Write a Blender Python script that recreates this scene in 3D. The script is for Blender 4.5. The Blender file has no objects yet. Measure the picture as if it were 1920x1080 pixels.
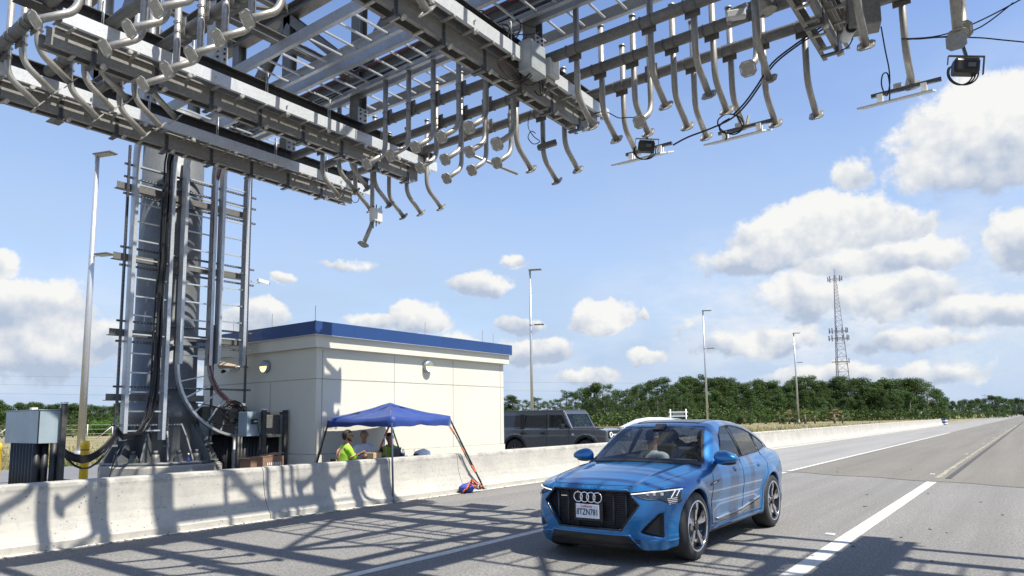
import bpy, bmesh, math, random
import numpy as np
from mathutils import Vector, Matrix, noise as mn
R = math.radians
random.seed(7); rng = np.random.default_rng(7)
S = bpy.context.scene
COL = S.collection
# ------------------------------------------------------------ camera (solved from the vanishing points)
PSI, TH, RHO, FPX, CY, EYE = .641130716, .114664202, -.0126823701, 1306.04, 634.96, 1.65
_f = Vector((-math.sin(PSI)*math.cos(TH), math.cos(PSI)*math.cos(TH), math.sin(TH)))
_r0 = Vector((math.cos(PSI), math.sin(PSI), 0)); _u0 = _r0.cross(_f)
_r = _r0*math.cos(RHO) + _u0*math.sin(RHO); _u = -_r0*math.sin(RHO) + _u0*math.cos(RHO)
cam = bpy.data.objects.new('camera', bpy.data.cameras.new('camera')); COL.objects.link(cam)
m3 = Matrix((_r, _u, -_f)).transposed()
cam.matrix_world = Matrix.Translation((0, 0, EYE)) @ m3.to_4x4()
cam.data.sensor_width = 36; cam.data.lens = 36*FPX/1920; cam.data.shift_y = (CY-540)/1920
cam.data.clip_start = .1; cam.data.clip_end = 6000
S.camera = cam
def at(x, y, X=None, Y=None, Z=None, D=None):
    """world point seen at photo pixel x,y on a world plane (or at depth D)"""
    d = _f + _r*((x-960)/FPX) - _u*((y-CY)/FPX)
    if Z is not None: t = (Z-EYE)/d.z
    elif X is not None: t = X/d.x
    elif Y is not None: t = Y/d.y
    else: t = D
    return Vector((0, 0, EYE)) + d*t
# ------------------------------------------------------------ mesh builder
class M:
    def __init__(s): s.v = []; s.f = []; s.sm = []
    def add(s, vs, fs, smooth=False):
        b = len(s.v); s.v += [tuple(v) for v in vs]
        s.f += [tuple(i+b for i in f) for f in fs]; s.sm += [smooth]*len(fs); return s
    def box(s, c, d, rot=None, bev=0.0):
        c = Vector(c); hx, hy, hz = d[0]/2, d[1]/2, d[2]/2
        if bev <= 0:
            vs = [Vector((x*hx, y*hy, z*hz)) for z in (-1, 1) for y in (-1, 1) for x in (-1, 1)]
            fs = [(0,2,3,1), (4,5,7,6), (0,1,5,4), (2,6,7,3), (0,4,6,2), (1,3,7,5)]
        else:
            bm = bmesh.new(); bmesh.ops.create_cube(bm, size=1)
            for v in bm.verts: v.co = Vector((v.co.x*d[0], v.co.y*d[1], v.co.z*d[2]))
            bmesh.ops.bevel(bm, geom=list(bm.edges), offset=bev, segments=2, affect='EDGES', profile=.5)
            bm.verts.index_update()
            vs = [v.co.copy() for v in bm.verts]; fs = [tuple(v.index for v in f.verts) for f in bm.faces]; bm.free()
        if rot is not None: vs = [rot @ v for v in vs]
        return s.add([v+c for v in vs], fs)
    def bb(s, x0, x1, y0, y1, z0, z1, bev=0.0):
        return s.box(((x0+x1)/2, (y0+y1)/2, (z0+z1)/2), (abs(x1-x0), abs(y1-y0), abs(z1-z0)), None, bev)
    def tube(s, path, r, n=8, closed=False, caps=True):
        P = [Vector(p) for p in path]; k = len(P)
        rs = r if isinstance(r, (list, tuple)) else [r]*k
        T = []
        for i in range(k):
            a = P[(i-1) % k] if (closed or i) else P[0]; b = P[(i+1) % k] if (closed or i < k-1) else P[-1]
            t = (b-a); T.append(t.normalized() if t.length > 1e-9 else Vector((0, 0, 1)))
        nrm = T[0].orthogonal().normalized(); vs = []
        for i in range(k):
            nrm = (nrm - T[i]*nrm.dot(T[i]))
            nrm = nrm.normalized() if nrm.length > 1e-6 else T[i].orthogonal().normalized()
            bi = T[i].cross(nrm)
            for j in range(n):
                a = 2*math.pi*(j+.5)/n; vs.append(P[i]+(nrm*math.cos(a)+bi*math.sin(a))*rs[i])
        fs = []
        for i in range(k if closed else k-1):
            for j in range(n):
                a = i*n+j; b = i*n+(j+1) % n; c = ((i+1) % k)*n+(j+1) % n; d = ((i+1) % k)*n+j
                fs.append((a, b, c, d))
        s.add(vs, fs, n > 5)
        if caps and not closed: s.add([], []); b0 = len(s.v)-len(vs); s.f += [tuple(b0+j for j in range(n))[::-1], tuple(b0+(k-1)*n+j for j in range(n))]; s.sm += [False, False]
        return s
    def cyl(s, a, b, r, n=12, r2=None): return s.tube([a, b], [r, r if r2 is None else r2], n)
    def bar(s, a, b, w, h, up=(0, 0, 1)):
        """rectangular bar from a to b, w across, h along up"""
        a, b = Vector(a), Vector(b); t = (b-a).normalized(); up = Vector(up)
        sd = t.cross(up); sd = sd.normalized() if sd.length > 1e-6 else t.orthogonal().normalized(); u2 = sd.cross(t)
        vs = [p+sd*(x*w/2)+u2*(z*h/2) for p in (a, b) for x, z in ((-1,-1), (1,-1), (1,1), (-1,1))]
        return s.add(vs, [(0,1,2,3)[::-1], (4,5,6,7), (0,1,5,4), (1,2,6,5), (2,3,7,6), (3,0,4,7)])
    def prof(s, a, b, w, h, t, kind='C', up=(0, 0, 1), flip=1):
        """steel section: C channel, H beam or L angle from a to b"""
        a, b = Vector(a), Vector(b); d = (b-a).normalized(); up = Vector(up)
        sd = d.cross(up).normalized()*flip; u2 = sd.cross(d)*flip
        if u2.dot(up) < 0: u2 = -u2
        def B(x0, x1, z0, z1):
            vs = [p+sd*x+u2*z for p in (a, b) for x, z in ((x0, z0), (x1, z0), (x1, z1), (x0, z1))]
            s.add(vs, [(0,1,2,3)[::-1], (4,5,6,7), (0,1,5,4), (1,2,6,5), (2,3,7,6), (3,0,4,7)])
        if kind == 'C': B(-w/2, -w/2+t, -h/2, h/2); B(-w/2+t, w/2, h/2-t, h/2); B(-w/2+t, w/2, -h/2, -h/2+t)
        if kind == 'H': B(-t/2, t/2, -h/2+t, h/2-t); B(-w/2, w/2, h/2-t, h/2); B(-w/2, w/2, -h/2, -h/2+t)
        if kind == 'L': B(-w/2, w/2, -h/2, -h/2+t); B(-w/2, -w/2+t, -h/2+t, h/2)
        return s
    def lathe(s, prof, c=(0, 0, 0), n=24, axis='Z', smooth=True):
        c = Vector(c); vs = []; k = len(prof)
        for i in range(n):
            a = 2*math.pi*i/n; ca, sa = math.cos(a), math.sin(a)
            for r, z in prof:
                p = {'Z': (r*ca, r*sa, z), 'X': (z, r*ca, r*sa), 'Y': (r*sa, z, r*ca)}[axis]; vs.append(Vector(p)+c)
        fs = [(i*k+j, ((i+1) % n)*k+j, ((i+1) % n)*k+j+1, i*k+j+1) for i in range(n) for j in range(k-1)]
        return s.add(vs, fs, smooth)
    def prism(s, poly, o, ax, ay, az, h):
        """polygon in the ax,ay plane at o, extruded h along az (centred)"""
        o, ax, ay, az = Vector(o), Vector(ax), Vector(ay), Vector(az); n = len(poly)
        vs = [o+ax*x+ay*y+az*(k*h/2) for k in (-1, 1) for x, y in poly]
        return s.add(vs, [tuple(range(n))[::-1], tuple(range(n, 2*n))]+[(i, (i+1) % n, n+(i+1) % n, n+i) for i in range(n)])
    def ext(s, o, f=None):
        return s.add(o.v, o.f) if f is None else s.add([f @ Vector(v) for v in o.v], o.f)
    def ell(s, c, r, n=12, m=8, rot=None):
        c = Vector(c); vs = []; fs = []
        for i in range(m+1):
            t = math.pi*i/m
            for j in range(n):
                a = 2*math.pi*j/n; p = Vector((r[0]*math.sin(t)*math.cos(a), r[1]*math.sin(t)*math.sin(a), r[2]*math.cos(t)))
                vs.append((rot @ p if rot else p)+c)
        for i in range(m):
            for j in range(n): fs.append((i*n+j, (i+1)*n+j, (i+1)*n+(j+1) % n, i*n+(j+1) % n))
        return s.add(vs, fs, True)
def mesh(name, v, f, mat, smooth=None):
    me = bpy.data.meshes.new(name); me.from_pydata([tuple(map(float, p)) for p in v], [], [tuple(map(int, q)) for q in f])
    if smooth is True: me.polygons.foreach_set('use_smooth', [True]*len(me.polygons))
    elif smooth: me.polygons.foreach_set('use_smooth', smooth)
    for m in (mat if isinstance(mat, (list, tuple)) else [mat]): me.materials.append(m)
    me.update(); return me
def place(o, parent):
    COL.objects.link(o)
    if parent is not None:
        o.parent = parent; o.matrix_parent_inverse = PMW[parent.name].inverted()
    PMW[o.name] = o.matrix_basis.copy() if parent is None else Matrix.Identity(4)
PMW = {}
def thing(name, label, cat, loc=(0, 0, 0), rz=0, group=None, kind=None):
    o = bpy.data.objects.new(name, None); o.empty_display_size = .3
    o.matrix_basis = Matrix.Translation(loc) @ Matrix.Rotation(rz, 4, 'Z'); place(o, None)
    return tag(o, label, cat, group, kind)
def tag(o, label=None, cat=None, group=None, kind=None):
    if label: o['label'] = label
    if cat: o['category'] = cat
    if group: o['group'] = group
    if kind: o['kind'] = kind
    return o
def part(name, mb, mat, parent=None, label=None, local=False):
    """link a builder as one mesh object; world coordinates unless local (then in the thing's own frame)"""
    me = mesh(name, mb.v, mb.f, mat, mb.sm); o = bpy.data.objects.new(name, me)
    COL.objects.link(o)
    if parent is not None:
        o.parent = parent
        if not local: o.matrix_parent_inverse = PMW[parent.name].inverted(); PMW[o.name] = Matrix.Identity(4)
        else: PMW[o.name] = PMW[parent.name]
    else: PMW[o.name] = Matrix.Identity(4)
    if label: o['label'] = label
    return o
def dup(root, loc=None, rz=None, label=None, group=None):
    r = root.copy(); COL.objects.link(r)
    mb = root.matrix_basis.copy()
    l = Vector(loc) if loc is not None else mb.translation
    z = rz if rz is not None else root.rotation_euler.z
    r.location = l; r.rotation_euler = (0, 0, z); PMW[r.name] = PMW[root.name]
    if label: r['label'] = label
    if group: r['group'] = group
    for ch in list(root.children):
        c = ch.copy(); COL.objects.link(c); c.parent = r; PMW[c.name] = PMW[ch.name]
        for g in list(ch.children):
            d = g.copy(); COL.objects.link(d); d.parent = c; PMW[d.name] = PMW[g.name]
    return r
def arc(p0, p1, p2, n=6):
    """bend with corner p1 between p0 and p2 (quadratic)"""
    p0, p1, p2 = map(Vector, (p0, p1, p2))
    return [p0*(1-t)**2+p1*2*t*(1-t)+p2*t*t for t in [i/n for i in range(n+1)]]
def cat_curve(a, b, sag, n=10):
    a, b = Vector(a), Vector(b)
    return [a.lerp(b, i/n)-Vector((0, 0, sag*4*(i/n)*(1-i/n))) for i in range(n+1)]
# ------------------------------------------------------------ materials
def newmat(name):
    m = bpy.data.materials.new(name); m.use_nodes = True; nt = m.node_tree
    return m, nt, nt.nodes['Principled BSDF']
def N(nt, t, **k):
    n = nt.nodes.new(t)
    for a, b in k.items():
        if a.startswith('i_'): n.inputs[a[2:].replace('_', ' ')].default_value = b
        else: setattr(n, a, b)
    return n
def ramp(nt, src, stops):
    n = nt.nodes.new('ShaderNodeValToRGB'); e = n.color_ramp.elements
    while len(e) < len(stops): e.new(.5)
    for i, (p, c) in enumerate(stops):
        e[i].position = p; e[i].color = (c[0], c[1], c[2], 1) if isinstance(c, (tuple, list)) else (c, c, c, 1)
    nt.links.new(src, n.inputs[0]); return n.outputs[0]
def mix(nt, fac, a, b, mode='MIX'):
    n = nt.nodes.new('ShaderNodeMix'); n.data_type = 'RGBA'; n.blend_type = mode
    for sck, v in ((n.inputs[0], fac), (n.inputs[6], a), (n.inputs[7], b)):
        if hasattr(v, 'is_output') or isinstance(v, bpy.types.NodeSocket): nt.links.new(v, sck)
        elif isinstance(v, (tuple, list)): sck.default_value = (v[0], v[1], v[2], 1)
        else: sck.default_value = v
    return n.outputs[2]
def tex(nt, scale, detail=4, rough=.55, kind='noise', vec='Object', stretch=None):
    tc = nt.nodes.get('TC') or N(nt, 'ShaderNodeTexCoord', name='TC')
    out = tc.outputs[vec]
    if stretch:
        mp = N(nt, 'ShaderNodeMapping'); mp.inputs['Scale'].default_value = stretch; nt.links.new(out, mp.inputs[0]); out = mp.outputs[0]
    if kind == 'noise': n = N(nt, 'ShaderNodeTexNoise'); n.inputs['Detail'].default_value = detail; n.inputs['Roughness'].default_value = rough
    else: n = N(nt, 'ShaderNodeTexVoronoi')
    n.inputs['Scale'].default_value = scale; nt.links.new(out, n.inputs['Vector']); return n.outputs[0]
def bump(nt, bs, src, strength=.2, dist=.01):
    b = N(nt, 'ShaderNodeBump'); b.inputs['Strength'].default_value = strength; b.inputs['Distance'].default_value = dist
    nt.links.new(src, b.inputs['Height']); nt.links.new(b.outputs[0], bs.inputs['Normal'])
def simple(name, col, rough=.6, metal=0, var=.12, scale=6, coat=0, bmp=0, spec=None):
    m, nt, b = newmat(name)
    n = tex(nt, scale, 5)
    c = ramp(nt, n, [(.3, [x*(1-var) for x in col]), (.7, [min(1, x*(1+var)) for x in col])])
    nt.links.new(c, b.inputs['Base Color']); b.inputs['Roughness'].default_value = rough; b.inputs['Metallic'].default_value = metal
    if coat: b.inputs['Coat Weight'].default_value = coat; b.inputs['Coat Roughness'].default_value = .03
    if spec is not None: b.inputs['Specular IOR Level'].default_value = spec
    if bmp: bump(nt, b, tex(nt, scale*8, 4), bmp, .005)
    return m
def galv(name, lo, hi, metal=.55, rough=.45):
    m, nt, b = newmat(name)
    sp = tex(nt, 22, 2, kind='vor'); big = tex(nt, 2.3, 5, .6)
    c1 = ramp(nt, sp, [(.0, lo), (.9, hi)])
    c2 = mix(nt, ramp(nt, big, [(.35, 0), (.8, .6)]), c1, [x*.78 for x in lo])
    strk = tex(nt, 9, 4, .6, stretch=(1, 1, .12))
    c3 = mix(nt, ramp(nt, strk, [(.6, 0), (.85, .3)]), c2, (.27, .27, .26))
    nt.links.new(c3, b.inputs['Base Color']); b.inputs['Metallic'].default_value = metal
    nt.links.new(ramp(nt, big, [(.3, rough-.08), (.7, rough+.15)]), b.inputs['Roughness'])
    bump(nt, b, big, .08, .01)
    return m
MT = {}
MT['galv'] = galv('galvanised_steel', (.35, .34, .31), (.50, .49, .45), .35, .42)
MT['galv_dark'] = galv('dark_galvanised_steel', (.14, .138, .13), (.215, .21, .20), .3, .5)  # dark galvanised steel; albedo also lowered to imitate shaded gantry members
MT['galv_pipe'] = galv('galvanised_pipe', (.30, .29, .265), (.43, .415, .38), .45, .4)
MT['alu'] = galv('aluminium_rail', (.50, .52, .54), (.62, .64, .66), .5, .38)
MT['pole'] = galv('aluminium_pole', (.50, .50, .50), (.62, .62, .61), .55, .36)
MT['strut'] = simple('dark_slotted_strut', (.10, .105, .115), .45, .5, .25, 14)
MT['bolt'] = simple('zinc_bolt', (.55, .53, .48), .4, .6, .2, 20)
MT['cable'] = simple('black_cable', (.012, .012, .013), .45, 0, .3, 8)
MT['redcable'] = simple('red_brown_cable', (.16, .035, .035), .5, 0, .2, 8)
MT['black'] = simple('black_plastic', (.015, .015, .017), .4, 0, .2, 9)
MT['rubber'] = simple('tyre_rubber', (.022, .022, .023), .75, 0, .25, 14)
MT['darkpost'] = simple('weathered_black_post', (.05, .048, .043), .7, 0, .5, 9, bmp=.2)
MT['conduit'] = simple('black_conduit', (.014, .014, .015), .5, 0, .3, 6)
MT['wh'] = simple('white_paint', (.78, .78, .76), .5, 0, .04, 8)
MT['cabinet'] = simple('grey_cabinet_paint', (.33, .40, .43), .42, .15, .10, 3)
MT['box'] = simple('grey_junction_box', (.36, .39, .40), .45, .1, .1, 6)
MT['boxl'] = simple('pale_junction_box', (.62, .63, .62), .5, 0, .06, 6)
MT['yellow'] = simple('yellow_bollard_sleeve', (.78, .50, .02), .45, 0, .06, 5)
MT['bluecap'] = simple('blue_fascia_paint', (.022, .062, .19), .4, .1, .06, 1.5)
MT['chrome'] = simple('chrome', (.82, .82, .84), .12, 1, .03, 6)
MT['skin1'] = simple('light_brown_skin', (.30, .16, .10), .55, 0, .12, 14)
MT['skin2'] = simple('tanned_skin', (.36, .20, .13), .55, 0, .12, 14)
MT['hair'] = simple('dark_hair', (.018, .013, .010), .7, 0, .3, 60, bmp=.5)
MT['shirtw'] = simple('white_shirt', (.68, .69, .73), .85, 0, .06, 12, bmp=.2)
MT['shirtg'] = simple('pale_grey_shirt', (.50, .55, .62), .85, 0, .06, 12, bmp=.2)
MT['shirtd'] = simple('dark_shirt', (.03, .03, .035), .85, 0, .2, 12, bmp=.2)
MT['jeans'] = simple('dark_trousers', (.04, .05, .08), .85, 0, .2, 20, bmp=.2)
MT['cardb'] = simple('cardboard', (.52, .36, .20), .85, 0, .10, 9)
MT['cardb2'] = simple('brown_cardboard', (.26, .15, .09), .85, 0, .15, 9)
MT['orange'] = simple('orange_strap', (.60, .12, .03), .7, 0, .2, 20)
MT['bluebag'] = simple('blue_fabric_bag', (.03, .06, .32), .75, 0, .25, 14)
MT['glassdk'] = simple('dark_tinted_glass', (.015, .017, .02), .06, 0, .2, 4, coat=.6)
MT['seat'] = simple('dark_seat_leather', (.03, .03, .033), .6, 0, .2, 14)
MT['table'] = simple('folding_table_plastic', (.72, .72, .70), .6, 0, .04, 7)
MT['lampw'] = simple('lamp_housing_grey', (.30, .33, .36), .45, .3, .1, 7)
def emis(name, col, st, base=(.7, .7, .6)):
    m, nt, b = newmat(name); b.inputs['Base Color'].default_value = (*base, 1)
    b.inputs['Emission Color'].default_value = (*col, 1); b.inputs['Emission Strength'].default_value = st
    nt.links.new(ramp(nt, tex(nt, 30, 2), [(.3, [x*.95 for x in base]), (.7, base)]), b.inputs['Base Color']); return m
MT['lamp_on'] = emis('lit_lamp_lens', (1, .85, .35), 1.1, (.55, .5, .3))
MT['drl'] = emis('daytime_running_light', (1, 1, 1), .45, (.7, .7, .7))
def glass(name, tint, op, rough=.0):
    """thin car glass: fresnel reflection over tinted transparency"""
    m, nt, b = newmat(name); nt.nodes.remove(b)
    out = nt.nodes['Material Output']; tr = N(nt, 'ShaderNodeBsdfTransparent'); gl = N(nt, 'ShaderNodeBsdfGlossy'); fr = N(nt, 'ShaderNodeFresnel')
    n = tex(nt, 3, 2); nt.links.new(ramp(nt, n, [(.3, [t*.93 for t in tint]), (.7, tint)]), tr.inputs[0])
    gl.inputs['Roughness'].default_value = rough+.01; gl.inputs[0].default_value = (.95, .97, 1, 1); fr.inputs[0].default_value = 1.5
    mt = N(nt, 'ShaderNodeMath', operation='MULTIPLY_ADD'); mt.inputs[1].default_value = .8; mt.inputs[2].default_value = op
    nt.links.new(fr.outputs[0], mt.inputs[0]); ms = N(nt, 'ShaderNodeMixShader')
    nt.links.new(mt.outputs[0], ms.inputs[0]); nt.links.new(tr.outputs[0], ms.inputs[1]); nt.links.new(gl.outputs[0], ms.inputs[2]); nt.links.new(ms.outputs[0], out.inputs[0]); return m
MT['wglass'] = glass('windscreen_glass', (.88, .93, .92), .0)
MT['sglass'] = glass('side_window_glass', (.42, .46, .46), .03)
MT['clear'] = glass('clear_lens', (.85, .87, .88), .06)
def paint(name, col, metal=.5, inner=(.03, .03, .035)):
    m, nt, b = newmat(name)
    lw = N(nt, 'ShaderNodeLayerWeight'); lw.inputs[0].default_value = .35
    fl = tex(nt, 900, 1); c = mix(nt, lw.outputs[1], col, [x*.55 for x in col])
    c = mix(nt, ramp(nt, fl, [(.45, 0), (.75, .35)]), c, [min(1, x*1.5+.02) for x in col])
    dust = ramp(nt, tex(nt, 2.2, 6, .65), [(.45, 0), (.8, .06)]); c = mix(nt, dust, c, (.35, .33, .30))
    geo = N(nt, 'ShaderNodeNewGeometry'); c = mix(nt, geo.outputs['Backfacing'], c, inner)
    nt.links.new(c, b.inputs['Base Color']); b.inputs['Metallic'].default_value = metal; b.inputs['Roughness'].default_value = .33
    b.inputs['Coat Weight'].default_value = 1; b.inputs['Coat Roughness'].default_value = .03; return m
MT['bluecar'] = paint('blue_metallic_paint', (.010, .165, .425))
MT['greycar'] = paint('grey_metallic_paint', (.075, .082, .094), .35)
MT['whitecar'] = paint('white_car_paint', (.72, .73, .74), 0)
MT['palecar'] = paint('pale_blue_car_paint', (.30, .38, .46), .2)
def fabric(name, col, tr=.25):
    m, nt, b = newmat(name); out = nt.nodes['Material Output']
    n = tex(nt, 3, 6); c = ramp(nt, n, [(.3, [x*.85 for x in col]), (.7, [x*1.15 for x in col])]); nt.links.new(c, b.inputs['Base Color'])
    b.inputs['Roughness'].default_value = .55; b.inputs['Sheen Weight'].default_value = .2
    t = N(nt, 'ShaderNodeBsdfTranslucent'); nt.links.new(c, t.inputs[0]); ms = N(nt, 'ShaderNodeMixShader'); ms.inputs[0].default_value = tr
    nt.links.new(b.outputs[0], ms.inputs[1]); nt.links.new(t.outputs[0], ms.inputs[2]); nt.links.new(ms.outputs[0], out.inputs[0])
    bump(nt, b, tex(nt, 5, 3, .5, stretch=(1, 1, .5)), .5, .03); return m
MT['tent'] = fabric('blue_canopy_fabric', (.010, .045, .235), .15)
MT['vest'] = fabric('hi_vis_vest_fabric', (.36, .66, .03), .1)
MT['vesto'] = simple('orange_reflective_stripe', (.80, .38, .25), .4, 0, .1, 20)
def leafm(name, a, b_, tr=.3):
    m, nt, b = newmat(name); out = nt.nodes['Material Output']
    oi = N(nt, 'ShaderNodeObjectInfo'); n = tex(nt, .9, 4, .6); n2 = tex(nt, 7, 2)
    c = mix(nt, ramp(nt, n, [(.35, 0), (.65, 1)]), a, b_)
    c = mix(nt, ramp(nt, n2, [(.5, 0), (.75, .6)]), c, [x*1.55 for x in b_])
    hs = N(nt, 'ShaderNodeHueSaturation'); mp = N(nt, 'ShaderNodeMapRange'); mp.inputs[3].default_value = .75; mp.inputs[4].default_value = 1.25
    nt.links.new(oi.outputs['Random'], mp.inputs[0]); nt.links.new(mp.outputs[0], hs.inputs['Value']); nt.links.new(c, hs.inputs['Color'])
    nt.links.new(hs.outputs[0], b.inputs['Base Color']); b.inputs['Roughness'].default_value = .6; b.inputs['Specular IOR Level'].default_value = .25
    t = N(nt, 'ShaderNodeBsdfTranslucent'); nt.links.new(hs.outputs[0], t.inputs[0]); ms = N(nt, 'ShaderNodeMixShader'); ms.inputs[0].default_value = tr
    nt.links.new(b.outputs[0], ms.inputs[1]); nt.links.new(t.outputs[0], ms.inputs[2]); nt.links.new(ms.outputs[0], out.inputs[0]); return m
MT['leaf_dark'] = leafm('dark_oak_leaves', (.030, .055, .012), (.060, .100, .021))
MT['leaf_pine'] = leafm('pine_needles', (.034, .066, .016), (.066, .118, .027))
MT['leaf_light'] = leafm('bright_green_leaves', (.065, .145, .020), (.12, .24, .035), .4)
MT['leaf_palm'] = leafm('palm_fronds', (.085, .12, .03), (.17, .17, .05))
MT['bark'] = simple('grey_bark', (.16, .13, .11), .9, 0, .3, 4, bmp=.4)
MT['deadfrond'] = simple('dead_palm_fronds', (.30, .20, .11), .9, 0, .3, 6)
# ------------------------------------------------------------ sun, sky, clouds
SUN = Vector((math.cos(R(60.5)), .03, math.sin(R(60.5)))).normalized()
sl = bpy.data.lights.new('sun', 'SUN'); sl.energy = 5.0; sl.angle = R(.53); sl.color = (1, .955, .87)
so = bpy.data.objects.new('sun', sl); COL.objects.link(so); so.rotation_euler = SUN.to_track_quat('Z', 'Y').to_euler()
W = bpy.data.worlds.new('World'); S.world = W; W.use_nodes = True; wn = W.node_tree; wn.nodes.clear()
wo = N(wn, 'ShaderNodeOutputWorld'); bg = N(wn, 'ShaderNodeBackground'); bg.inputs[1].default_value = .085
sky = N(wn, 'ShaderNodeTexSky'); sky.sky_type = 'NISHITA'; sky.sun_disc = False
sky.sun_elevation = R(60.5); sky.sun_rotation = R(90); sky.air_density = 1.0; sky.dust_density = .5; sky.ozone_density = 2.0
def MA(op, a, b=None, c=None, clamp=False):
    n = wn.nodes.new('ShaderNodeMath'); n.operation = op; n.use_clamp = clamp
    for i, v in enumerate((a, b, c)):
        if v is None: continue
        if isinstance(v, (int, float)): n.inputs[i].default_value = v
        else: wn.links.new(v, n.inputs[i])
    return n.outputs[0]
def VM(op, a, b):
    n = wn.nodes.new('ShaderNodeVectorMath'); n.operation = op
    for i, v in enumerate((a, b)):
        if isinstance(v, tuple): n.inputs[i].default_value = v
        else: wn.links.new(v, n.inputs[i])
    return n.outputs['Value'] if op == 'LENGTH' else n.outputs[0]
def noise_w(vec, scale, detail=7, rough=.56, lac=2.1):
    n = wn.nodes.new('ShaderNodeTexNoise'); n.inputs['Scale'].default_value = scale; n.inputs['Detail'].default_value = detail
    n.inputs['Roughness'].default_value = rough; n.inputs['Lacunarity'].default_value = lac; wn.links.new(vec, n.inputs['Vector']); return n
tcw = N(wn, 'ShaderNodeTexCoord'); sep = N(wn, 'ShaderNodeSeparateXYZ'); wn.links.new(tcw.outputs['Generated'], sep.inputs[0])
az = MA('ARCTAN2', sep.outputs[0], sep.outputs[1]); el = MA('ARCSINE', sep.outputs[2])
cmb = N(wn, 'ShaderNodeCombineXYZ'); wn.links.new(az, cmb.inputs[0]); wn.links.new(el, cmb.inputs[1])
wv = noise_w(cmb.outputs[0], 9, 5, .6)
wob = VM('MULTIPLY', VM('SUBTRACT', wv.outputs['Color'], (.5, .5, .5)), (.075, .05, 0))
pos = VM('ADD', cmb.outputs[0], wob)
# photo pixel of each cloud, half width, height above and below its middle (pixels), density
CL = [(1550,438,200,88,46,1.15), (1660,490,170,46,34,.85), (1410,486,130,40,40,.75), (1560,560,150,40,46,.55), (1830,268,165,135,120,1.1), (1690,570,90,40,40,.5), (1600,330,52,52,44,.5),
      (1905,455,60,66,70,.9), (1835,590,125,45,36,.85), (1660,560,130,60,50,.6), (1500,560,150,60,70,.35), (1128,605,74,50,25,1.05), (900,540,68,32,24,.95),
      (968,607,60,24,20,.8), (1198,588,16,14,12,.7), (790,606,66,38,30,.9), (690,610,60,20,20,.5), (1010,655,110,28,36,.65), (1212,674,42,24,20,.7), (1095,705,70,26,26,.6),
      (45,560,160,62,70,1.1), (80,630,190,80,90,.95), (0,492,44,36,36,.9), (165,655,80,50,60,.7), (480,600,84,44,40,1.0), (532,524,34,13,11,.45), (640,498,70,13,13,.3),
      (960,487,30,14,12,.4), (1440,640,150,34,34,.55), (1620,700,240,30,30,.5), (1750,640,140,30,26,.55), (880,650,60,20,20,.5), (1300,600,60,30,30,.3), (300,690,120,30,40,.5),
      (2250,420,260,150,80,1), (2600,560,300,110,60,1), (-300,560,240,90,70,1), (-700,420,260,110,60,1), (700,-900,500,120,80,.8)]
cov = None; num = None; den = None
for (x, y, rx, ru, rd, st) in CL:
    d = at(x, y, D=1)-Vector((0, 0, EYE)); d.normalize(); a0 = math.atan2(d.x, d.y); e0 = math.asin(d.z); k = 1/FPX*(1/(1+((x-960)/FPX)**2))**.5
    v = VM('SUBTRACT', pos, (a0, e0, 0)); sp = N(wn, 'ShaderNodeSeparateXYZ'); wn.links.new(v, sp.inputs[0])
    up_s = MA('MULTIPLY', sp.outputs[1], 1/(ru*k)); dn_s = MA('MULTIPLY', sp.outputs[1], -1/(rd*k)); yy = MA('MAXIMUM', up_s, dn_s)
    cx = MA('MULTIPLY', sp.outputs[0], 1/(rx*k)); ln = MA('SQRT', MA('ADD', MA('MULTIPLY', cx, cx), MA('MULTIPLY', yy, yy)))
    m_ = MA('MULTIPLY_ADD', ln, -st, st); w = MA('MAXIMUM', m_, 0.0); w2 = MA('MULTIPLY', w, w); nv = MA('MULTIPLY', w2, MA('SUBTRACT', up_s, .05))
    cov = m_ if cov is None else MA('MAXIMUM', cov, m_)
    num = nv if num is None else MA('ADD', num, nv); den = w2 if den is None else MA('ADD', den, w2)
vert = MA('DIVIDE', num, MA('ADD', den, .002))
n1 = noise_w(cmb.outputs[0], 17, 12, .60); n2 = noise_w(VM('ADD', cmb.outputs[0], (.008, .016, 0)), 14, 5, .50); n3 = noise_w(cmb.outputs[0], 14, 5, .50)
fld = MA('ADD', MA('MULTIPLY', cov, 1.3), MA('MULTIPLY', MA('SUBTRACT', n1.outputs[0], .5), 1.6))
alpha = N(wn, 'ShaderNodeMapRange', interpolation_type='SMOOTHSTEP'); alpha.inputs[1].default_value = .05; alpha.inputs[2].default_value = .34; wn.links.new(fld, alpha.inputs[0])
rel = MA('MULTIPLY_ADD', MA('SUBTRACT', n3.outputs[0], n2.outputs[0]), 3.0, .64)
rel2 = MA('ADD', rel, MA('MULTIPLY', vert, .95))
big = noise_w(VM('ADD', cmb.outputs[0], (.0, .03, 0)), 6, 4)
rel3 = MA('ADD', rel2, MA('MULTIPLY', MA('SUBTRACT', .5, big.outputs[0]), .9), clamp=True)
def MX(f, a, b):
    n = wn.nodes.new('ShaderNodeMix'); n.data_type = 'RGBA'
    for s_, v in ((n.inputs[0], f), (n.inputs[6], a), (n.inputs[7], b)):
        if isinstance(v, (int, float)): s_.default_value = v
        elif isinstance(v, tuple): s_.default_value = (*v, 1)
        else: wn.links.new(v, s_)
    return n.outputs[2]
ccol = MX(rel3, (3.5, 4.1, 5.15), (6.9, 6.9, 6.75))
veil = noise_w(VM('MULTIPLY', cmb.outputs[0], (1, 2.6, 1)), 3.2, 6, .6)
vf = N(wn, 'ShaderNodeMapRange'); vf.inputs[1].default_value = .38; vf.inputs[2].default_value = .75; vf.inputs[4].default_value = .5; wn.links.new(veil.outputs[0], vf.inputs[0])
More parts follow.
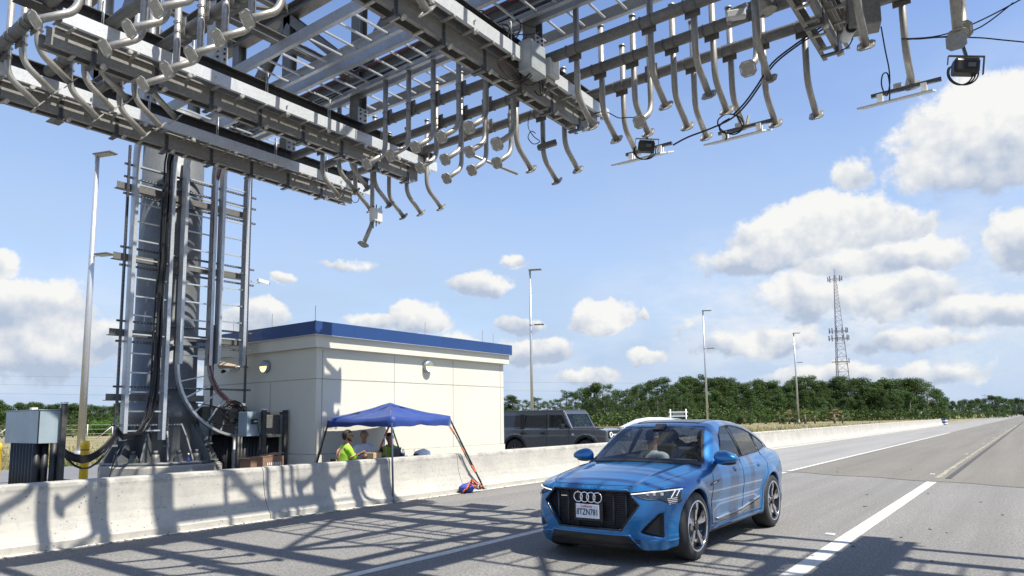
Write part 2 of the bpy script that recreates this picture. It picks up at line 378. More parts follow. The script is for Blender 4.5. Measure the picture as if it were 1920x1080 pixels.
low = N(wn, 'ShaderNodeMapRange'); low.inputs[1].default_value = .55; low.inputs[2].default_value = .0; low.inputs[3].default_value = .12; low.inputs[4].default_value = 1.1; wn.links.new(el, low.inputs[0])
vfac = MA('MULTIPLY', vf.outputs[0], low.outputs[0], clamp=True)
hz = N(wn, 'ShaderNodeMapRange'); hz.inputs[1].default_value = .50; hz.inputs[2].default_value = 0; hz.inputs[3].default_value = 0; hz.inputs[4].default_value = .95; wn.links.new(el, hz.inputs[0])
base = MX(MA('ADD', vfac, hz.outputs[0], clamp=True), VM('MULTIPLY', sky.outputs[0], (1.5, 1.48, 1.62)), (3.7, 4.75, 6.3))
hzm = None
for (x, y, rx, ry, st) in ((1600, 580, 520, 200, 1.15), (60, 640, 330, 150, .7), (1000, 690, 420, 90, .5), (1900, 250, 200, 160, .4)):
    d = at(x, y, D=1)-Vector((0, 0, EYE)); d.normalize(); v = VM('MULTIPLY', VM('SUBTRACT', pos, (math.atan2(d.x, d.y), math.asin(d.z), 0)), (FPX/rx, FPX/ry, 0)); q_ = MA('MULTIPLY_ADD', VM('LENGTH', v, (0, 0, 0)), -st, st); q_ = MA('MAXIMUM', q_, 0.0)
    hzm = q_ if hzm is None else MA('MAXIMUM', hzm, q_)
vn = noise_w(VM('MULTIPLY', cmb.outputs[0], (1, 2.2, 1)), 8, 8, .62)
hzf = MA('MULTIPLY', hzm, MA('MULTIPLY_ADD', vn.outputs[0], 3.2, -.75, True), clamp=True)
base = MX(hzf, base, MX(MA('MULTIPLY_ADD', MA('SUBTRACT', vn.outputs[0], .5), 3.0, .5, True), (4.5, 5.3, 6.5), (6.6, 6.8, 7.1)))
fin = MX(alpha.outputs[0], base, ccol); wn.links.new(fin, bg.inputs[0]); wn.links.new(bg.outputs[0], wo.inputs[0])
W.cycles.sampling_method = 'MANUAL'; W.cycles.sample_map_resolution = 512
# ------------------------------------------------------------ ground, roads, paint
def ss(x, a, b):
    t = min(1, max(0, (x-a)/(b-a))); return t*t*(3-2*t)
def gz(x, y):
    z = -.03+.10*ss(-x, 11.5, 12.5)
    z += .28*ss(-x, 12, 20)*ss(y, 36, 60)+.1*ss(-x, 29, 34)+.12*ss(-x, 45, 70)
    if x < -30 or y > 40: z += .04*mn.noise(Vector((x*.15, y*.15, 0)))
    return z
def grid(name, xs, ys, zf, mat, kind='structure'):
    vs = [(x, y, zf(x, y)) for y in ys for x in xs]; nx = len(xs)
    fs = [(j*nx+i, j*nx+i+1, (j+1)*nx+i+1, (j+1)*nx+i) for j in range(len(ys)-1) for i in range(nx-1)]
    o = bpy.data.objects.new(name, mesh(name, vs, fs, mat, True)); COL.objects.link(o); PMW[o.name] = Matrix.Identity(4)
    if kind: o['kind'] = kind
    return o
mg, nt, b = newmat('dry_grass_ground')
n = tex(nt, .22, 6, .6); n2_ = tex(nt, 3.5, 6, .7); n3_ = tex(nt, 30, 3)
c = ramp(nt, n, [(.38, (.115, .125, .040)), (.5, (.22, .175, .085)), (.64, (.30, .235, .13))])
c = mix(nt, ramp(nt, n2_, [(.45, 0), (.7, .7)]), c, (.075, .105, .03)); c = mix(nt, ramp(nt, n3_, [(.4, 0), (.8, .5)]), c, (.34, .29, .18))
nt.links.new(c, b.inputs['Base Color']); b.inputs['Roughness'].default_value = .95; bump(nt, b, n3_, .6, .05)
xs = [-3000, -1200, -500, -250]+[-160+i*8 for i in range(16)]+[-34, -31, -29, -27, -24, -20, -18, -16, -14, -12.6, -12.0, -11.5, -11.0, -8, 0, 14, 40, 120, 500, 3000]
ys = [-600, -200, -60, -20, 0]+[6*i for i in range(1, 34)]+[220, 260, 320, 500, 1000, 3500]
grid('ground', xs, ys, gz, mg)
def asphalt(name, col, dk, lt, grain=60, crack=True):
    m, nt, b = newmat(name)
    v = tex(nt, grain, 3, kind='vor'); g = tex(nt, grain*.55, 6, .85); big = tex(nt, .35, 5, .6); mid = tex(nt, 2.6, 6, .7)
    c = mix(nt, ramp(nt, g, [(.40, 0), (.60, 1)]), dk, lt); c = mix(nt, .22, c, col); pt = tex(nt, 9, 5, .7); c = mix(nt, ramp(nt, pt, [(.40, .30), (.60, 0)]), c, [x*.6 for x in col])
    c = mix(nt, ramp(nt, big, [(.35, 0), (.7, .30)]), c, [x*.78 for x in col]); c = mix(nt, ramp(nt, mid, [(.55, 0), (.8, .35)]), c, [min(1, x*1.25) for x in col])
    lane = tex(nt, 1.0, 4, .6, stretch=(1.4, .05, 1)); c = mix(nt, ramp(nt, lane, [(.42, 0), (.68, .45)]), c, [x*.62 for x in col])
    nt.links.new(c, b.inputs['Base Color']); b.inputs['Roughness'].default_value = .88; b.inputs['Specular IOR Level'].default_value = .3
    bump(nt, b, v, .55, .006); return m
ma1 = asphalt('grey_asphalt', (.185, .178, .163), (.045, .045, .048), (.40, .385, .35))
ma2 = asphalt('brown_grey_asphalt', (.175, .163, .138), (.06, .058, .05), (.31, .29, .245), 50)
ma3 = asphalt('pale_asphalt', (.27, .262, .245), (.14, .138, .13), (.40, .39, .37), 50)
ma4 = asphalt('parking_asphalt', (.185, .187, .19), (.11, .11, .115), (.26, .26, .26), 40)
def seam(x): return 21.46-(x+5.93)*.38+.12*math.sin(x*3.1)
def sheet(name, x0, x1, y0, y1, z, mat, n=40):
    """road sheet whose ends may follow functions of x"""
    vs, fs = [], []
    for i in range(n+1):
        x = x0+(x1-x0)*i/n; ya = y0(x) if callable(y0) else y0; yb = y1(x) if callable(y1) else y1
        k = 12
        for j in range(k+1): t = j/k; vs.append((x, ya+(yb-ya)*t**(2 if yb > 200 else 1), z))
    for i in range(n):
        for j in range(12): a = i*13+j; fs.append((a, a+13, a+14, a+1))
    o = bpy.data.objects.new(name, mesh(name, vs, fs, mat)); COL.objects.link(o); PMW[o.name] = Matrix.Identity(4); o['kind'] = 'structure'; return o
sheet('road', -10.9, 16, -40, lambda x: seam(x), 0, ma1)
sheet('road', -6.0, 16, lambda x: seam(x)+.02, 900, .0, ma2)
sheet('road_shoulder', -10.9, -6.0, lambda x: seam(x)+.02, 700, 0, ma3)
sheet('road_joint', -10.6, 16, lambda x: seam(x)-.035, lambda x: seam(x)+.055, .004, simple('dark_joint_seal', (.045, .043, .04), .8, 0, .3, 8), 80)
sheet('far_carriageway', -24, -10.9, 118, 700, .02, ma3, 6)
sheet('parking_lot', -29.0, -11.3, -45, 36, .10, ma4)
mp, nt, b = newmat('worn_white_road_paint')
w1 = tex(nt, 9, 6, .7); w2 = tex(nt, 70, 3, .6)
c = mix(nt, ramp(nt, w1, [(.42, 0), (.66, .75)]), (.62, .60, .52), (.36, .34, .30)); c = mix(nt, ramp(nt, w2, [(.62, 0), (.72, .8)]), c, (.2, .2, .19))
nt.links.new(c, b.inputs['Base Color']); b.inputs['Roughness'].default_value = .7; bump(nt, b, w2, .4, .004)
mp2 = simple('faded_yellow_white_paint', (.40, .37, .27), .85, 0, .35, 12)
sheet('lane_line', -6.10, -5.95, -30, lambda x: seam(x)-.1, .004, mp, 2)
sheet('lane_line', -6.08, -5.95, lambda x: seam(x)+.15, 70, .008, mp, 2)
sheet('lane_line', -2.27, -2.06, -20, lambda x: seam(x)-.1, .004, mp, 2)
sheet('edge_line', -10.62, -10.46, -30, 110, .006, mp, 2)
gq = M(); y = 21.2
while y < 110:
    l = random.uniform(.18, .42); gq.bb(-2.24+random.uniform(0, .02), -2.10-random.uniform(0, .04), y, y+l, .004, .008); y += l+random.uniform(.12, .35)
o = part('lane_line', gq, mp2); o['kind'] = 'structure'
gq = M().bb(-1.99, -1.86, 21, 160, .004, .0075); o = part('lane_line', gq, simple('tar_seal', (.055, .052, .046), .8, 0, .3, 9)); o['kind'] = 'structure'
for i, (x, y) in enumerate([(-2.42, 10.55), (-2.40, 22.3), (-2.40, 33.9), (-2.40, 45.2), (-2.40, 56.5), (-2.4, 67.8), (-2.4, 79)]):
    q = M().box((x, y, .009), (.11, .10, .016), bev=.004)
    if i == 0: ref0 = tag(part('road_reflector', q, MT['wh']), 'small white raised reflector beside the white line nearest the camera', 'reflector', 'reflectors beside the right lane line')
    else: tag(part('road_reflector', q, MT['wh']), ['', 'white raised reflector just beyond the road seam', 'white raised reflector, second one beyond the road seam'][i] if i < 3 else 'far white raised reflector beside the faded lane line', 'reflector', 'reflectors beside the right lane line')
q = M(); random.seed(2)
for (x, y) in [tuple(at(*p, Z=0).to_2d()) for p in ((1600, 1025), (1622, 950), (1839, 942), (1880, 966), (1744, 993), (1690, 1008), (1560, 905))]+[(random.uniform(-9.5, 3), random.uniform(6, 24)) for _ in range(26)]:
    a = random.uniform(0, 3); l = random.uniform(.012, .05); q.box((x, y, .006), (l*1.6, l*.6, .008), Matrix.Rotation(a, 3, 'Z'))
tag(part('road_grit', q, simple('dark_scrap', (.06, .058, .055), .8, 0, .5, 3)), 'tiny dark scraps scattered on the asphalt lanes', 'grit', kind='stuff')
# ------------------------------------------------------------ concrete median barrier
mc, nt, b = newmat('stained_barrier_concrete')
a1 = tex(nt, 1.3, 7, .65); a2 = tex(nt, 16, 5, .6); a3 = tex(nt, 11, 2, kind='vor'); a4 = tex(nt, 5, 5, .65, stretch=(1, .35, 1.6))
c = mix(nt, ramp(nt, a1, [(.35, 0), (.7, 1)]), (.45, .425, .36), (.335, .32, .29)); c = mix(nt, ramp(nt, a2, [(.52, 0), (.68, .5)]), c, (.30, .29, .265))
c = mix(nt, ramp(nt, a3, [(.08, .9), (.15, 0)]), c, (.13, .125, .12)); c = mix(nt, ramp(nt, a4, [(.55, 0), (.72, .55)]), c, (.27, .26, .24))
gm = N(nt, 'ShaderNodeNewGeometry'); sz = N(nt, 'ShaderNodeSeparateXYZ'); nt.links.new(gm.outputs['Position'], sz.inputs[0])
tp = ramp(nt, sz.outputs[2], [(.73, 0), (.78, 1), (.845, 1), (.862, .4)]); wv_ = tex(nt, 3.2, 6, .75)
mm = N(nt, 'ShaderNodeMath', operation='MULTIPLY'); nt.links.new(tp, mm.inputs[0]); nt.links.new(ramp(nt, wv_, [(.44, 0), (.56, .85)]), mm.inputs[1]); c = mix(nt, mm.outputs[0], c, (.25, .24, .215))
nt.links.new(c, b.inputs['Base Color']); b.inputs['Roughness'].default_value = .9; bump(nt, b, a2, .3, .01)
BP = [(-10.60, 0), (-10.60, .095), (-10.625, .11), (-10.68, .18), (-10.735, .27), (-10.78, .38), (-10.81, .50), (-10.83, .62), (-10.85, .80), (-10.87, .845), (-10.905, .865)]
BP += [(-22.0-x, z) for x, z in BP[::-1]]
bar = thing('concrete_barrier', 'long pale stained concrete median barrier beside the road', 'barrier', (-11, 10, 0))
yj = [-30, -19.5, -9.2, 1.05, 5.75+1.5, 12.35, 17.6, 26.8, 36, 48, 62, 78, 96, 116]
for i in range(len(yj)-1):
    ya, yb = yj[i]+.006, yj[i+1]-.006; k = max(2, int((yb-ya)/1.2)); q = M()
    vs = []
    for j in range(k+1):
        y = ya+(yb-ya)*j/k
        for x, z in BP: vs.append((x+.004*mn.noise(Vector((y, z*3, 1))), y, z+(.004*mn.noise(Vector((y*1.5, x, 4))) if z > .7 else 0)))
    n_ = len(BP); fs = [(j*n_+a, j*n_+a+1, (j+1)*n_+a+1, (j+1)*n_+a) for j in range(k) for a in range(n_-1)]
    fs += [tuple(range(n_))[::-1], tuple(k*n_+a for a in range(n_))]
    q.add(vs, fs); part('barrier_segment', q, mc, bar)
cc = thing('crash_cushion', 'small white and blue striped crash cushion at the far end of the barrier', 'crash cushion', (-11, 117.5, 0))
q = M(); q2 = M()
for k in range(4):
    (q if k % 2 == 0 else q2).bb(-11.5, -10.4, 116.5, 119.5, .12+k*.19, .12+(k+1)*.19-.01, bev=.04)
part('white_band', q, MT['wh'], cc); part('blue_band', q2, MT['bluecap'], cc); part('leg', M().bb(-11.3, -10.6, 116.8, 119.2, 0, .12), MT['galv'], cc)
# grit and debris at the barrier foot
q = M()
for i in range(260):
    y = random.choice([random.uniform(1, 9), random.uniform(2, 20)]); x = -10.55+abs(random.gauss(0, .10)); s_ = random.uniform(.006, .022)
    q.ell((x, y, s_*.4), (s_, s_*1.2, s_*.5), 5, 3)
tag(part('road_grit', q, simple('grit', (.20, .18, .15), .9, 0, .4, 30)), 'scattered grit and small stones along the barrier foot', 'grit', kind='stuff')
# ------------------------------------------------------------ equipment building
ms_, nt, b = newmat('cream_stucco_panels')
s1 = tex(nt, .9, 5, .6); s2 = tex(nt, 45, 4, .6); s3 = tex(nt, 3, 5, .6, stretch=(1, 1, .18))
c = mix(nt, ramp(nt, s1, [(.35, 0), (.7, 1)]), (.64, .62, .52), (.61, .59, .49)); c = mix(nt, ramp(nt, s3, [(.50, 0), (.80, .45)]), c, (.58, .56, .47))
nt.links.new(c, b.inputs['Base Color']); b.inputs['Roughness'].default_value = .85; bump(nt, b, s2, .18, .006)
mj = simple('panel_joint', (.33, .32, .28), .9, 0, .2, 9)
bx, by0, by1, bxb = -13.1, 10.06, 17.08, -17.9
bd = thing('equipment_building', 'cream flat-roofed building with blue fascia behind the tent', 'building', ((bx+bxb)/2, (by0+by1)/2, 0))
part('wall', M().bb(bxb, bx, by0, by1, 0, 3.45), ms_, bd)
q = M(); e = .003
q.bb(bx, bx+e, by0+.001, by1, 2.612, 2.632).bb(bxb, bx, by0-e, by0, 2.612, 2.632).bb(bx, bx+e, by0+.001, by1, .895, .912).bb(bxb, bx, by0-e, by0, .895, .912)
for y in (by0+.17, 12.49, 14.75, by1-.16): q.bb(bx, bx+e, y-.009, y+.009, .10, 2.612).bb(bx, bx+e, y-.009, y+.009, 2.632, 3.30)
for x in (-14.85,): q.bb(x-.009, x+.009, by0-e, by0, .10, 2.612)
part('panel_joint', q, mj, bd)
part('base_course', M().bb(bxb-.02, bx+.02, by0-.02, by1+.02, 0, .895), ms_, bd)
part('cornice', M().bb(bxb-.13, bx+.13, by0-.13, by1+.13, 3.335, 3.62), ms_, bd)
q = M(); q.bb(bxb-.2, bx+.2, by0-.2, by1+.2, 3.615, 3.92); part('fascia', q, MT['bluecap'], bd)
q = M()
for y in (11.0, 14.1, 16.75): q.bb(bx+.2, bx+.203, y, y+.008, 3.62, 3.915)
for x in (-14.9, -16.6): q.bb(x, x+.008, by0-.203, by0-.2, 3.62, 3.915)
part('fascia_seam', q, simple('fascia_seam_dark', (.02, .05, .18), .5), bd)
part('flashing', M().bb(bxb-.21, bx+.21, by0-.21, by1+.21, 3.605, 3.6155), simple('metal_flashing', (.55, .57, .6), .35, .5), bd)
part('roof', M().bb(bxb-.1, bx+.1, by0-.1, by1+.1, 3.92, 3.935), MT['wh'], bd)
for (x, y) in [(bx, by0+.02), (bx, 13.72), (bx, 16.2), (-14.9, by0+.1), (-16.6, by0+.1), (bx-.3, 17.1)]:
    part('lightning_rod', M().cyl((x-.1, y, 3.92), (x-.1, y, 4.32), .006, 5).cyl((x-.1, y, 3.92), (x-.1, y, 3.98), .02, 6), MT['galv_dark'], bd)
def wall_lamp(c, nrm, tang):
    c, nrm, tang = Vector(c), Vector(nrm), Vector(tang); up = Vector((0, 0, 1)); r_ = .155
    f = Matrix((tang, up, nrm)).transposed()
    q = M().lathe([(0, 0), (r_, 0), (r_*1.02, .03), (r_, .09), (r_*.93, .12), (r_*.9, .12)], n=28, axis='Z')
    q.v = [tuple(c+f @ Vector(v)) for v in q.v]; h = part('wall_lamp', q, MT['lampw'], bd)
    q = M(); q.add([c+f @ Vector((math.cos(a)*r_*.93, math.sin(a)*r_*.93, .121)) for a in [math.pi*(1+i/14) for i in range(15)]], [tuple(range(15))])
    part('lens', q, MT['lamp_on'], h)
    q = M(); q.add([c+f @ Vector((math.cos(a)*r_*.93, math.sin(a)*r_*.93, .121)) for a in [math.pi*i/14 for i in range(15)]]+[c+f @ Vector((math.cos(a)*r_*.8, math.sin(a)*r_*.8, .15)) for a in [math.pi*i/14 for i in range(15)]], [(i, i+1, i+16, i+15) for i in range(14)]+[tuple(range(15, 30))])
    part('visor', q, MT['lampw'], h)
wall_lamp((bx, 13.67, 3.08), (1, 0, 0), (0, 1, 0)); wall_lamp((-15.0, by0, 3.0), (0, -1, 0), (1, 0, 0))
# ------------------------------------------------------------ helpers for repeated pieces
def inst(name, me, parent, loc=(0, 0, 0), rot=None, label=None):
    o = bpy.data.objects.new(name, me); COL.objects.link(o); mb = Matrix.Translation(loc) @ (rot.to_4x4() if rot is not None else Matrix.Identity(4))
    o.matrix_basis = mb
    if parent is not None: o.parent = parent; o.matrix_parent_inverse = PMW[parent.name].inverted()
    PMW[o.name] = mb
    if label: o['label'] = label
    return o
def me_of(name, mb, mat): return mesh(name, mb.v, mb.f, mat, mb.sm)
ZX = Matrix.Rotation(0, 3, 'Z')
# ------------------------------------------------------------ toll gantry: column
g = thing('toll_gantry', 'huge galvanised steel toll gantry with thick round column, overhead truss and hanging pipe arms', 'gantry', (-15.9, 8.0, .1))
CX_, CY_ = -15.9, 8.0
q = M().lathe([(0, .0), (1.32, .0), (1.32, .72), (1.28, .76), (0, .76)], (CX_, CY_, 0), 8, smooth=False); part('pedestal', q, mc, g)
col_prof = [(.70, .80), (.70, 1.75), (.72, 1.76), (.72, 2.10), (.675, 2.11), (.665, 5), (.655, 8.9), (0, 8.9)]
mcol = galv('shade_grey_column_steel', (.13, .14, .142), (.18, .19, .195), .25, .5)  # column steel darkened to stand in for the truss's shade
part('column', M().lathe(col_prof, (CX_, CY_, 0), 40), mcol, g)
part('base_plate', M().lathe([(0, .76), (1.2, .76), (1.2, .82), (0, .82)], (CX_, CY_, 0), 40), mcol, g)
sm_ = me_of('gusset', M().prism([(.66, 0), (1.16, 0), (1.16, .06), (.90, .55), (.66, .88)], (0, 0, 0), (1, 0, 0), (0, 0, 1), (0, 1, 0), .035), mcol)
bm_ = me_of('anchor_bolt', M().cyl((.99, 0, 0), (.99, 0, .17), .075, 14).cyl((.99, 0, .17), (.99, 0, .25), .045, 10).lathe([(.10, 0), (.10, .09), (0, .09)], (.99, 0, 0), 6, smooth=False), MT['galv_dark'])
for i in range(14):
    a = 2*math.pi*i/14+.1; inst('gusset', sm_, g, (CX_, CY_, .82), Matrix.Rotation(a, 3, 'Z')); inst('anchor_bolt', bm_, g, (CX_, CY_, .82), Matrix.Rotation(a+math.pi/14, 3, 'Z'))
# ------------------------------------------------------------ truss
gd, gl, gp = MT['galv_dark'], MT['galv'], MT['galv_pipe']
YN, YF, ZB, ZT = 5.8, 8.8, 8.42, 10.7
XL, XR = -17.0, 11.0
ST = [-12.6, -10.3, -6.07, -1.87, 2.3, 6.5]
sbolt = me_of('splice_bolt', M().cyl((0, 0, 0), (.022, 0, 0), .018, 6), MT['black'])
for Y in (YN, YF):
    for Z in (ZB, ZT): part('truss_chord', M().prof((XL, Y, Z), (XR, Y, Z), .26, .26, .018, 'H'), gd, g)
    NODE = [-16.6, -14.6, -12.6, -10.3, -8.2, -6.07, -3.95, -1.87, .2, 2.3, 4.4, 6.5, 8.6, 10.8]
    for i, x in enumerate(NODE):
        z0 = 7.48 if x in ST else ZB+.13
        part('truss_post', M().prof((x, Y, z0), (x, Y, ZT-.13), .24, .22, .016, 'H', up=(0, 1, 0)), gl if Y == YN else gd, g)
        if i < len(NODE)-1:
            a, b2 = (x, Y, ZT-.15), (NODE[i+1], Y, ZB+.15)
            if i % 2: a, b2 = (x, Y, ZB+.15), (NODE[i+1], Y, ZT-.15)
            part('truss_diagonal', M().prof(a, b2, .20, .22, .014, 'H', up=(0, 1, 0)), gd, g)
        if x in ST:
            part('splice_plate', M().box((x-.126, Y, 7.62), (.012, .24, .30)), gl, g); part('splice_plate', M().box((x+.126, Y, 7.62), (.012, .24, .30)), gl, g)
            for dz in (-.08, .02, .10):
                for dy in (-.06, .06): inst('splice_bolt', sbolt, g, (x+.131, Y+dy, 7.62+dz))
for i, x in enumerate(NODE):
    for Z in ((ZB, ZT) if x in ST else (ZT,)): part('truss_strut', M().prof((x, YN+.13, Z), (x, YF-.13, Z), .16, .16, .012, 'H'), gd, g)
    if i < len(NODE)-1:
        a, b2 = ((x, YN+.15, ZT), (NODE[i+1], YF-.15, ZT)) if i % 2 else ((x, YF-.15, ZT), (NODE[i+1], YN+.15, ZT))
        part('truss_brace', M().prof(a, b2, .12, .12, .012, 'L'), gd, g)
for Y in (YN, YF): part('column_bracket', M().prof((CX_, CY_, 8.6), (CX_, Y, 8.6), .30, .34, .02, 'H'), gd, g)
# ------------------------------------------------------------ cross rails hung under the truss
xb_ = me_of('cross_bar', M().bb(-.11, .15, -.02, .02, -.012, .012), gl); xb2 = me_of('cross_bar', M().bb(-.09, .09, -.02, .02, -.012, .012), gl)
brk = M().bb(.02, .06, -.035, .035, -.02, .30).bb(-.17, .06, -.035, .035, -.045, -.02); brk = me_of('rail_bracket', brk, MT['strut'])
hole = M()
for k in range(6): hole.bb(.0605, .062, -.011, .011, .0+k*.045, .022+k*.045)
hole = me_of('bracket_slots', hole, MT['black'])
cap = me_of('end_cap', M().cyl((.035, .12, -.055), (.095, .12, -.055), .034, 12).cyl((.095, .12, -.055), (.10, .12, -.055), .03, 12), MT['bolt'])
rod = M().cyl((-.028, 0, 0), (-.028, 0, .42), .008, 6).cyl((.028, 0, 0), (.028, 0, .42), .008, 6).tube(arc((-.028, 0, .42), (0, 0, .46), (.028, 0, .42), 5), .008, 6); rod = me_of('u_bolt', rod, MT['bolt'])
bolt = me_of('rail_bolt', M().cyl((0, 0, 0), (.03, 0, 0), .016, 6), MT['bolt'])
bright = galv('bright_galvanised_rail', (.56, .58, .59), (.68, .70, .70), .3, .45)
mid = galv('shade_toned_galvanised_rail', (.21, .205, .19), (.31, .30, .28), .25, .5)  # same galvanised steel toned down, shade of the rails put into the colour
blk = galv('shade_darkened_beam', (.045, .045, .045), (.075, .075, .073), .2, .55)  # near-black colour paints in the shade under the beam flange
for si, xs in enumerate(ST[:5]):
    yn, yf = (3.0, 10.95) if si else (.8, 11.1)
    part('cross_beam', M().prof((xs, yn, 7.345), (xs, yf, 7.345), .25, .26, .016, 'H'), blk, g)
    part('upper_rail', M().prof((xs+.28, yn+.45, 7.09), (xs+.28, yf-.2, 7.09), .06, .20, .008, 'C', flip=-1), bright, g)
    part('upper_rail', M().prof((xs+.08, yn+.45, 7.06), (xs+.08, yf-.2, 7.06), .06, .15, .008, 'C'), mid, g)
    part('lower_rail', M().prof((xs+.03, yn+.35, 6.86), (xs+.03, yf-.55, 6.86), .07, .24, .009, 'C', flip=-1), mid, g)
    part('lower_rail', M().prof((xs-.17, yn+.35, 6.84), (xs-.17, yf-.55, 6.84), .06, .20, .009, 'C'), mid, g)
    y = yn+.6; k = 0
    while y < yf-.3:
        inst('cross_bar', xb_, g, (xs+.16, y, 6.975)); 
        if y < yf-.7: inst('cross_bar', xb2, g, (xs-.07, y+.12, 6.725))
        y += .42
    y = yn+.95
    while y < yf-.7:
        b_ = inst('rail_bracket', brk, g, (xs+.01, y, 6.70)); o = inst('bracket_slots', hole, None, (0, 0, 0)); o.parent = b_; o.matrix_parent_inverse = Matrix.Identity(4)
        inst('end_cap', cap, g, (xs+.01, y, 6.75)); inst('end_cap', cap, g, (xs+.25, y+.25, 6.99))
        y += .88
    y = yn+1.0
    while y < yf-.5: inst('u_bolt', rod, g, (xs+.16, y, 7.18)); inst('rail_bolt', bolt, g, (xs+.31, y+.3, 7.09)); y += 1.32
# ------------------------------------------------------------ mounting pipes and arms
PZ = 7.3; PF = [8.75, 9.5, 10.25]; PN = [3.35, 4.1, 4.85]
for Y in PF: part('mounting_pipe', M().cyl((-12.3, Y, PZ), (9.5, Y, PZ), .084, 16), gd, g)
for Y in PN: part('mounting_pipe', M().cyl((-12.3, Y, PZ), (9.5, Y, PZ), .084, 16), gd, g)
tubeP = [(0, 0, .76), (0, 0, -.45)]+arc((0, 0, -.50), (0, 0, -.70), (0, -.13, -.80), 7)+[(0, -.44, -1.03)]
arm_me = me_of('mounting_arm', M().tube(tubeP, .047, 12).cyl((0, 0, .76), (0, 0, .785), .058, 12), gp)
# flange plate: square with clipped corners and curved slots
fl = M(); dv = Vector((0, -.31, -.23)).normalized(); e1 = Vector((1, 0, 0)); e2 = dv.cross(e1); o0 = Vector((0, -.445, -1.034))
c_ = .045; h_ = .105; pl = [(-h_+c_, -h_), (h_-c_, -h_), (h_, -h_+c_), (h_, h_-c_), (h_-c_, h_), (-h_+c_, h_), (-h_, h_-c_), (-h_, -h_+c_)]
fl.prism(pl, o0, e1, e2, dv, .012)
nfl = len(fl.f); fs_ = fl
for sx, sy in ((0, 1), (1, 0), (0, -1), (-1, 0)):
    fs_.prism([(-.034 if sx == 0 else -.006, -.034 if sy == 0 else -.006), (.034 if sx == 0 else .006, -.034 if sy == 0 else -.006), (.034 if sx == 0 else .006, .034 if sy == 0 else .006), (-.034 if sx == 0 else -.006, .034 if sy == 0 else .006)], o0+e1*sx*.086+e2*sy*.086, e1, e2, dv, .016)
fl_me = mesh('flange_plate', fl.v, fl.f, [gp, simple('bright_slot_edge', (.66, .67, .68), .5)])
for i_, p_ in enumerate(fl_me.polygons): p_.material_index = 1 if i_ >= nfl else 0
cl = M().bb(-.11, .11, .045, .065, -.14, .14)
for z in (-.07, .07):
    cl.tube([(x, .058+.0, z) for x in (-.06,)]+[(-.06+.0, .058, z)]+[(math.cos(a)*.058, -math.sin(a)*.058, z) for a in [math.pi*i/8 for i in range(9)]][::-1]+[(.06, .058, z)], .006, 5)
for x in (-.085, .085):
    cl.tube([(x, .05, .09)]+[(x, .135+math.sin(a)*.092, math.cos(a)*.092) for a in [math.pi*i/8 for i in range(9)]]+[(x, .05, -.09)], .006, 5)
cl_me = me_of('clamp_bracket', cl, MT['galv_dark'])
def arm(x, Y, d, dz=0, yaw=0):
    """d=-1: arm bends towards the camera side, d=+1: away along the road"""
    rot = Matrix.Rotation((0 if d < 0 else math.pi)+R(yaw), 3, 'Z')
    dz += random.uniform(-.02, .02)
    a = inst('mounting_arm', arm_me, g, (x, Y-.135*(1 if d < 0 else -1), PZ+dz), rot)
    for nm, me, off in (('flange_plate', fl_me, 0), ('clamp_bracket', cl_me, -dz)):
        o = inst(nm, me, None, (0, 0, off)); o.parent = a; o.matrix_parent_inverse = Matrix.Identity(4)
    return a
for x in (-9.32, -8.71, -8.1, -7.5, -6.9): arm(x, PF[0], -1)
for x in (-8.72, -8.1, -7.53): arm(x, PF[1], -1)
for x in (-8.74, -8.11, -7.51): arm(x, PF[2], -1)
arm(-6.34, PF[0], -1, -.38)
for x in (-9.44, -8.8, -8.19, -7.57, -6.95): arm(x, PN[2], -1)
for px in ((198, 67), (243, 37), (293, 4)): arm(at(*px, Y=3.52).x, PN[1], -1)
arm(at(67, 17, Y=2.77).x, PN[0], -1)
for x in (-12.12, -11.52, -10.94): arm(x, PN[0], 1, .36)
for x in (-11.83, -11.29, -10.78): arm(x, PN[1], 1, .32)
for x in (-11.82, -11.30, -10.78): arm(x, PN[2], 1, .28)
for x in (-11.5, -10.98, -10.6): arm(x, PF[0], 1, .12)
for x in (-11.35, -10.75): arm(x, PF[1], 1, -.03)
for x in (-11.1, -10.55, -9.95): arm(x, PF[2], 1, -.05)
for (x, i, d, dz) in [(-5.3, 0, 1, 0), (-5.28, 1, 1, 0), (-5.28, 2, 1, 0), (-4.05, 0, 1, 0), (-4.65, 2, -1, 0), (-4.03, 1, 1, -.08), (-3.39, 0, 1, -.05), (-3.4, 1, 1, 0), (-4.01, 2, 1, 0), (-3.4, 2, 1, -.02), (-4.7, 1, 1, -.02),
                      (-2.7, 1, -1, -.05), (-2.9, 2, 1, -.1), (-2.55, 0, 1, -.08), (-2.3, 2, 1, -.12), (-1.35, 0, 1, 0), (-1.03, 2, 1, -.05), (-.35, 2, -1, 0), (.5, 1, 1, 0), (1.1, 0, -1, 0)]: arm(x, PF[i], d, dz)
arm(at(1017, 207, Y=10.38).x, PF[2], 1, -.12); arm(at(1057, 190, Y=10.38).x, PF[2], 1, -.02); arm(at(967, 190, Y=9.63).x, PF[1], 1, -.1)
for x in (-5.2, -4.5, -3.9, -3.2, -.9, -.2, .5, 1.2, 3.3, 4.0, 4.7):
    for i in (1, 2): arm(x, PN[i], -1 if x > -3.5 else 1)
part('brace_pipe', M().cyl(at(866, 283, Y=10.6), at(970, 326, Y=11.9), .032, 10), gp, g)
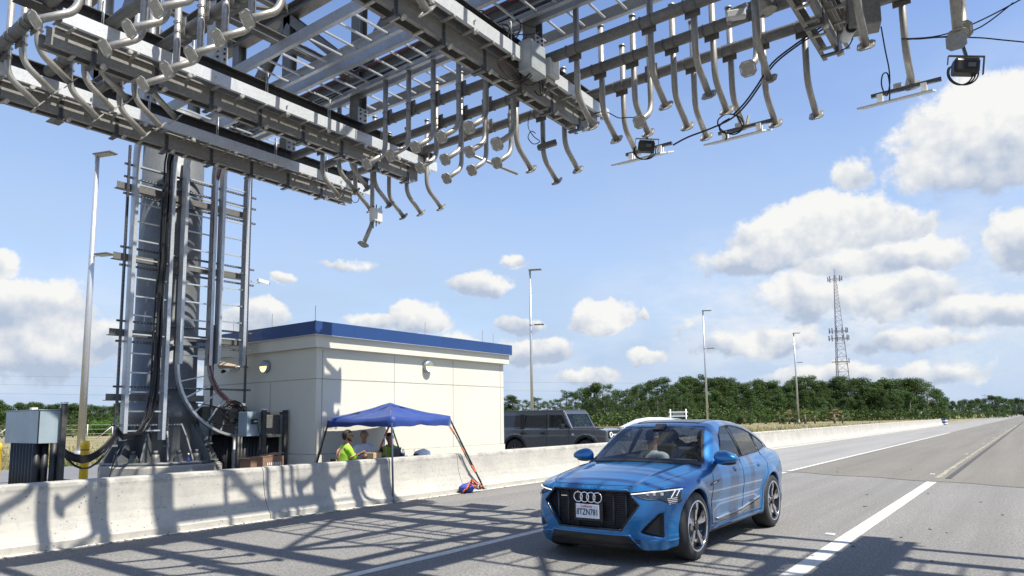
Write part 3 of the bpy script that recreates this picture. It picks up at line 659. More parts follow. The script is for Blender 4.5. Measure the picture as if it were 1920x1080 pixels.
# long dropped arm with a pale box near the far end of the first rails
X0 = -10.75; pA = at(698, 322, X=X0); pB = at(698, 419, X=X0); pC = at(681, 458, X=X0)
q = M().tube([pA+Vector((0, 0, .3)), pA]+arc(pA.lerp(pB, .9), pB, pB.lerp(pC, .2), 5)+[pC], .045, 12); da = part('mounting_arm', q, gp, g, 'long dropped arm hanging lower than the others')
dd = (pC-pB).normalized(); e2 = dd.cross(Vector((1, 0, 0))); part('flange_plate', M().prism(pl, pC, (1, 0, 0), e2, dd, .012), gp, da)
bb_ = at(705, 404, X=X0+.1); tb = thing('antenna_box', 'pale box with short black antennas on the long dropped pipe', 'antenna box', bb_)
part('box', M().box(bb_, (.12, .26, .27), bev=.01), MT['boxl'], tb)
for k, dy in enumerate((-.10, -.02, .06, .11)): part('rod_antenna', M().cyl(bb_+Vector((.03, dy, -.30+.06*k)), bb_+Vector((.03, dy, .17+.05*(k % 2))), .012, 6), MT['black'], tb)
# ------------------------------------------------------------ cable ladders
def rail_path(yc, zlo, off):
    """ladder side rail: up the column, over the top bend and along under the truss; off = thickness offset"""
    P = [(-15.1, yc, zlo), (-15.1, yc, 7.45)]
    P += [(-14.45-.65*math.cos(a), yc, 7.45+.65*math.sin(a)) for a in [math.pi/2*i/8 for i in range(1, 9)]]
    P += [(x, yc, 8.1) for x in (-12, -9, -6, -3, 0, 4, 9)]; return P
def sweep_bar(q, P, w, h, side=(0, 1, 0)):
    P = [Vector(p) for p in P]; side = Vector(side); vs = []
    for i, p in enumerate(P):
        t = (P[min(i+1, len(P)-1)]-P[max(i-1, 0)]).normalized(); u2 = side.cross(t)
        for x, z in ((-1, -1), (1, -1), (1, 1), (-1, 1)): vs.append(p+side*(x*w/2)+u2*(z*h/2))
    fs = [(i*4+j, i*4+(j+1) % 4, (i+1)*4+(j+1) % 4, (i+1)*4+j) for i in range(len(P)-1) for j in range(4)]
    n_ = len(P)*4; return q.add(vs, fs+[(3, 2, 1, 0), (n_-4, n_-3, n_-2, n_-1)])
LAD = [(6.76, 7.62, 1.30, 'cable ladder nearest the camera, climbing the column with the thick black cables'), (7.86, 8.62, 2.95, 'middle cable ladder of the column, curling sideways at its foot'), (8.76, 9.46, 3.0, 'cable ladder on the building side of the column, the shortest of the three')]
for k, (ya, yb, zlo, lab) in enumerate(LAD):
    ld = thing('cable_ladder', lab, 'cable ladder', (-15.1, (ya+yb)/2, zlo), group='cable ladders on the gantry')
    ru = me_of('rung', M().bb(-.017, .017, ya+.02, yb-.02, -.015, .015), MT['alu'])
    for j, yc in enumerate((ya, yb)):
        P = rail_path(yc, zlo, 0)
        if k == 1:
            r_ = 9.52-yc; zc = 2.95; P = [(-15.1, 9.52-r_*math.cos(a), zc-r_*.98*math.sin(a)) for a in [math.pi/2*i/12 for i in range(13)]][::-1]
            q = M()
            vs = []; 
            for i, p in enumerate(P):
                p = Vector(p); t = (Vector(P[min(i+1, 12)])-Vector(P[max(i-1, 0)])).normalized(); u2 = Vector((1, 0, 0)).cross(t)
                for x, z in ((-1, -1), (1, -1), (1, 1), (-1, 1)): vs.append(p+Vector((x*.06, 0, 0))+u2*(z*.028))
            q.add(vs, [(i*4+a, i*4+(a+1) % 4, (i+1)*4+(a+1) % 4, (i+1)*4+a) for i in range(12) for a in range(4)]+[(3, 2, 1, 0), (48, 49, 50, 51)])
            part('curved_rail', q, MT['alu'], ld)
        part('side_rail', sweep_bar(M(), P if k != 1 else rail_path(yc, zlo, 0), .012, .19), MT['alu'], ld)
        s_ = .036 if j == 0 else -.036
        q = M()
        for dz in (-.09, .09):
            Q = []
            for i, p in enumerate(rail_path(yc+s_*.9, zlo, 0)):
                p = Vector(p); R_ = rail_path(yc+s_*.9, zlo, 0); t = (Vector(R_[min(i+1, len(R_)-1)])-Vector(R_[max(i-1, 0)])).normalized(); Q.append(p+Vector((0, 1, 0)).cross(t)*dz)
            sweep_bar(q, Q, .075, .012)
        part('rail_flange', q, MT['alu'], ld)
    z = zlo+.2
    while z < 7.4: inst('rung', ru, ld, (-15.1, 0, z)); z += .405
    x = -14.3
    while x < 8.5: inst('rung', ru, ld, (x, 0, 8.045)); x += .385
    if k == 1:
        for i in range(1, 7):
            a = math.pi/2*i/6.5; v = Vector((0, -math.cos(a), -math.sin(a)*.98)); c0 = Vector((-15.1, 9.52, 2.95)); part('rung', M().bar(c0+v*.90, c0+v*1.66, .028, .028), MT['alu'], ld)
# cable runs
def cab(label, paths, mat=MT['cable'], r=.014, grp=None, name='cable', n=6, cat='cable'):
    q = M()
    for p in paths: q.tube(p, r, n)
    return tag(part(name, q, mat), label, cat, grp)
random.seed(11); P = []
for i in range(9):
    o1 = random.uniform(-.07, .07); o2 = random.uniform(-.05, .05)
    P.append([(-14.4+o2, 7.40+o1, 8.15), (-14.8+o2, 7.41+o1, 7.9), (-15.0+o2, 7.42+o1, 7.4)]+[(-15.02+o2+random.uniform(-.02, .02), 7.43+o1+random.uniform(-.02, .02)-.14*(1-z/6.8), z) for z in (6.8, 6, 5.2, 4.4, 3.6, 2.9, 2.3)]
             + [(-15.0+o2, 7.25+o1, 1.8), (-14.95, 7.05+o1, 1.45+o2), (-14.9, 6.7, 1.38+o1*.8)]+cat_curve((-14.8, 6.55, 1.5+o1), (-14.05, 5.25, 1.22+o2), .28+.25*random.random(), 8))
cab('thick bundle of black cables dropping down the column ladder to the left cabinet', P, r=.021)
cab('black cable looping over the pedestal edge beside the column', [arc((-14.9, 6.9, 1.35), (-14.5, 6.35, 1.3), (-14.45, 6.25, .3), 8), arc((-14.6, 9.0, 1.5), (-14.4, 9.5, 1.3), (-14.4, 9.55, .4), 8)], r=.013)
P = []
for i in range(4):
    o1 = random.uniform(-.03, .03); P.append([(-14.2, 8.60+o1, 8.14), (-14.8, 8.6+o1, 7.9), (-15.02, 8.6+o1, 7.3)]+[(-15.03, 8.58+o1+random.uniform(-.012, .012), z) for z in (6.4, 5.5, 4.6, 3.7, 3.0)]+[(-15.0, 9.50-(.90+o1)*math.cos(a), 2.95-(.90+o1)*math.sin(a)) for a in (.35, .7, 1.05, 1.4)])
cab('red brown cables running down the curved ladder of the column', P, MT['redcable'], .011)
q = []
for i in range(9): rr = random.uniform(.17, .30); c0 = Vector((-14.98, 9.16+random.uniform(-.05, .05), 1.88+random.uniform(-.05, .05))); q.append([c0+Vector((random.uniform(-.03, .03), rr*math.cos(t), rr*.95*math.sin(t))) for t in [2*math.pi*j/18 for j in range(19)]])
cab('coil of black cable hanging on the curved ladder foot', q, r=.012, cat='cable coil', name='cable_coil')
cab('black cables drooping from the coil beside the column to the cabinets', [arc((-14.98, 9.0, 2.1), (-14.9, 9.7, 2.0), (-14.9, 9.7, 1.4), 8), arc((-14.98, 8.7, 2.0), (-14.9, 9.3, 1.9), (-14.9, 9.68, 1.5), 8), [Vector((-14.8, 9.62+.16*math.cos(t), 1.1+.35*math.sin(t)-.1)) for t in [math.pi+math.pi*j/10 for j in range(11)]], cat_curve((-14.9, 8.5, 1.7), (-14.9, 9.7, 1.75), .15), arc((-14.95, 8.2, 2.1), (-14.95, 8.9, 2.0), (-14.9, 9.65, 1.75), 8)], r=.011)
P = []
for i in range(2): yy = 8.55+random.uniform(-.05, .05); P.append([(x, yy+random.uniform(-.05, .05), 8.12) for x in (-14, -12.5, -11, -9.5, -8, -6.6, -5)])
cab('black cables lying along the middle overhead ladder', P, r=.013)
cab('dark red cable lying along the middle overhead ladder', [[(x, 8.2+.02*(-1)**i, 8.13) for i, x in enumerate((-12.5, -11, -9.5, -8, -6.6, -5))]], simple('dark_red_cable', (.16, .015, .04), .5), .010)
part('strut_rail', M().prof((-14, 8.1, 8.55), (9, 8.1, 8.55), .08, .08, .01, 'C'), MT['strut'], g)
# struts and angles tying the ladders to the column
slot = lambda q, a, b, n: [q.box(Vector(a).lerp(Vector(b), (i+.5)/n), (.004, .026, .012) if abs(a[2]-b[2]) < .01 else (.004, .012, .03)) for i in range(n)]
mslot = simple('slot_light', (.42, .46, .50), .5)
for z in (7.2, 6.92, 6.55, 5.38, 4.99, 3.8, 3.37, 2.42, 1.62):
    y1 = 9.75 if z > 2 else 8.1
    a, b2 = (-15.22, 6.60, z), (-15.22, y1, z); s_ = part('slotted_strut', M().bar(a, b2, .04, .042), MT['strut'], g)
    q = M(); slot(q, (-15.198, 6.63, z), (-15.198, y1-.03, z), int((y1-6.5)/.07)); part('strut_slots', q, mslot, s_)
for z in (6.72, 5.18, 3.56, 2.2): part('support_angle', M().prof((-15.32, 6.48, z), (-15.32, 9.55 if z > 3 else 8.6, z), .14, .14, .012, 'L', flip=-1), gd, g)
for y, za, zb in ((6.66, 1.22, 7.6), (9.56, 1.2, 7.7), (8.72, 1.2, 3.9), (7.72, 1.18, 2.2)):
    s_ = part('slotted_strut', M().bar((-15.15, y, za), (-15.15, y, zb), .045, .045, up=(1, 0, 0)), MT['strut'], g)
    q = M(); slot(q, (-15.126, y, za+.05), (-15.126, y, zb-.05), int((zb-za)/.09)); part('strut_slots', q, MT['black'], s_); part('end_cap', M().box((-15.15, y, za-.015), (.07, .1 if y != 6.66 else .09, .035)), MT['bolt'], s_)
# security camera on the ladder
cpos = at(488, 529, X=-15.05); cm = thing('security_camera', 'small grey security camera on the right side of the column ladders', 'camera', cpos)
part('arm', M().bar(cpos+Vector((0, -.25, -.02)), cpos+Vector((0, -.03, -.02)), .04, .04), MT['box'], cm); hh = part('housing', M().box(cpos+Vector((0, .08, .02)), (.09, .30, .09), Matrix.Rotation(R(-6), 3, 'X'), .01), MT['boxl'], cm)
part('lens', M().cyl(cpos+Vector((0, .22, .005)), cpos+Vector((0, .25, .0)), .035, 12), MT['black'], hh)
# ------------------------------------------------------------ light poles
def light_pole(px, py, D, h, lab, a1=0, low=True, r0=.11):
    b_ = at(px, py, D=D); zb = gz(b_.x, b_.y)+.02 if D > 40 else .1; b_.z = zb
    t = thing('light_pole', lab, 'light pole', b_, group='light poles along the lot')
    H = h
    part('pole', M().tube([b_+Vector((0, 0, .25)), b_+Vector((0, 0, H*.5)), b_+Vector((0, 0, H-zb))], [r0, r0*.78, r0*.55], 14), MT['pole'], t)
    part('base', M().box(b_+Vector((0, 0, .05)), (.5, .5, .3), bev=.03).cyl(b_+Vector((0, 0, .15)), b_+Vector((0, 0, .45)), r0*1.5, 12), MT['pole'], t)
    rt = Vector((math.cos(a1), math.sin(a1), 0)); pr = Vector((-rt.y, rt.x, 0)); rot = Matrix((rt, pr, Vector((0, 0, 1)))).transposed()
    for z, off in ((H-zb, 0), (H*.655, .0)):
        c = b_+Vector((0, 0, z)); hd = M().box(c+rt*(.42 if z > H*.8 else .68)+Vector((0, 0, .03)), (1.0 if z > H*.8 else .75, .42, .07), rot, .02)
        L = part('lamp_head', hd, MT['galv_dark'], t)
        fins = M(); n = 6
        for i in range(n): fins.box(c+rt*((.0 if z > H*.8 else .38)+i*(.15 if z > H*.8 else .11))+Vector((0, 0, -.012)), (.05, .36, .03), rot)
        part('led_rows', fins, MT['boxl'], L)
        part('bracket', M().bar(c-rt*.12, c+rt*(.1 if z > H*.8 else .4), .06, .05).box(c, (.18, .18, .12)), MT['pole'], L)
    return t
light_pole(150, 866, 29.3, 13.45, 'tall grey light pole left of the gantry column with a yellow bollard before it', R(20), r0=.16)
light_pole(998, 785, 54.7, 13.5, 'light pole rising behind the dark SUV', R(25), r0=.13)
light_pole(1327, 790, 77, 13.45, 'light pole seen above the roof of the blue car', R(30), r0=.13)
light_pole(1498, 796, 99, 13.4, 'farthest light pole, before the dark wood', R(30), r0=.15)
b_ = at(157, 880, X=-21); b_.z = .1
t = thing('bollard', 'yellow bollard at the foot of the tall light pole', 'bollard', b_)
part('post_sleeve', M().lathe([(.11, 0), (.11, .92), (.115, .93), (.115, 1.02), (.1, 1.09), (0, 1.11)], b_, 20), MT['yellow'], t)
part('groove', M().lathe([(.112, .84), (.114, .845), (.114, .86), (.112, .865)], b_, 20), MT['black'], t)
b_ = at(-7, 855, X=-21.5); b_.z = .1
t = thing('bollard', 'yellow bollard cut by the left edge of the photo', 'bollard', b_)
part('post_sleeve', M().lathe([(.11, 0), (.11, .92), (.115, .93), (.115, 1.02), (.1, 1.09), (0, 1.11)], b_, 20), MT['yellow'], t)
# ------------------------------------------------------------ telecom tower far behind the wood
tb_ = at(1583, 790, D=278); tb_.z = 0; tw = thing('lattice_tower', 'tall three-legged lattice telecom tower behind the far wood', 'tower', tb_)
def tl(k, z):
    r = 4.0*(1-z/60)+.45*(z/60) if z < 60 else .45; a = 2*math.pi*k/3+.35; return tb_+Vector((r*math.cos(a)*.95, r*math.sin(a)*.95, z))
mtw = simple('tower_steel', (.19, .20, .225), .6, .3, .2, .2)
for k in range(3): part('leg', M().tube([tl(k, 0), tl(k, 30), tl(k, 58.5)], [.16, .13, .09], 6), mtw, tw)
q = M(); zs = [0]
while zs[-1] < 57: zs.append(zs[-1]+max(1.4, 4.2*(1-zs[-1]/75)))
for i in range(len(zs)-1):
    for k in range(3):
        q.cyl(tl(k, zs[i]), tl((k+1) % 3, zs[i+1]), .05, 4).cyl(tl((k+1) % 3, zs[i]), tl(k, zs[i+1]), .05, 4).cyl(tl(k, zs[i]), tl((k+1) % 3, zs[i]), .06, 4)
part('lattice_bracing', q, mtw, tw)
for z, rr, n in ((56.5, 2.6, 8), (35.2, 3.4, 11), (32.2, 3.7, 11), (22.8, 3.2, 3)):
    q = M(); ring = [tb_+Vector((rr*math.cos(a), rr*math.sin(a), z)) for a in [2*math.pi*i/12 for i in range(12)]]; q.tube(ring, .09, 5, True)
    for k in range(3): q.cyl(tb_+Vector((0, 0, z)), ring[k*4], .09, 5)
    pf = part('antenna_ring', q, mtw, tw)
    pa = me_of('panel_antenna', M().bb(-.18, .18, -.15, .15, -1.0, 1.0, .03), mtw)
    for i in range(n): a = 2*math.pi*i/n+.2; o = inst('panel_antenna', pa, None, (0, 0, 0)); o.parent = pf; o.matrix_parent_inverse = Matrix.Identity(4); o.location = tb_+Vector((rr*math.cos(a), rr*math.sin(a), z+.3)); o.rotation_euler.z = a
part('lightning_rod', M().cyl(tb_+Vector((0, 0, 58)), tb_+Vector((0, 0, 61)), .09, 5), mtw, tw)
# far power lines and two small distant pylons
for k, (dy) in enumerate((700, 716, 733)): cab('thin power line far behind the gantry, '+['highest', 'middle', 'lowest'][k]+' of three', [[at(-60+i*110, dy+4+i*1.6, D=300) for i in range(4)]+[at(400+i*150, dy+13+i*1.0, D=300) for i in range(8)]], MT['galv_dark'], .035, 'far power lines', 'power_line', 4, 'power line')
for px, ty, D, lab in ((1252, 712, 320, 'small distant power pole above the wood behind the blue car'), (1847, 739, 420, 'small distant power pole above the trees right of the road end'), (1912, 744, 460, 'small distant power pole at the right edge of the photo')):
    b_ = at(px, 790, D=D); tp_ = at(px, ty, D=D); t = thing('power_pole', lab, 'power pole', (b_.x, b_.y, 0))
    part('pole', M().cyl((tp_.x, tp_.y, 0), tp_, .22, 6), mtw, t); part('crossarm', M().bar(tp_+_r*-2-Vector((0, 0, .8)), tp_+_r*2-Vector((0, 0, .8)), .25, .25), mtw, t)
# ------------------------------------------------------------ cabinets and posts behind the barrier
def conduits(par, x0, x1, y, z1, n, r=.05, z0=.1):
    for i in range(n): x = x0+(x1-x0)*(i+.5)/n; part('conduit', M().cyl((x, y, z0), (x, y, z1), r, 10), MT['conduit'], par)
X1 = -14.0; y1 = at(72, 800, X=X1).y; xl = at(10, 800, Y=y1).x; yr = at(117, 800, X=X1).y
zt = at(72, 769, X=X1).z; zb = at(72, 832, X=X1).z
cb = thing('electrical_cabinet', 'wide blue-grey cabinet on black conduits at the left edge, left of the bollard', 'cabinet', ((X1+xl)/2, y1+.2, .1))
part('cabinet_body', M().bb(xl, X1, y1, yr, zb, zt, .008), MT['cabinet'], cb)
part('cabinet_lid', M().bb(xl-.012, X1+.012, y1-.012, yr+.012, zt+.001, zt+.014), MT['cabinet'], cb)
part('door_seam', M().bb(X1+.001, X1+.006, y1-.005, y1+.012, zb, zt).bb(X1-.012, X1+.005, y1-.006, y1-.001, zb, zt), MT['black'], cb)
part('roof_vent', M().bb(X1-.75, X1-.65, y1+.1, y1+.2, zt+.01, zt+.06), MT['boxl'], cb)
conduits(cb, xl+.30, X1-.1, y1+.05, zb, 8, .062); conduits(cb, xl+.30, X1-.1, y1+.18, zb, 8, .062); conduits(cb, X1-.06, X1-.02, yr-.1, zb, 1, .06); conduits(cb, X1-.02, X1+.06, yr-.02, zb, 1, .05)
for px, nm in ((118, 'a'),):
    yy = at(px, 800, X=-13.9).y; zz = at(px, 757, X=-13.9).z
    part('support_post', M().bb(-13.94, -13.86, yy-.035, yy+.045, .1, zz), MT['darkpost'], cb); part('post_cap', M().bb(-13.95, -13.85, yy-.045, yy+.055, zz, zz+.03), MT['boxl'], cb)
# right group, three cabinets on a post frame
XR1 = -14.2
def yx(px, X=XR1, y=800): return at(px, y, X=X).y
f2 = thing('electrical_cabinet', 'pair of blue-grey cabinets on a dark two-post frame left of the building corner', 'cabinet', (XR1, yx(510), .1))
for px in (494, 534):
    yy = yx(px, XR1+.12); part('frame_post', M().bb(XR1+.08, XR1+.17, yy-.045, yy+.045, .1, at(px, 769, X=XR1+.12).z), MT['darkpost'], f2); part('post_cap', M().bb(XR1+.07, XR1+.18, yy-.05, yy+.05, at(px, 769, X=XR1+.12).z, at(px, 769, X=XR1+.12).z+.03), MT['boxl'], f2)
for py in (775, 817): z = at(510, py, X=XR1+.12).z; part('frame_rail', M().bb(XR1+.085, XR1+.13, yx(494, XR1+.12), yx(534, XR1+.12), z-.03, z+.03), MT['darkpost'], f2)
part('cabinet_body', M().bb(XR1-.35, XR1, yx(463), yx(494)+.02, at(470, 818, X=XR1).z, at(470, 772, X=XR1).z, .006), MT['cabinet'], f2, 'left cabinet of the frame, with a small black sensor on it')
part('cabinet_body', M().bb(XR1-.5, XR1-.12, yx(499), yx(529), at(510, 816, X=XR1).z, at(510, 778, X=XR1).z, .006), MT['galv_dark'], f2, 'darker recessed middle cabinet')
part('cabinet_body', M().bb(XR1-.35, XR1+.02, yx(532), yx(552), at(540, 817, X=XR1).z, at(540, 772, X=XR1).z, .006), MT['cabinet'], f2, 'right cabinet of the frame')
for i in range(7): yy = yx(457+i*6); part('conduit', M().cyl((XR1-.2, yy, .1), (XR1-.2, yy, at(470, 818, X=XR1).z), .05, 8), MT['conduit'], f2)
for i in range(6): yy = yx(502+i*4.6, XR1-.3); part('conduit', M().cyl((XR1-.3, yy, .1), (XR1-.3, yy, at(510, 816, X=XR1).z), .045, 8), MT['conduit'], f2)
c0 = at(477, 790, X=XR1+.06); sn_ = thing('sensor_box', 'small black sensor with a tilted solar panel on the blue cabinet', 'sensor', c0)
part('sensor_body', M().box(c0, (.09, .11, .12), bev=.01), MT['black'], sn_); part('solar_panel', M().box(c0+Vector((.02, .03, .13)), (.14, .14, .015), Matrix.Rotation(R(40), 3, 'X')), MT['galv_dark'], sn_)
part('badge', M().box(c0+Vector((.048, 0, 0)), (.004, .07, .02)), MT['wh'], sn_)
cab('thin black cable hanging from the sensor on the cabinet', [cat_curve(c0+Vector((.03, .05, 0)), c0+Vector((.05, .13, -.35)), .02)], r=.008)
XB = -15.6
f3 = thing('electrical_cabinet', 'long grey cabinet behind the curved ladder foot, on black conduits and a white post', 'cabinet', (XB, yx(415, XB), .1))
part('cabinet_body', M().bb(XB-.4, XB, yx(378, XB), yx(462, XB), at(415, 815, X=XB).z, at(415, 762, X=XB).z, .008), MT['galv_dark'], f3)
part('cabinet_body', M().bb(XB-.35, XB+.04, yx(372, XB), yx(398, XB), at(385, 818, X=XB).z, at(385, 790, X=XB).z, .006), MT['cabinet'], f3)
for i in range(9): yy = yx(402+i*5.2, XB); part('conduit', M().cyl((XB-.15, yy, .1), (XB-.15, yy, at(415, 815, X=XB).z), .055, 8), MT['conduit'], f3)
for px, m_ in ((397, 'conduit'), (441, 'wh')): yy = yx(px, XB+.05); part('support_post', M().bb(XB, XB+.05, yy-.03, yy+.03, .1, at(415, 815, X=XB).z), MT[m_], f3)
yy = yx(452, XB+.3); part('support_post', M().bb(XB+.2, XB+.35, yy-.07, yy+.08, .1, at(452, 822, X=XB+.3).z), MT['wh'], f3)
# camera and small box on the building's shaded wall
c0 = at(428, 691, Y=by0-.12); t = thing('wall_camera', 'white bullet camera on the shaded building wall', 'camera', c0)
hd = part('housing', M().box(c0, (.34, .12, .11), Matrix.Rotation(R(14), 3, 'Y'), .02), MT['wh'], t); part('lens', M().cyl(c0+Vector((-.12, -.03, -.05)), c0+Vector((-.20, -.05, -.08)), .045, 12), MT['black'], hd); part('bracket', M().cyl(c0+Vector((.12, 0, 0)), c0+Vector((.25, .11, .02)), .02, 8).cyl(c0+Vector((.25, .09, .02)), c0+Vector((.25, .118, .02)), .07, 12), MT['boxl'], t)
c0 = at(421, 688, Y=by0-.45); t = thing('horn_speaker', 'tan wedge-shaped horn beside the wall camera', 'horn', c0)
part('horn', M().tube([c0+Vector((-.2, 0, .06)), c0+Vector((.35, .1, 0))], [.10, .04], 4), simple('tan_plastic', (.42, .33, .23), .6), t)
part('mount', M().cyl(c0+Vector((.3, .1, 0)), c0+Vector((.3, .45, 0)), .02, 8), MT['boxl'], t)
# parked pale blue car glimpsed behind the pedestal
# cardboard boxes and bottle
c0 = at(482, 866, X=-13.6); t = thing('cardboard_box', 'low brown cardboard box below the two-post cabinets, left one', 'box', (c0.x, c0.y, .1)); part('box_body', M().bb(-13.9, -13.5, c0.y-.22, c0.y+.18, .1, c0.z+.1), MT['cardb2'], t); part('flap', M().bb(-13.9, -13.5, c0.y-.30, c0.y-.22, c0.z+.08, c0.z+.09), MT['cardb'], t)
c0 = at(509, 862, X=-13.4); t = thing('cardboard_box', 'open brown cardboard box printed with white letters, below the cabinets', 'box', (c0.x, c0.y, .1)); part('box_body', M().bb(-13.7, -13.3, c0.y-.28, c0.y+.24, .1, c0.z+.08), MT['cardb2'], t)
q = M()
for i in range(8): q.bb(-13.297, -13.294, c0.y-.17+i*.045, c0.y-.17+i*.045+.022, c0.z-.11, c0.z-.05)
part('printed_letters', q, MT['wh'], t); part('flap', M().box((-13.5, c0.y, c0.z+.10), (.4, .5, .008), Matrix.Rotation(R(10), 3, 'X')), MT['cardb2'], t)
c0 = at(353, 866, X=-14.75); c0.z = .775; t = thing('water_bottle', 'small blue-labelled water bottle standing on the column pedestal', 'bottle', c0)
part('bottle', M().lathe([(0, 0), (.032, 0), (.034, .12), (.03, .16), (.013, .19), (.013, .205), (0, .205)], c0, 14), MT['clear'], t); part('bottle_label', M().lathe([(.035, .05), (.035, .12)], c0, 14), MT['bluebag'], t); part('bottle_cap', M().lathe([(.015, .2), (.015, .225), (0, .225)], c0, 10), MT['wh'], t)
# ------------------------------------------------------------ flat antennas, cameras and loose cables on the gantry
PAN = me_of('panel', M().bb(-.50, .42, -.30, .30, -.012, .012), MT['boxl'])
for (px, py, sx, lab) in ((1211, 281, 0, 'flat antenna panel on a bar with the black camera hanging over it'), (1391, 240, 0, 'flat antenna panel on a bar under a loop of black cable'), (1690, 167, 0, 'flat antenna panel on a bar, rightmost of the three')):
    c0 = at(px, py, Y=10.70); t = thing('flat_antenna', lab, 'antenna', c0, group='flat antennas hanging from the far pipes')
    part('support_bar', M().bar(c0+Vector((-.38, 0, 0)), c0+Vector((.48, 0, 0)), .045, .05), MT['strut'], t)
    inst('panel', PAN, t, c0+Vector((-.03, 0, -.135)), Matrix.Rotation(R(20), 3, 'X'))
    for dx in (-.27, .27): part('stand_off', M().box(c0+Vector((dx, 0, -.07)), (.07, .12, .115)), MT['wh'], t)
    part('clamp', M().bar(c0+Vector((.06, .02, .0)), c0+Vector((.10, .06, .2)), .05, .03).box(c0+Vector((-.04, 0, .05)), (.10, .10, .06)), MT['bolt'], t)
def blackcam(px, py, Y, lab, yoke):
    c0 = at(px, py, Y=Y); t = thing('hanging_camera', lab, 'camera', c0, group='black cameras hanging from the gantry')
    rot = Matrix.Rotation(R(25), 3, 'Z') @ Matrix.Rotation(R(8), 3, 'Y')
    hb = part('camera_body', M().box(c0, (.27, .16, .17), rot, .03), MT['black'], t)
    part('rating_label', M().box(c0+rot @ Vector((.04, -.0815, 0)), (.08, .003, .05), rot), simple('camera_label', (.12, .13, .13), .5), hb)
    part('heat_fins', M().box(c0+rot @ Vector((0, 0, .09)), (.24, .13, .012), rot), MT['galv_dark'], hb)
    q = M(); w = .19
    q.bar(c0+rot @ Vector((-w, 0, .03)), c0+rot @ Vector((-w, 0, .14)), .03, .006).bar(c0+rot @ Vector((-w, 0, .14)), c0+rot @ Vector((w, 0, .14)), .035, .008).bar(c0+rot @ Vector((w, 0, .14)), c0+rot @ Vector((w, 0, -.08)), .035, .008)
    part('yoke', q, MT['galv_dark'], t)
    part('hanger', M().bar(c0+rot @ Vector((0, 0, .14)), Vector(yoke), .05, .03), MT['strut'], t)
    for k in range(3):
        part('cable_loop', M().tube([c0+_r*(-.06+.02*k)+_r*(.15+.012*k)*math.cos(a)+_u*(-.06-.14*math.sin(a)) for a in [math.pi*(.02*k)+2*math.pi*i/18*.62-.3 for i in range(19)]], .009, 5), MT['cable'], t)
blackcam(1212, 276, 10.2, 'black camera with coiled cable hanging over the leftmost flat antenna', at(1203, 224, Y=10.2))
blackcam(1810, 127, 9.4, 'black camera with a big cable loop hanging at the far right', at(1796, 58, Y=9.4))
pp = at(1796, 62, Y=9.4); q = M().cyl(pp, pp+Vector((0, 0, 1.3)), .055, 12); a_ = part('mounting_arm', q, gp, g, 'straight dropped pipe holding the rightmost black camera'); part('flange_plate', M().prism(pl, pp+Vector((0, 0, -.0)), (1, 0, 0), (0, 1, 0), (0, 0, 1), .012).prism(pl, pp+Vector((-.02, -.06, -.12)), (1, 0, 0), (0, 0, 1), (0, 1, 0), .012), gp, a_)
# junction boxes on the third rail set
c0 = at(998, 113, X=-5.72); t = thing('junction_box', 'grey steel junction box on the rail end nearest the road centre, larger one', 'junction box', c0)
part('box_body', M().box(c0, (.22, .42, .48), bev=.012), MT['box'], t); part('door', M().box(c0+Vector((.113, 0, 0)), (.008, .38, .44), bev=.003), MT['box'], t)
c1 = at(1034, 127, X=-5.72); t = thing('junction_box', 'pale plastic junction box beside the larger grey box on the rails', 'junction box', c1)
part('box_body', M().box(c1, (.15, .26, .34), bev=.02), MT['boxl'], t); part('door', M().box(c1+Vector((.078, .02, 0)), (.006, .16, .26), bev=.003), MT['wh'], t)
for i in range(5): part('cable_gland', M().cyl(c1+Vector((-.02, -.1+i*.05, -.17)), c1+Vector((-.02, -.1+i*.05, -.22)), .018, 8), MT['bolt'], t)
random.seed(5); P = []
for i in range(9):
    a = c0+Vector((random.uniform(-.08, .08), random.uniform(-.15, .4), -.24)); b2 = Vector((-6.0+random.uniform(-.2, .2), a.y+random.uniform(-.6, .2), 6.95+random.uniform(-.1, .2))); P.append(cat_curve(a, b2, random.uniform(.05, .3)))
for i in range(7):
    a = Vector((-5.95, c0.y-.3-random.random()*.8, 7.3)); b2 = a+Vector((random.uniform(-.3, .3), random.uniform(.3, .6), random.uniform(-.25, .5))); P.append([a.lerp(b2, s)+Vector((.1*math.sin(s*9+i), .09*math.sin(s*7), .12*math.sin(s*6+i))) for s in [j/12 for j in range(13)]])
cab('tangle of thin black cables around the junction boxes on the rails', P, r=.008)
cab('thin red wires tangled beside the junction boxes', [cat_curve((-5.9, c0.y-.9, 7.3), (-5.85, c0.y-.1, 6.9), .2), cat_curve((-6.0, c0.y-.5, 6.9), (-5.8, c0.y+.1, 6.75), .15)], MT['redcable'], .007)
def wpx(pts, Y=10.3, lift=0): return [at(x, y, Y=Y) for x, y in pts]
def smooth(P, n=4):
    out = []
    for i in range(len(P)-1):
        p0, p1, p2, p3 = P[max(i-1, 0)], P[i], P[i+1], P[min(i+2, len(P)-1)]
        for k in range(n):
            t = k/n; out.append(.5*((2*p1)+(p2-p0)*t+(2*p0-5*p1+4*p2-p3)*t*t+(3*p1-p0-3*p2+p3)*t**3))
    return out+[P[-1]]
cab('thick black cable swooping from the gantry top down to the flat antennas', [smooth(wpx([(1592, 0), (1560, 42), (1500, 82), (1452, 120), (1425, 160), (1400, 195), (1372, 222), (1330, 242), (1290, 257), (1262, 272)])), smooth(wpx([(1586, -4), (1556, 38), (1496, 80), (1448, 118), (1420, 160), (1397, 192), (1375, 215)]))], r=.014)
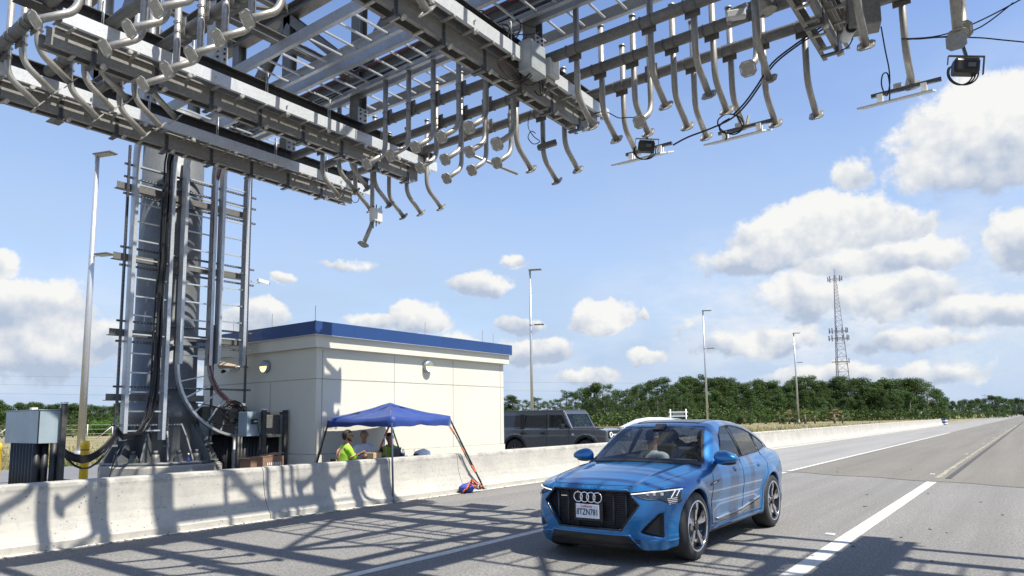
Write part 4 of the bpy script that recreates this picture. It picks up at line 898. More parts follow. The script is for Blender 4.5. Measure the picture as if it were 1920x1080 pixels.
cab('coil of black cable hanging by the middle flat antenna', [smooth(wpx([(1368, 222), (1352, 232), (1350, 245), (1366, 250), (1388, 244), (1394, 230), (1384, 218), (1362, 214), (1346, 226), (1352, 243), (1375, 252), (1392, 240), (1380, 215)])), smooth(wpx([(1358, 248), (1362, 254), (1361, 263)]))], r=.011, name='cable_coil', cat='cable coil')
cab('black cable running level to the black camera at the far right', [smooth(wpx([(1700, 73), (1725, 73), (1760, 70), (1795, 70), (1840, 71), (1880, 75), (1930, 80), (2000, 90)])), smooth(wpx([(1700, 74), (1740, 71), (1790, 66), (1840, 50), (1900, 5)])), smooth(wpx([(1690, 73), (1750, 69), (1800, 55), (1860, 28), (1930, -10)]))], r=.009)
cab('thin cable from the rail end past the arms to the black camera on the left', [smooth(wpx([(1080, 232), (1100, 222), (1125, 210), (1140, 211), (1160, 221), (1180, 220), (1203, 222)], 10.2))], r=.009)
cab('thin drooping cables beside the rightmost flat antenna', [smooth(wpx([(1652, 50), (1660, 95), (1667, 130), (1668, 160), (1662, 180), (1653, 160), (1655, 140), (1664, 138), (1668, 160), (1668, 188)])), smooth(wpx([(1599, 72), (1590, 88), (1575, 95)]))], r=.009)
cab('small cable loop by the far rail end over the road', [smooth(wpx([(995, 205), (990, 235), (1000, 255), (1012, 265), (1000, 270), (990, 258), (996, 246), (1004, 250)], 9.6))], r=.008)
cab('small cable loop hanging at the end of the first rails', [smooth(wpx([(660, 360), (658, 372), (665, 380), (672, 376), (672, 366), (664, 362)], 10.2))], r=.008)
# camera on the far lower arm near the third rails and the equipment cluster on the fourth rails
c0 = at(1026, 272, Y=10.35); t = thing('roadside_camera', 'slim dark camera tilted on a pipe arm below the third rail end', 'camera', c0)
rt_ = Matrix.Rotation(R(38), 3, 'Z') @ Matrix.Rotation(R(-18), 3, 'Y'); hb = part('housing', M().box(c0, (.36, .10, .10), rt_, .012), MT['galv_dark'], t); part('lens', M().cyl(c0+rt_ @ Vector((-.18, 0, 0)), c0+rt_ @ Vector((-.19, 0, 0)), .04, 12), MT['black'], hb); part('bracket', M().bar(c0, c0+Vector((-.1, -.05, .16)), .04, .02), MT['strut'], t)
for (px, py, Y, s_, lab) in ((1618, 28, 9.6, (.38, .30, .42), 'dark grey equipment box hanging among the arms of the fourth rails'), (1592, 60, 9.9, (.30, .10, .06), 'dark bracket plate under the equipment box on the fourth rails')):
    c0 = at(px, py, Y=Y); t = thing('equipment_box', lab, 'equipment box', c0); part('box_body', M().box(c0, s_, Matrix.Rotation(R(15), 3, 'Z'), .015), MT['galv_dark'], t); part('bracket', M().bar(c0+Vector((0, 0, s_[2]/2)), c0+Vector((0, 0, s_[2]/2+.35)), .05, .04), MT['strut'], t)
c0 = at(1596, 52, Y=9.5); t = thing('roadside_camera', 'pale camera with round black lens under the fourth rails', 'camera', c0); hb = part('housing', M().cyl(c0, c0+Vector((-.12, .30, .05)), .075, 16), MT['boxl'], t); part('lens', M().cyl(c0+Vector((.01, -.02, 0)), c0+Vector((0, .0, 0)), .07, 16), MT['black'], hb)
c0 = at(1380, 28, Y=9.2); t = thing('roadside_camera', 'pale bracketed sensor hooked under the far pipes', 'camera', c0); part('housing', M().box(c0, (.26, .12, .12), Matrix.Rotation(R(20), 3, 'Z'), .02), MT['boxl'], t); part('bracket', M().bar(c0+Vector((-.12, 0, .08)), c0+Vector((.16, 0, .10)), .08, .02).bar(c0+Vector((-.1, 0, .06)), c0+Vector((-.1, 0, -.1)), .05, .02), MT['galv'], t)
q = M().cyl(at(1440, 22, Y=9.4), at(1420, -30, Y=9.4), .12, 14); part('pipe_sleeve', q, gp, g)
# ------------------------------------------------------------ implicit surfaces meshed with surface nets
def surface_net(F, lo, h, proj=None):
    """F: field on a lattice (negative inside); returns verts, quads"""
    nx, ny, nz = F.shape; I = F < 0; cnt = np.zeros((nx-1, ny-1, nz-1)); acc = np.zeros((nx-1, ny-1, nz-1, 3))
    cs = [(a, b, c) for a in (0, 1) for b in (0, 1) for c in (0, 1)]
    sl_ = lambda o: tuple(slice(o[k], F.shape[k]-1+o[k]) for k in range(3))
    for i, a in enumerate(cs):
        for b in cs[i+1:]:
            if sum(abs(a[k]-b[k]) for k in range(3)) != 1: continue
            fa, fb = F[sl_(a)], F[sl_(b)]; m = (fa < 0) != (fb < 0); t = np.where(m, fa/np.where(m, fa-fb, 1), 0)
            cnt += m
            for k in range(3): acc[..., k] += m*(a[k]+t*(b[k]-a[k]))
    act = cnt > 0; idx = -np.ones(act.shape, int); idx[act] = np.arange(act.sum()); ijk = np.argwhere(act)
    V = (ijk+acc[act]/cnt[act][:, None])*h+np.array(lo)
    Q = []
    for ax in range(3):
        o = [0, 0, 0]; o[ax] = 1; s0 = tuple(slice(0, F.shape[k]-o[k]) for k in range(3)); s1 = tuple(slice(o[k], None) for k in range(3))
        A, B = I[s0], I[s1]; e = np.argwhere(A != B); b, c = (ax+1) % 3, (ax+2) % 3
        e = e[(e[:, b] > 0) & (e[:, c] > 0) & (e[:, b] < F.shape[b]-1) & (e[:, c] < F.shape[c]-1)]
        d = []
        for (u, v) in ((-1, -1), (0, -1), (0, 0), (-1, 0)):
            q = e.copy(); q[:, b] += u; q[:, c] += v; d.append(idx[q[:, 0], q[:, 1], q[:, 2]])
        q = np.stack(d, 1); fl = ~A[e[:, 0], e[:, 1], e[:, 2]]; q[fl] = q[fl][:, ::-1]; Q.append(q)
    Q = np.concatenate(Q); Q = Q[(Q >= 0).all(1)]
    return V, Q
def newton(V, fn, h, it=3):
    for _ in range(it):
        f = fn(V[:, 0], V[:, 1], V[:, 2]); e = h*.25; g_ = np.stack([(fn(V[:, 0]+(e if k == 0 else 0), V[:, 1]+(e if k == 1 else 0), V[:, 2]+(e if k == 2 else 0))-f)/e for k in range(3)], 1)
        st = f[:, None]*g_/np.maximum((g_**2).sum(1), .05)[:, None]; l = np.linalg.norm(st, axis=1); st *= np.minimum(1, h*.7/np.maximum(l, 1e-9))[:, None]; V = V-st*.9
    return V
def implicit(fn, lo, hi, h, sym=False):
    lo, hi = np.array(lo, float), np.array(hi, float)
    if sym:
        n = int(math.ceil(hi[0]/h)); xs = np.arange(0, n+1)*h; lo[0] = -n*h
    else: xs = np.arange(lo[0], hi[0]+h, h)
    ys = np.arange(lo[1], hi[1]+h, h); zs = np.arange(lo[2], hi[2]+h, h)
    Xg, Yg, Zg = np.meshgrid(xs, ys, zs, indexing='ij'); F = fn(Xg, Yg, Zg)
    if sym: F = np.concatenate([F[:0:-1], F], 0)
    V, Q = surface_net(F, lo, h); return newton(V, fn, h), Q
def smin(a, b, k): hh = np.clip(.5+.5*(b-a)/k, 0, 1); return b+(a-b)*hh-k*hh*(1-hh)
def smax(a, b, k): return -smin(-a, -b, k)
def capsules(caps, h, k=.03, pad=.06):
    """caps: (p0, p1, r0, r1[, flatten]) smoothly united; evaluated block by block"""
    P = np.array([list(c[0]) for c in caps]+[list(c[1]) for c in caps]); rm = max(max(c[2], c[3]) for c in caps)
    lo = P.min(0)-rm-pad; hi = P.max(0)+rm+pad; n = np.ceil((hi-lo)/h).astype(int)+1
    ax = [lo[i]+np.arange(n[i])*h for i in range(3)]; F = np.full(n, .3)
    for c in caps:
        a, b, r0, r1 = np.array(c[0], float), np.array(c[1], float), c[2], c[3]; m = max(r0, r1)+k*2+h*2
        i0 = np.maximum(((np.minimum(a, b)-m-lo)/h).astype(int), 0); i1 = np.minimum(((np.maximum(a, b)+m-lo)/h).astype(int)+2, n)
        X, Y, Z = np.meshgrid(*[ax[i][i0[i]:i1[i]] for i in range(3)], indexing='ij'); d = b-a; L = max(d @ d, 1e-9)
        t = np.clip(((X-a[0])*d[0]+(Y-a[1])*d[1]+(Z-a[2])*d[2])/L, 0, 1)
        D = np.sqrt((X-a[0]-t*d[0])**2+(Y-a[1]-t*d[1])**2+(Z-a[2]-t*d[2])**2)-(r0+(r1-r0)*t)
        s = tuple(slice(i0[i], i1[i]) for i in range(3)); kk = c[4] if len(c) > 4 else k; F[s] = smin(F[s], D, kk)
    return surface_net(F, lo, h)
def spart(name, VQ, mat, parent, label=None):
    V, Q = VQ; o = bpy.data.objects.new(name, mesh(name, V, Q, mat, True)); COL.objects.link(o)
    if parent is not None: o.parent = parent; o.matrix_parent_inverse = PMW[parent.name].inverted()
    PMW[o.name] = Matrix.Identity(4)
    if label: o['label'] = label
    return o
# ------------------------------------------------------------ people
def person(label, hips, face, lean, headtilt, hands, skin, top, top_mat, legs=True, hair='short', vest=False, glasses=False, beard=False, cap=None, h=.012, foot_dz=None):
    """seated person: hips point, facing angle (world), torso lean (rad), wrists (world points)"""
    H = Vector(hips); fw = Vector((math.cos(face), math.sin(face), 0)); sd = Vector((-fw.y, fw.x, 0)); up = (Vector((0, 0, 1))+fw*math.tan(lean)).normalized()
    t = thing('person', label, 'person', (H.x, H.y, H.z-.45))
    ch = H+up*.34; nk = H+up*.52; hfw = (Matrix.Rotation(headtilt[0], 3, 'Z') @ fw); hup = (Vector((0, 0, 1))+hfw*headtilt[1]).normalized(); hsd = hup.cross(hfw).normalized()
    hd = nk+up*.06+hup*.135+hfw*.02
    def hp(a, b, c): return hd+hfw*a+hsd*b+hup*c
    B = []
    B += [(H-sd*.09, H+sd*.09, .125, .125), (H, H+up*.2, .12, .13), (H+up*.2-sd*.05, ch-sd*.08, .115, .11), (H+up*.2+sd*.05, ch+sd*.08, .115, .11), (ch+up*.09-sd*.13, ch+up*.09+sd*.13, .085, .085), (nk-up*.05, nk+up*.07+hup*.02, .058, .055)]
    # head: skull, jaw, nose, ears
    B += [(hp(-.02, 0, .035), hp(.01, 0, .03), .088, .085), (hp(.015, 0, -.04), hp(.045, 0, -.075), .062, .042), (hp(.035, 0, .02), hp(.045, 0, -.02), .062, .058), (hp(.095, 0, .0), hp(.112, 0, -.028), .010, .015, .012),
          (hp(-.005, .083, -.005), hp(-.012, .088, .03), .012, .016, .01), (hp(-.005, -.083, -.005), hp(-.012, -.088, .03), .012, .016, .01), (hp(.085, -.02, -.058), hp(.085, .02, -.058), .010, .010, .012)]
    arms = []
    for s, wr in zip((1, -1), hands):
        sh = ch+up*.10+sd*.185*s; wr = Vector(wr); d = wr-sh; L = min(d.length, .55); d = d.normalized(); wr = sh+d*L; mid = (sh+wr)/2; hh_ = math.sqrt(max(.0004, .29**2-(L/2)**2)); bend = (Vector((0, 0, -1))+sd*s*.5-fw*.3); bend = (bend-d*bend.dot(d)).normalized(); el_ = mid+bend*hh_
        arms.append((sh, el_, wr, s)); B += [(sh, el_, .052, .042), (el_, wr, .041, .029)]
        dr = (wr-el_).normalized(); pn = wr+dr*.05; sdw = dr.cross(Vector((0, 0, 1))).normalized()*s; dn = sdw.cross(dr).normalized(); dn = -dn if dn.z > 0 else dn
        B += [(wr+dr*.01, pn+dr*.03, .026, .030, .02), (wr+dr*.03-sdw*.02, pn+dr*.035-sdw*.022, .018, .016, .015), (wr+dr*.03+sdw*.02, pn+dr*.035+sdw*.022, .018, .016, .015)]
        for f_, (off, ln) in enumerate(((-.030, .060), (-.010, .072), (.011, .068), (.030, .052))):
            a = pn+dr*.035+sdw*off; b1 = a+dr*ln*.5+dn*.006; c1 = b1+dr*ln*.4+dn*.024; B += [(a, b1, .0095, .009, .006), (b1, c1, .009, .0078, .006)]
        a = wr+dr*.025-sdw*.03; b1 = a+dr*.035-sdw*.025+dn*.008; B += [(a, b1, .012, .010, .008), (b1, b1+dr*.03+dn*.012, .010, .0085, .006)]
    kn = []
    for s in (1, -1):
        a = H+sd*.1*s; k_ = a+fw*.42+Vector((0, 0, .02)); an = k_-Vector((0, 0, .42))+fw*.03; kn.append((a, k_, an)); B += [(a, k_, .088, .062), (k_, an, .058, .040), (an, an+fw*.14-Vector((0, 0, .035)), .040, .032)]
    spart('body', capsules(B, h), skin, t)
    T = [(H-sd*.09+up*.06, H+sd*.09+up*.06, .138, .138), (H+up*.05, H+up*.22, .135, .143), (H+up*.2-sd*.05, ch-sd*.08, .128, .124), (H+up*.2+sd*.05, ch+sd*.08, .128, .124), (ch+up*.09-sd*.13, ch+up*.09+sd*.13, .098, .098), (nk-up*.06, nk-up*.02, .075, .068)]
    for sh, el_, wr, s in arms: T.append((sh, sh.lerp(el_, .75), .066, .058))
    spart('shirt', capsules(T, h), top_mat, t)
    if vest:
        T2 = [(a, b, r0+.012, r1+.012) for (a, b, r0, r1) in T[:4]]+[(ch+up*.10-sd*.10, ch+up*.10+sd*.10, .106, .106)]
        if vest == 'sleeved': T2 += [(sh, sh.lerp(el_, .72), .078, .068) for sh, el_, wr, s in arms]
        vo = spart('vest', capsules(T2, h), MT['vest'], t)
        q = M()
        for s in (1, -1):
            q.tube([H+up*.05+sd*s*.08+fw*.157, H+up*.2+sd*s*.085+fw*.163, ch+up*.08+sd*s*.08+fw*.145, ch+up*.215+sd*s*.075+fw*.02, ch+up*.08+sd*s*.075-fw*.135, H+up*.15+sd*s*.07-fw*.160], .022, 6)
        q.tube([H+up*.14+(fw*math.cos(a)*.168+sd*math.sin(a)*.225) for a in [2*math.pi*i/16 for i in range(16)]], .02, 6, True)
        if vest == 'sleeved':
            for sh, el_, wr, s in arms:
                c = sh.lerp(el_, .55); d = (el_-sh).normalized(); a_ = d.orthogonal().normalized(); b_ = d.cross(a_)
                q.tube([c+(a_*math.cos(w)+b_*math.sin(w))*.076 for w in [2*math.pi*i/12 for i in range(12)]], .02, 6, True)
        part('reflective_stripe', q, MT['vesto'], vo)
    if legs:
        T = []
        for a, k_, an in kn: T += [(a, k_, .10, .074), (k_, an+Vector((0, 0, .04)), .07, .055)]
        spart('trousers', capsules(T+[(H-sd*.09, H+sd*.09, .132, .132)], h), MT['jeans'], t)
        q = M()
        for a, k_, an in kn: q.ell(an+fw*.06-Vector((0, 0, .04)), (.055, .055, .045), 10, 6).ell(an+fw*.12-Vector((0, 0, .05)), (.075, .055, .035), 10, 6)
        part('shoes', q, MT['black'], t)
    if hair == 'short':
        Hh = [(hp(-.035, 0, .045), hp(-.005, 0, .065), .088, .080, .02), (hp(-.05, 0, .0), hp(-.055, 0, -.03), .070, .055, .02), (hp(.02, 0, .085), hp(.045, 0, .075), .045, .035, .02)]
        spart('hair', capsules(Hh, h), MT['hair'], t)
    if hair == 'stubble': spart('hair', capsules([(hp(-.05, 0, .0), hp(-.055, 0, -.02), .066, .055, .02)], h), MT['hair'], t)
    if beard: spart('beard', capsules([(hp(.03, 0, -.075), hp(.06, 0, -.078), .046, .036, .02), (hp(.0, .06, -.05), hp(.03, .045, -.075), .024, .026, .02), (hp(.0, -.06, -.05), hp(.03, -.045, -.075), .024, .026, .02)], h), MT['hair'], t)
    if cap: spart('cap', capsules([(hp(-.03, 0, .06), hp(0, 0, .068), .094, .088, .02), (hp(.05, -.03, .055), hp(.05, .03, .055), .04, .04, .02), (hp(.13, -.025, .045), hp(.13, .025, .045), .018, .018, .04), (hp(.09, -.035, .052), hp(.09, .035, .052), .02, .02, .04)], h), cap, t)
    q = M()
    for s in (1, -1): q.ell(hp(.086, .031*s, .008), (.012, .014, .009), 8, 6)
    part('eyes', q, MT['wh'] if not glasses else MT['black'], t)
    q = M()
    for s in (1, -1): q.ell(hp(.096, .031*s, .008), (.004, .006, .006), 6, 4)
    part('pupils', q, MT['black'], t)
    if glasses:
        q = M()
        for s in (1, -1):
            q.prism([(-.026, -.018), (.022, -.02), (.028, .0), (.024, .016), (-.024, .018)], hp(.104, .032*s, .006), hsd*s, hup, hfw, .006); q.cyl(hp(.098, .06*s, .012), hp(.0, .09*s, .015), .004, 5)
        part('glasses', q.cyl(hp(.106, -.01, .01), hp(.106, .01, .01), .003, 5), MT['black'], t)
    part('mouth', M().cyl(hp(.093, -.018, -.052), hp(.093, .018, -.052), .004, 6), simple('lips', (.25, .10, .08), .5), t)
    return t
def chair(c, face, lab, grp=None):
    c = Vector(c); fw = Vector((math.cos(face), math.sin(face), 0)); sd = Vector((-fw.y, fw.x, 0)); rot = Matrix((fw, sd, Vector((0, 0, 1)))).transposed()
    t = thing('folding_chair', lab, 'chair', c, group=grp)
    part('seat', M().box(c+Vector((0, 0, .33)), (.40, .42, .03), rot, .008), MT['black'], t); part('backrest', M().box(c-fw*.20+Vector((0, 0, .66)), (.03, .40, .20), rot, .008), MT['black'], t)
    for a in (-1, 1):
        for b_ in (-1, 1): part('leg', M().cyl(c+fw*.18*a+sd*.19*b_+Vector((0, 0, .32)), c+fw*.22*a+sd*.19*b_, .012, 8), MT['galv_dark'], t)
        part('back_frame', M().cyl(c-fw*.18+sd*.19*a+Vector((0, 0, .32)), c-fw*.21+sd*.19*a+Vector((0, 0, .76)), .012, 8), MT['galv_dark'], t)
# tent workers sit between barrier and building; lot surface z=.10
def hipsfor(px, py, X, head_z_off=.715):
    """hips point under a head centre seen at px,py at the given X"""
    p = at(px, py, X=X); return p
hA = at(651, 818, X=-11.75); hB = at(683, 817, X=-12.25); hC = at(731, 822, X=-12.35)
zh = .10+.45
def mk(head, fwd_a, lean): f_ = Vector((math.cos(fwd_a), math.sin(fwd_a), 0)); up = (Vector((0, 0, 1))+f_*math.tan(lean)).normalized(); L = .715; p = head-up*L; return Vector((p.x, p.y, p.z))
fA = R(70); pa_ = mk(hA, fA, .12); fB = R(-15); pb_ = mk(hB, fB, .1); fC = R(-50); pc_ = mk(hC, fC, .15)
person('bearded man in striped hi-vis shirt sitting leftmost under the tent, hands raised', pa_, fA, .12, (R(-8), .05), (pa_+Vector((.05, .44, .33)), pa_+Vector((.27, .40, .30))), MT['skin1'], None, MT['shirtd'], vest='sleeved', beard=True, glasses=True)
person('bald man in a white shirt sitting in the middle under the tent', pb_, fB, .1, (R(-20), .08), (pb_+Vector((.32, .30, .24)), pb_+Vector((.32, -.12, .20))), MT['skin2'], None, MT['shirtw'], hair='stubble')
person('dark-haired person in a hi-vis vest leaning over the laptop under the tent', pc_, fC, .15, (R(-10), .2), (pc_+Vector((.38, .12, .26)), pc_+Vector((.05, -.42, .36))), MT['skin1'], None, MT['shirtd'], vest=True)
for p, f_, l in ((pa_, fA, 'black folding chair under the bearded man'), (pb_, fB, 'black folding chair under the bald man'), (pc_, fC, 'black folding chair under the dark-haired person')):
    chair((p.x, p.y, .10), f_, l, 'folding chairs under the tent')
# table with things on it
tz = .80; t = thing('folding_table', 'pale folding table behind the barrier under the tent', 'table', (-11.62, 11.9, .1))
part('table_top', M().bb(-12.0, -11.3, 10.95, 12.95, tz-.04, tz, .01), MT['table'], t)
for x in (-11.9, -11.4):
    for y in (11.1, 12.8): part('leg', M().cyl((x, y, .1), (x, y, tz-.04), .014, 8), MT['galv_dark'], t)
c0 = at(699, 850, X=-11.45); c0.z = tz+.085
t = thing('cardboard_box', 'tan cardboard box on the table before the bald man', 'box', (c0.x, c0.y, tz)); part('box_body', M().box(c0, (.26, .27, .17), Matrix.Rotation(R(8), 3, 'Z'), .004), MT['cardb'], t); part('packing_tape', M().box(c0+Vector((0, 0, .086)), (.265, .05, .002), Matrix.Rotation(R(8), 3, 'Z')), simple('packing_tape', (.42, .28, .15), .3), t)
c0 = at(741, 848, X=-11.5); c0.z = tz+.005
t = thing('laptop', 'open dark grey laptop seen from behind, under the tent', 'laptop', c0); rl = Matrix.Rotation(R(10), 3, 'Z')
part('keyboard_base', M().box(c0+Vector((-.13, 0, .01)), (.24, .33, .02), rl, .004), MT['black'], t); part('screen', M().box(c0+Vector((.02, 0, .13)), (.012, .34, .23), rl @ Matrix.Rotation(R(14), 3, 'Y'), .004), simple('laptop_lid', (.10, .11, .13), .4, .4), t)
c0 = at(756, 846, X=-11.38); c0.z = tz
t = thing('water_bottle', 'clear bottle with a blue label beside the laptop', 'bottle', c0); part('bottle', M().lathe([(0, 0), (.035, 0), (.036, .14), (.015, .19), (.015, .21), (0, .21)], c0, 14), MT['clear'], t); part('bottle_label', M().lathe([(.037, .05), (.037, .12)], c0, 14), MT['bluebag'], t); part('bottle_cap', M().lathe([(.016, .2), (.016, .22), (0, .22)], c0, 10), MT['wh'], t)
c0 = at(793, 846, X=-11.6); c0.z = tz
t = thing('white_bag', 'crumpled white bag lying on the right end of the table', 'bag', c0); q = M().ell(c0+Vector((0, 0, .07)), (.16, .24, .10), 14, 9)
q.v = [tuple(Vector(v)+mn.noise_vector(Vector(v)*9)*.035) for v in q.v]; part('bag_body', q, MT['wh'], t)
c0 = at(780, 846, X=-11.4); c0.z = tz; t = thing('radio', 'small black radio with a thin aerial on the table', 'radio', c0); part('radio_body', M().box(c0+Vector((0, 0, .05)), (.06, .12, .09), bev=.01), MT['black'], t); part('aerial', M().cyl(c0+Vector((0, -.05, .05)), c0+Vector((0, -.06, .2)), .004, 5), MT['black'], t)
c0 = at(767, 848, X=-11.4); c0.z = tz; cab('loose black cable lying on the table beside the laptop', [[c0+Vector((.05*math.sin(i*.9), -.14+i*.022, .02+.03*abs(math.sin(i*.5)))) for i in range(14)]], r=.009)
# ------------------------------------------------------------ pop-up tent
Zc = 1.50; cn = [Vector((-10.9, 10.32, 0)), Vector((-10.88, 12.15, 0)), Vector((-12.98, 12.2, 0)), Vector((-12.93, 10.28, 0))]; pk = Vector((-11.93, 11.24, 2.06))
tn = thing('popup_tent', 'blue pop-up tent with slanted legs standing over the barrier', 'tent', (-11.93, 11.24, 0))
q = M(); NN = 14; top = []
for e in range(4):
    a, b_ = cn[e], cn[(e+1) % 4]
    for i in range(NN):
        t_ = i/NN; p = a.lerp(b_, t_)
        col_ = []
        for j in range(9):
            s = j/8; r = p.lerp(Vector((pk.x, pk.y, 0)), s); sag = .055*math.sin(math.pi*s)*(1-.2*math.cos(4*math.pi*t_)); z = 1.73+(pk.z-1.73)*(s**.92)-sag-.05*math.sin(math.pi*t_)*(1-s)
            z += .016*mn.noise(Vector((r.x*4, r.y*4, e)))*(1-s*.5); col_.append(Vector((r.x, r.y, z)))
        low = Vector((p.x, p.y, Zc+.02*math.sin(t_*math.pi*5)*math.sin(math.pi*t_)+.035*math.sin(math.pi*t_))); c_m = (Vector((pk.x, pk.y, 0))-Vector((p.x, p.y, 0))).normalized()
        low += c_m*(.03*math.sin(t_*17+e))*math.sin(math.pi*t_); mid_ = col_[0].lerp(low, .5)-c_m*.02
        top.append([low, mid_]+col_)
vs = [p for c in top for p in c]; m_ = 11; tot = len(top)
q.add(vs, [(i*m_+j, ((i+1) % tot)*m_+j, ((i+1) % tot)*m_+j+1, i*m_+j+1) for i in range(tot) for j in range(m_-1)], True); part('canopy', q, MT['tent'], tn)
feet = [Vector((-10.60, 10.10, .01)), Vector((-10.58, 13.0, .01)), Vector((-13.04, 13.0, .1)), Vector((-13.05, 9.88, .1))]
for i in range(4):
    topv = cn[i].lerp(Vector((pk.x, pk.y, 0)), .02)+Vector((0, 0, 1.70)); part('leg', M().bar(feet[i], topv, .028, .028, up=(1, 0, 0)), MT['black'] if i != 0 else simple('grey_leg', (.10, .12, .15), .45, .4), tn)
    part('foot_plate', M().box(feet[i]+Vector((0, 0, .005)), (.10, .10, .01)), MT['galv_dark'], tn)
    nx = (i+1) % 4; A = topv-Vector((0, 0, .07)); Bv = cn[nx].lerp(Vector((pk.x, pk.y, 0)), .02)+Vector((0, 0, 1.57)); md = (A+Bv)/2
    part('truss_bar', M().bar(A, md-Vector((0, 0, .0))+Vector((0, 0, .03)), .016, .022).bar(md+Vector((0, 0, .03)), Bv, .016, .022), MT['galv_dark'], tn)
    part('roof_rib', M().bar(topv, pk-Vector((0, 0, .05)), .018, .018), MT['galv_dark'], tn)
part('strap_badge', M().box(at(622, 790, X=-12.9)+Vector((0, -.06, 0)), (.05, .005, .012), Matrix.Rotation(R(25), 3, 'Y')), MT['wh'], tn)
# bent conduit down the barrier face, thin rod, harness straps
ls = (cn[1].lerp(pk, .02)); A = Vector((ls.x, ls.y, 1.5)); Bv = feet[1]
q = M()
for k in range(3):
    off = Vector((.03*math.cos(k*2), .03*math.sin(k*2), 0)); q.tube([A.lerp(Bv, s)+off*math.sin(s*math.pi*3+k)+Vector((.02, 0, 0)) for s in [j/10*.88 for j in range(11)]], .006, 5)
tag(part('strap', q, MT['black']), 'black harness webbing hanging down the right tent leg', 'strap')
q = M()
for s0, s1 in ((.02, .12), (.34, .40), (.62, .72)): q.bar(A.lerp(Bv, s0)+Vector((.03, -.01, 0)), A.lerp(Bv, s1)+Vector((.03, .0, 0)), .04, .02, up=(1, 0, 0))
tag(part('strap', q, MT['orange']), 'orange harness pieces clipped along the right tent leg', 'strap')
A2 = at(752-18, 800, X=-12.6); B2 = at(716, 838, X=-12.3)
t = thing('hanging_strap', 'red and white harness strap hanging inside the tent', 'strap', A2); part('strap_band', M().bar(at(729, 800, X=-12.0), at(713, 840, X=-12.0), .05, .012, up=(1, 0, 0)), MT['orange'], t); part('buckle', M().bar(at(722, 818, X=-11.98), at(720, 824, X=-11.98), .055, .02, up=(1, 0, 0)), MT['wh'], t)
c0 = at(878, 908, X=-10.45); c0.z = .02
t = thing('harness_pile', 'orange and black harness heaped on a blue bag at the tent foot', 'harness', (c0.x, c0.y, 0))
q = M().ell(c0+Vector((0, -.03, .09)), (.16, .22, .11), 16, 10); q.v = [tuple(Vector(v)+mn.noise_vector(Vector(v)*8)*.05) for v in q.v]; part('blue_bag', q, MT['bluebag'], t)
random.seed(3)
for k in range(7):
    P = [c0+Vector((.10+.05*math.sin(k+s*7), -.22+.55*s+.05*math.cos(k*2+s*5), .05+.20*math.sin(math.pi*s)*(1-.1*k)+.03*math.sin(s*13+k))) for s in [j/12 for j in range(13)]]
    part('harness_strap', M().tube(P, .014, 6), MT['orange'] if k % 3 else MT['black'], t)
part('buckle', M().box(c0+Vector((.12, .18, .14)), (.05, .04, .06)), MT['wh'], t)
# ------------------------------------------------------------ vehicles
def poly_sd(px, py, poly):
    """max of half planes of a convex counter-clockwise polygon"""
    d = None
    for i in range(len(poly)):
        (x0, y0), (x1, y1) = poly[i], poly[(i+1) % len(poly)]; L = math.hypot(x1-x0, y1-y0); v = ((y1-y0)*(px-x0)-(x1-x0)*(py-y0))/L
        d = v if d is None else np.maximum(d, v)
    return d
def inpoly(x, y, poly):
    n = len(poly); r = np.zeros(len(x), bool); j = n-1
    for i in range(n):
        xi, yi = poly[i]; xj, yj = poly[j]; r ^= ((yi > y) != (yj > y)) & (x < (xj-xi)*(y-yi)/((yj-yi) or 1e-9)+xi); j = i
    return r
def sub_mesh(V, Q, mask):
    q = Q[mask]; u, inv = np.unique(q, return_inverse=True); return V[u], inv.reshape(q.shape)
from mathutils.bvhtree import BVHTree
_L = {}
def I_(s, xs, ys, sg=.028):
    """table lookup with the corners of the table smoothed away"""
    k = (tuple(xs), tuple(ys))
    if k not in _L:
        g_ = np.linspace(xs[0]-.3, xs[-1]+.3, 1400); y = np.interp(g_, xs, ys); n = max(3, int(3*sg/(g_[1]-g_[0]))); w = np.exp(-.5*(np.arange(-n, n+1)/(n/3))**2); w /= w.sum()
        _L[k] = (g_, np.convolve(np.pad(y, n, mode='edge'), w, 'valid'))
    return np.interp(s, *_L[k])
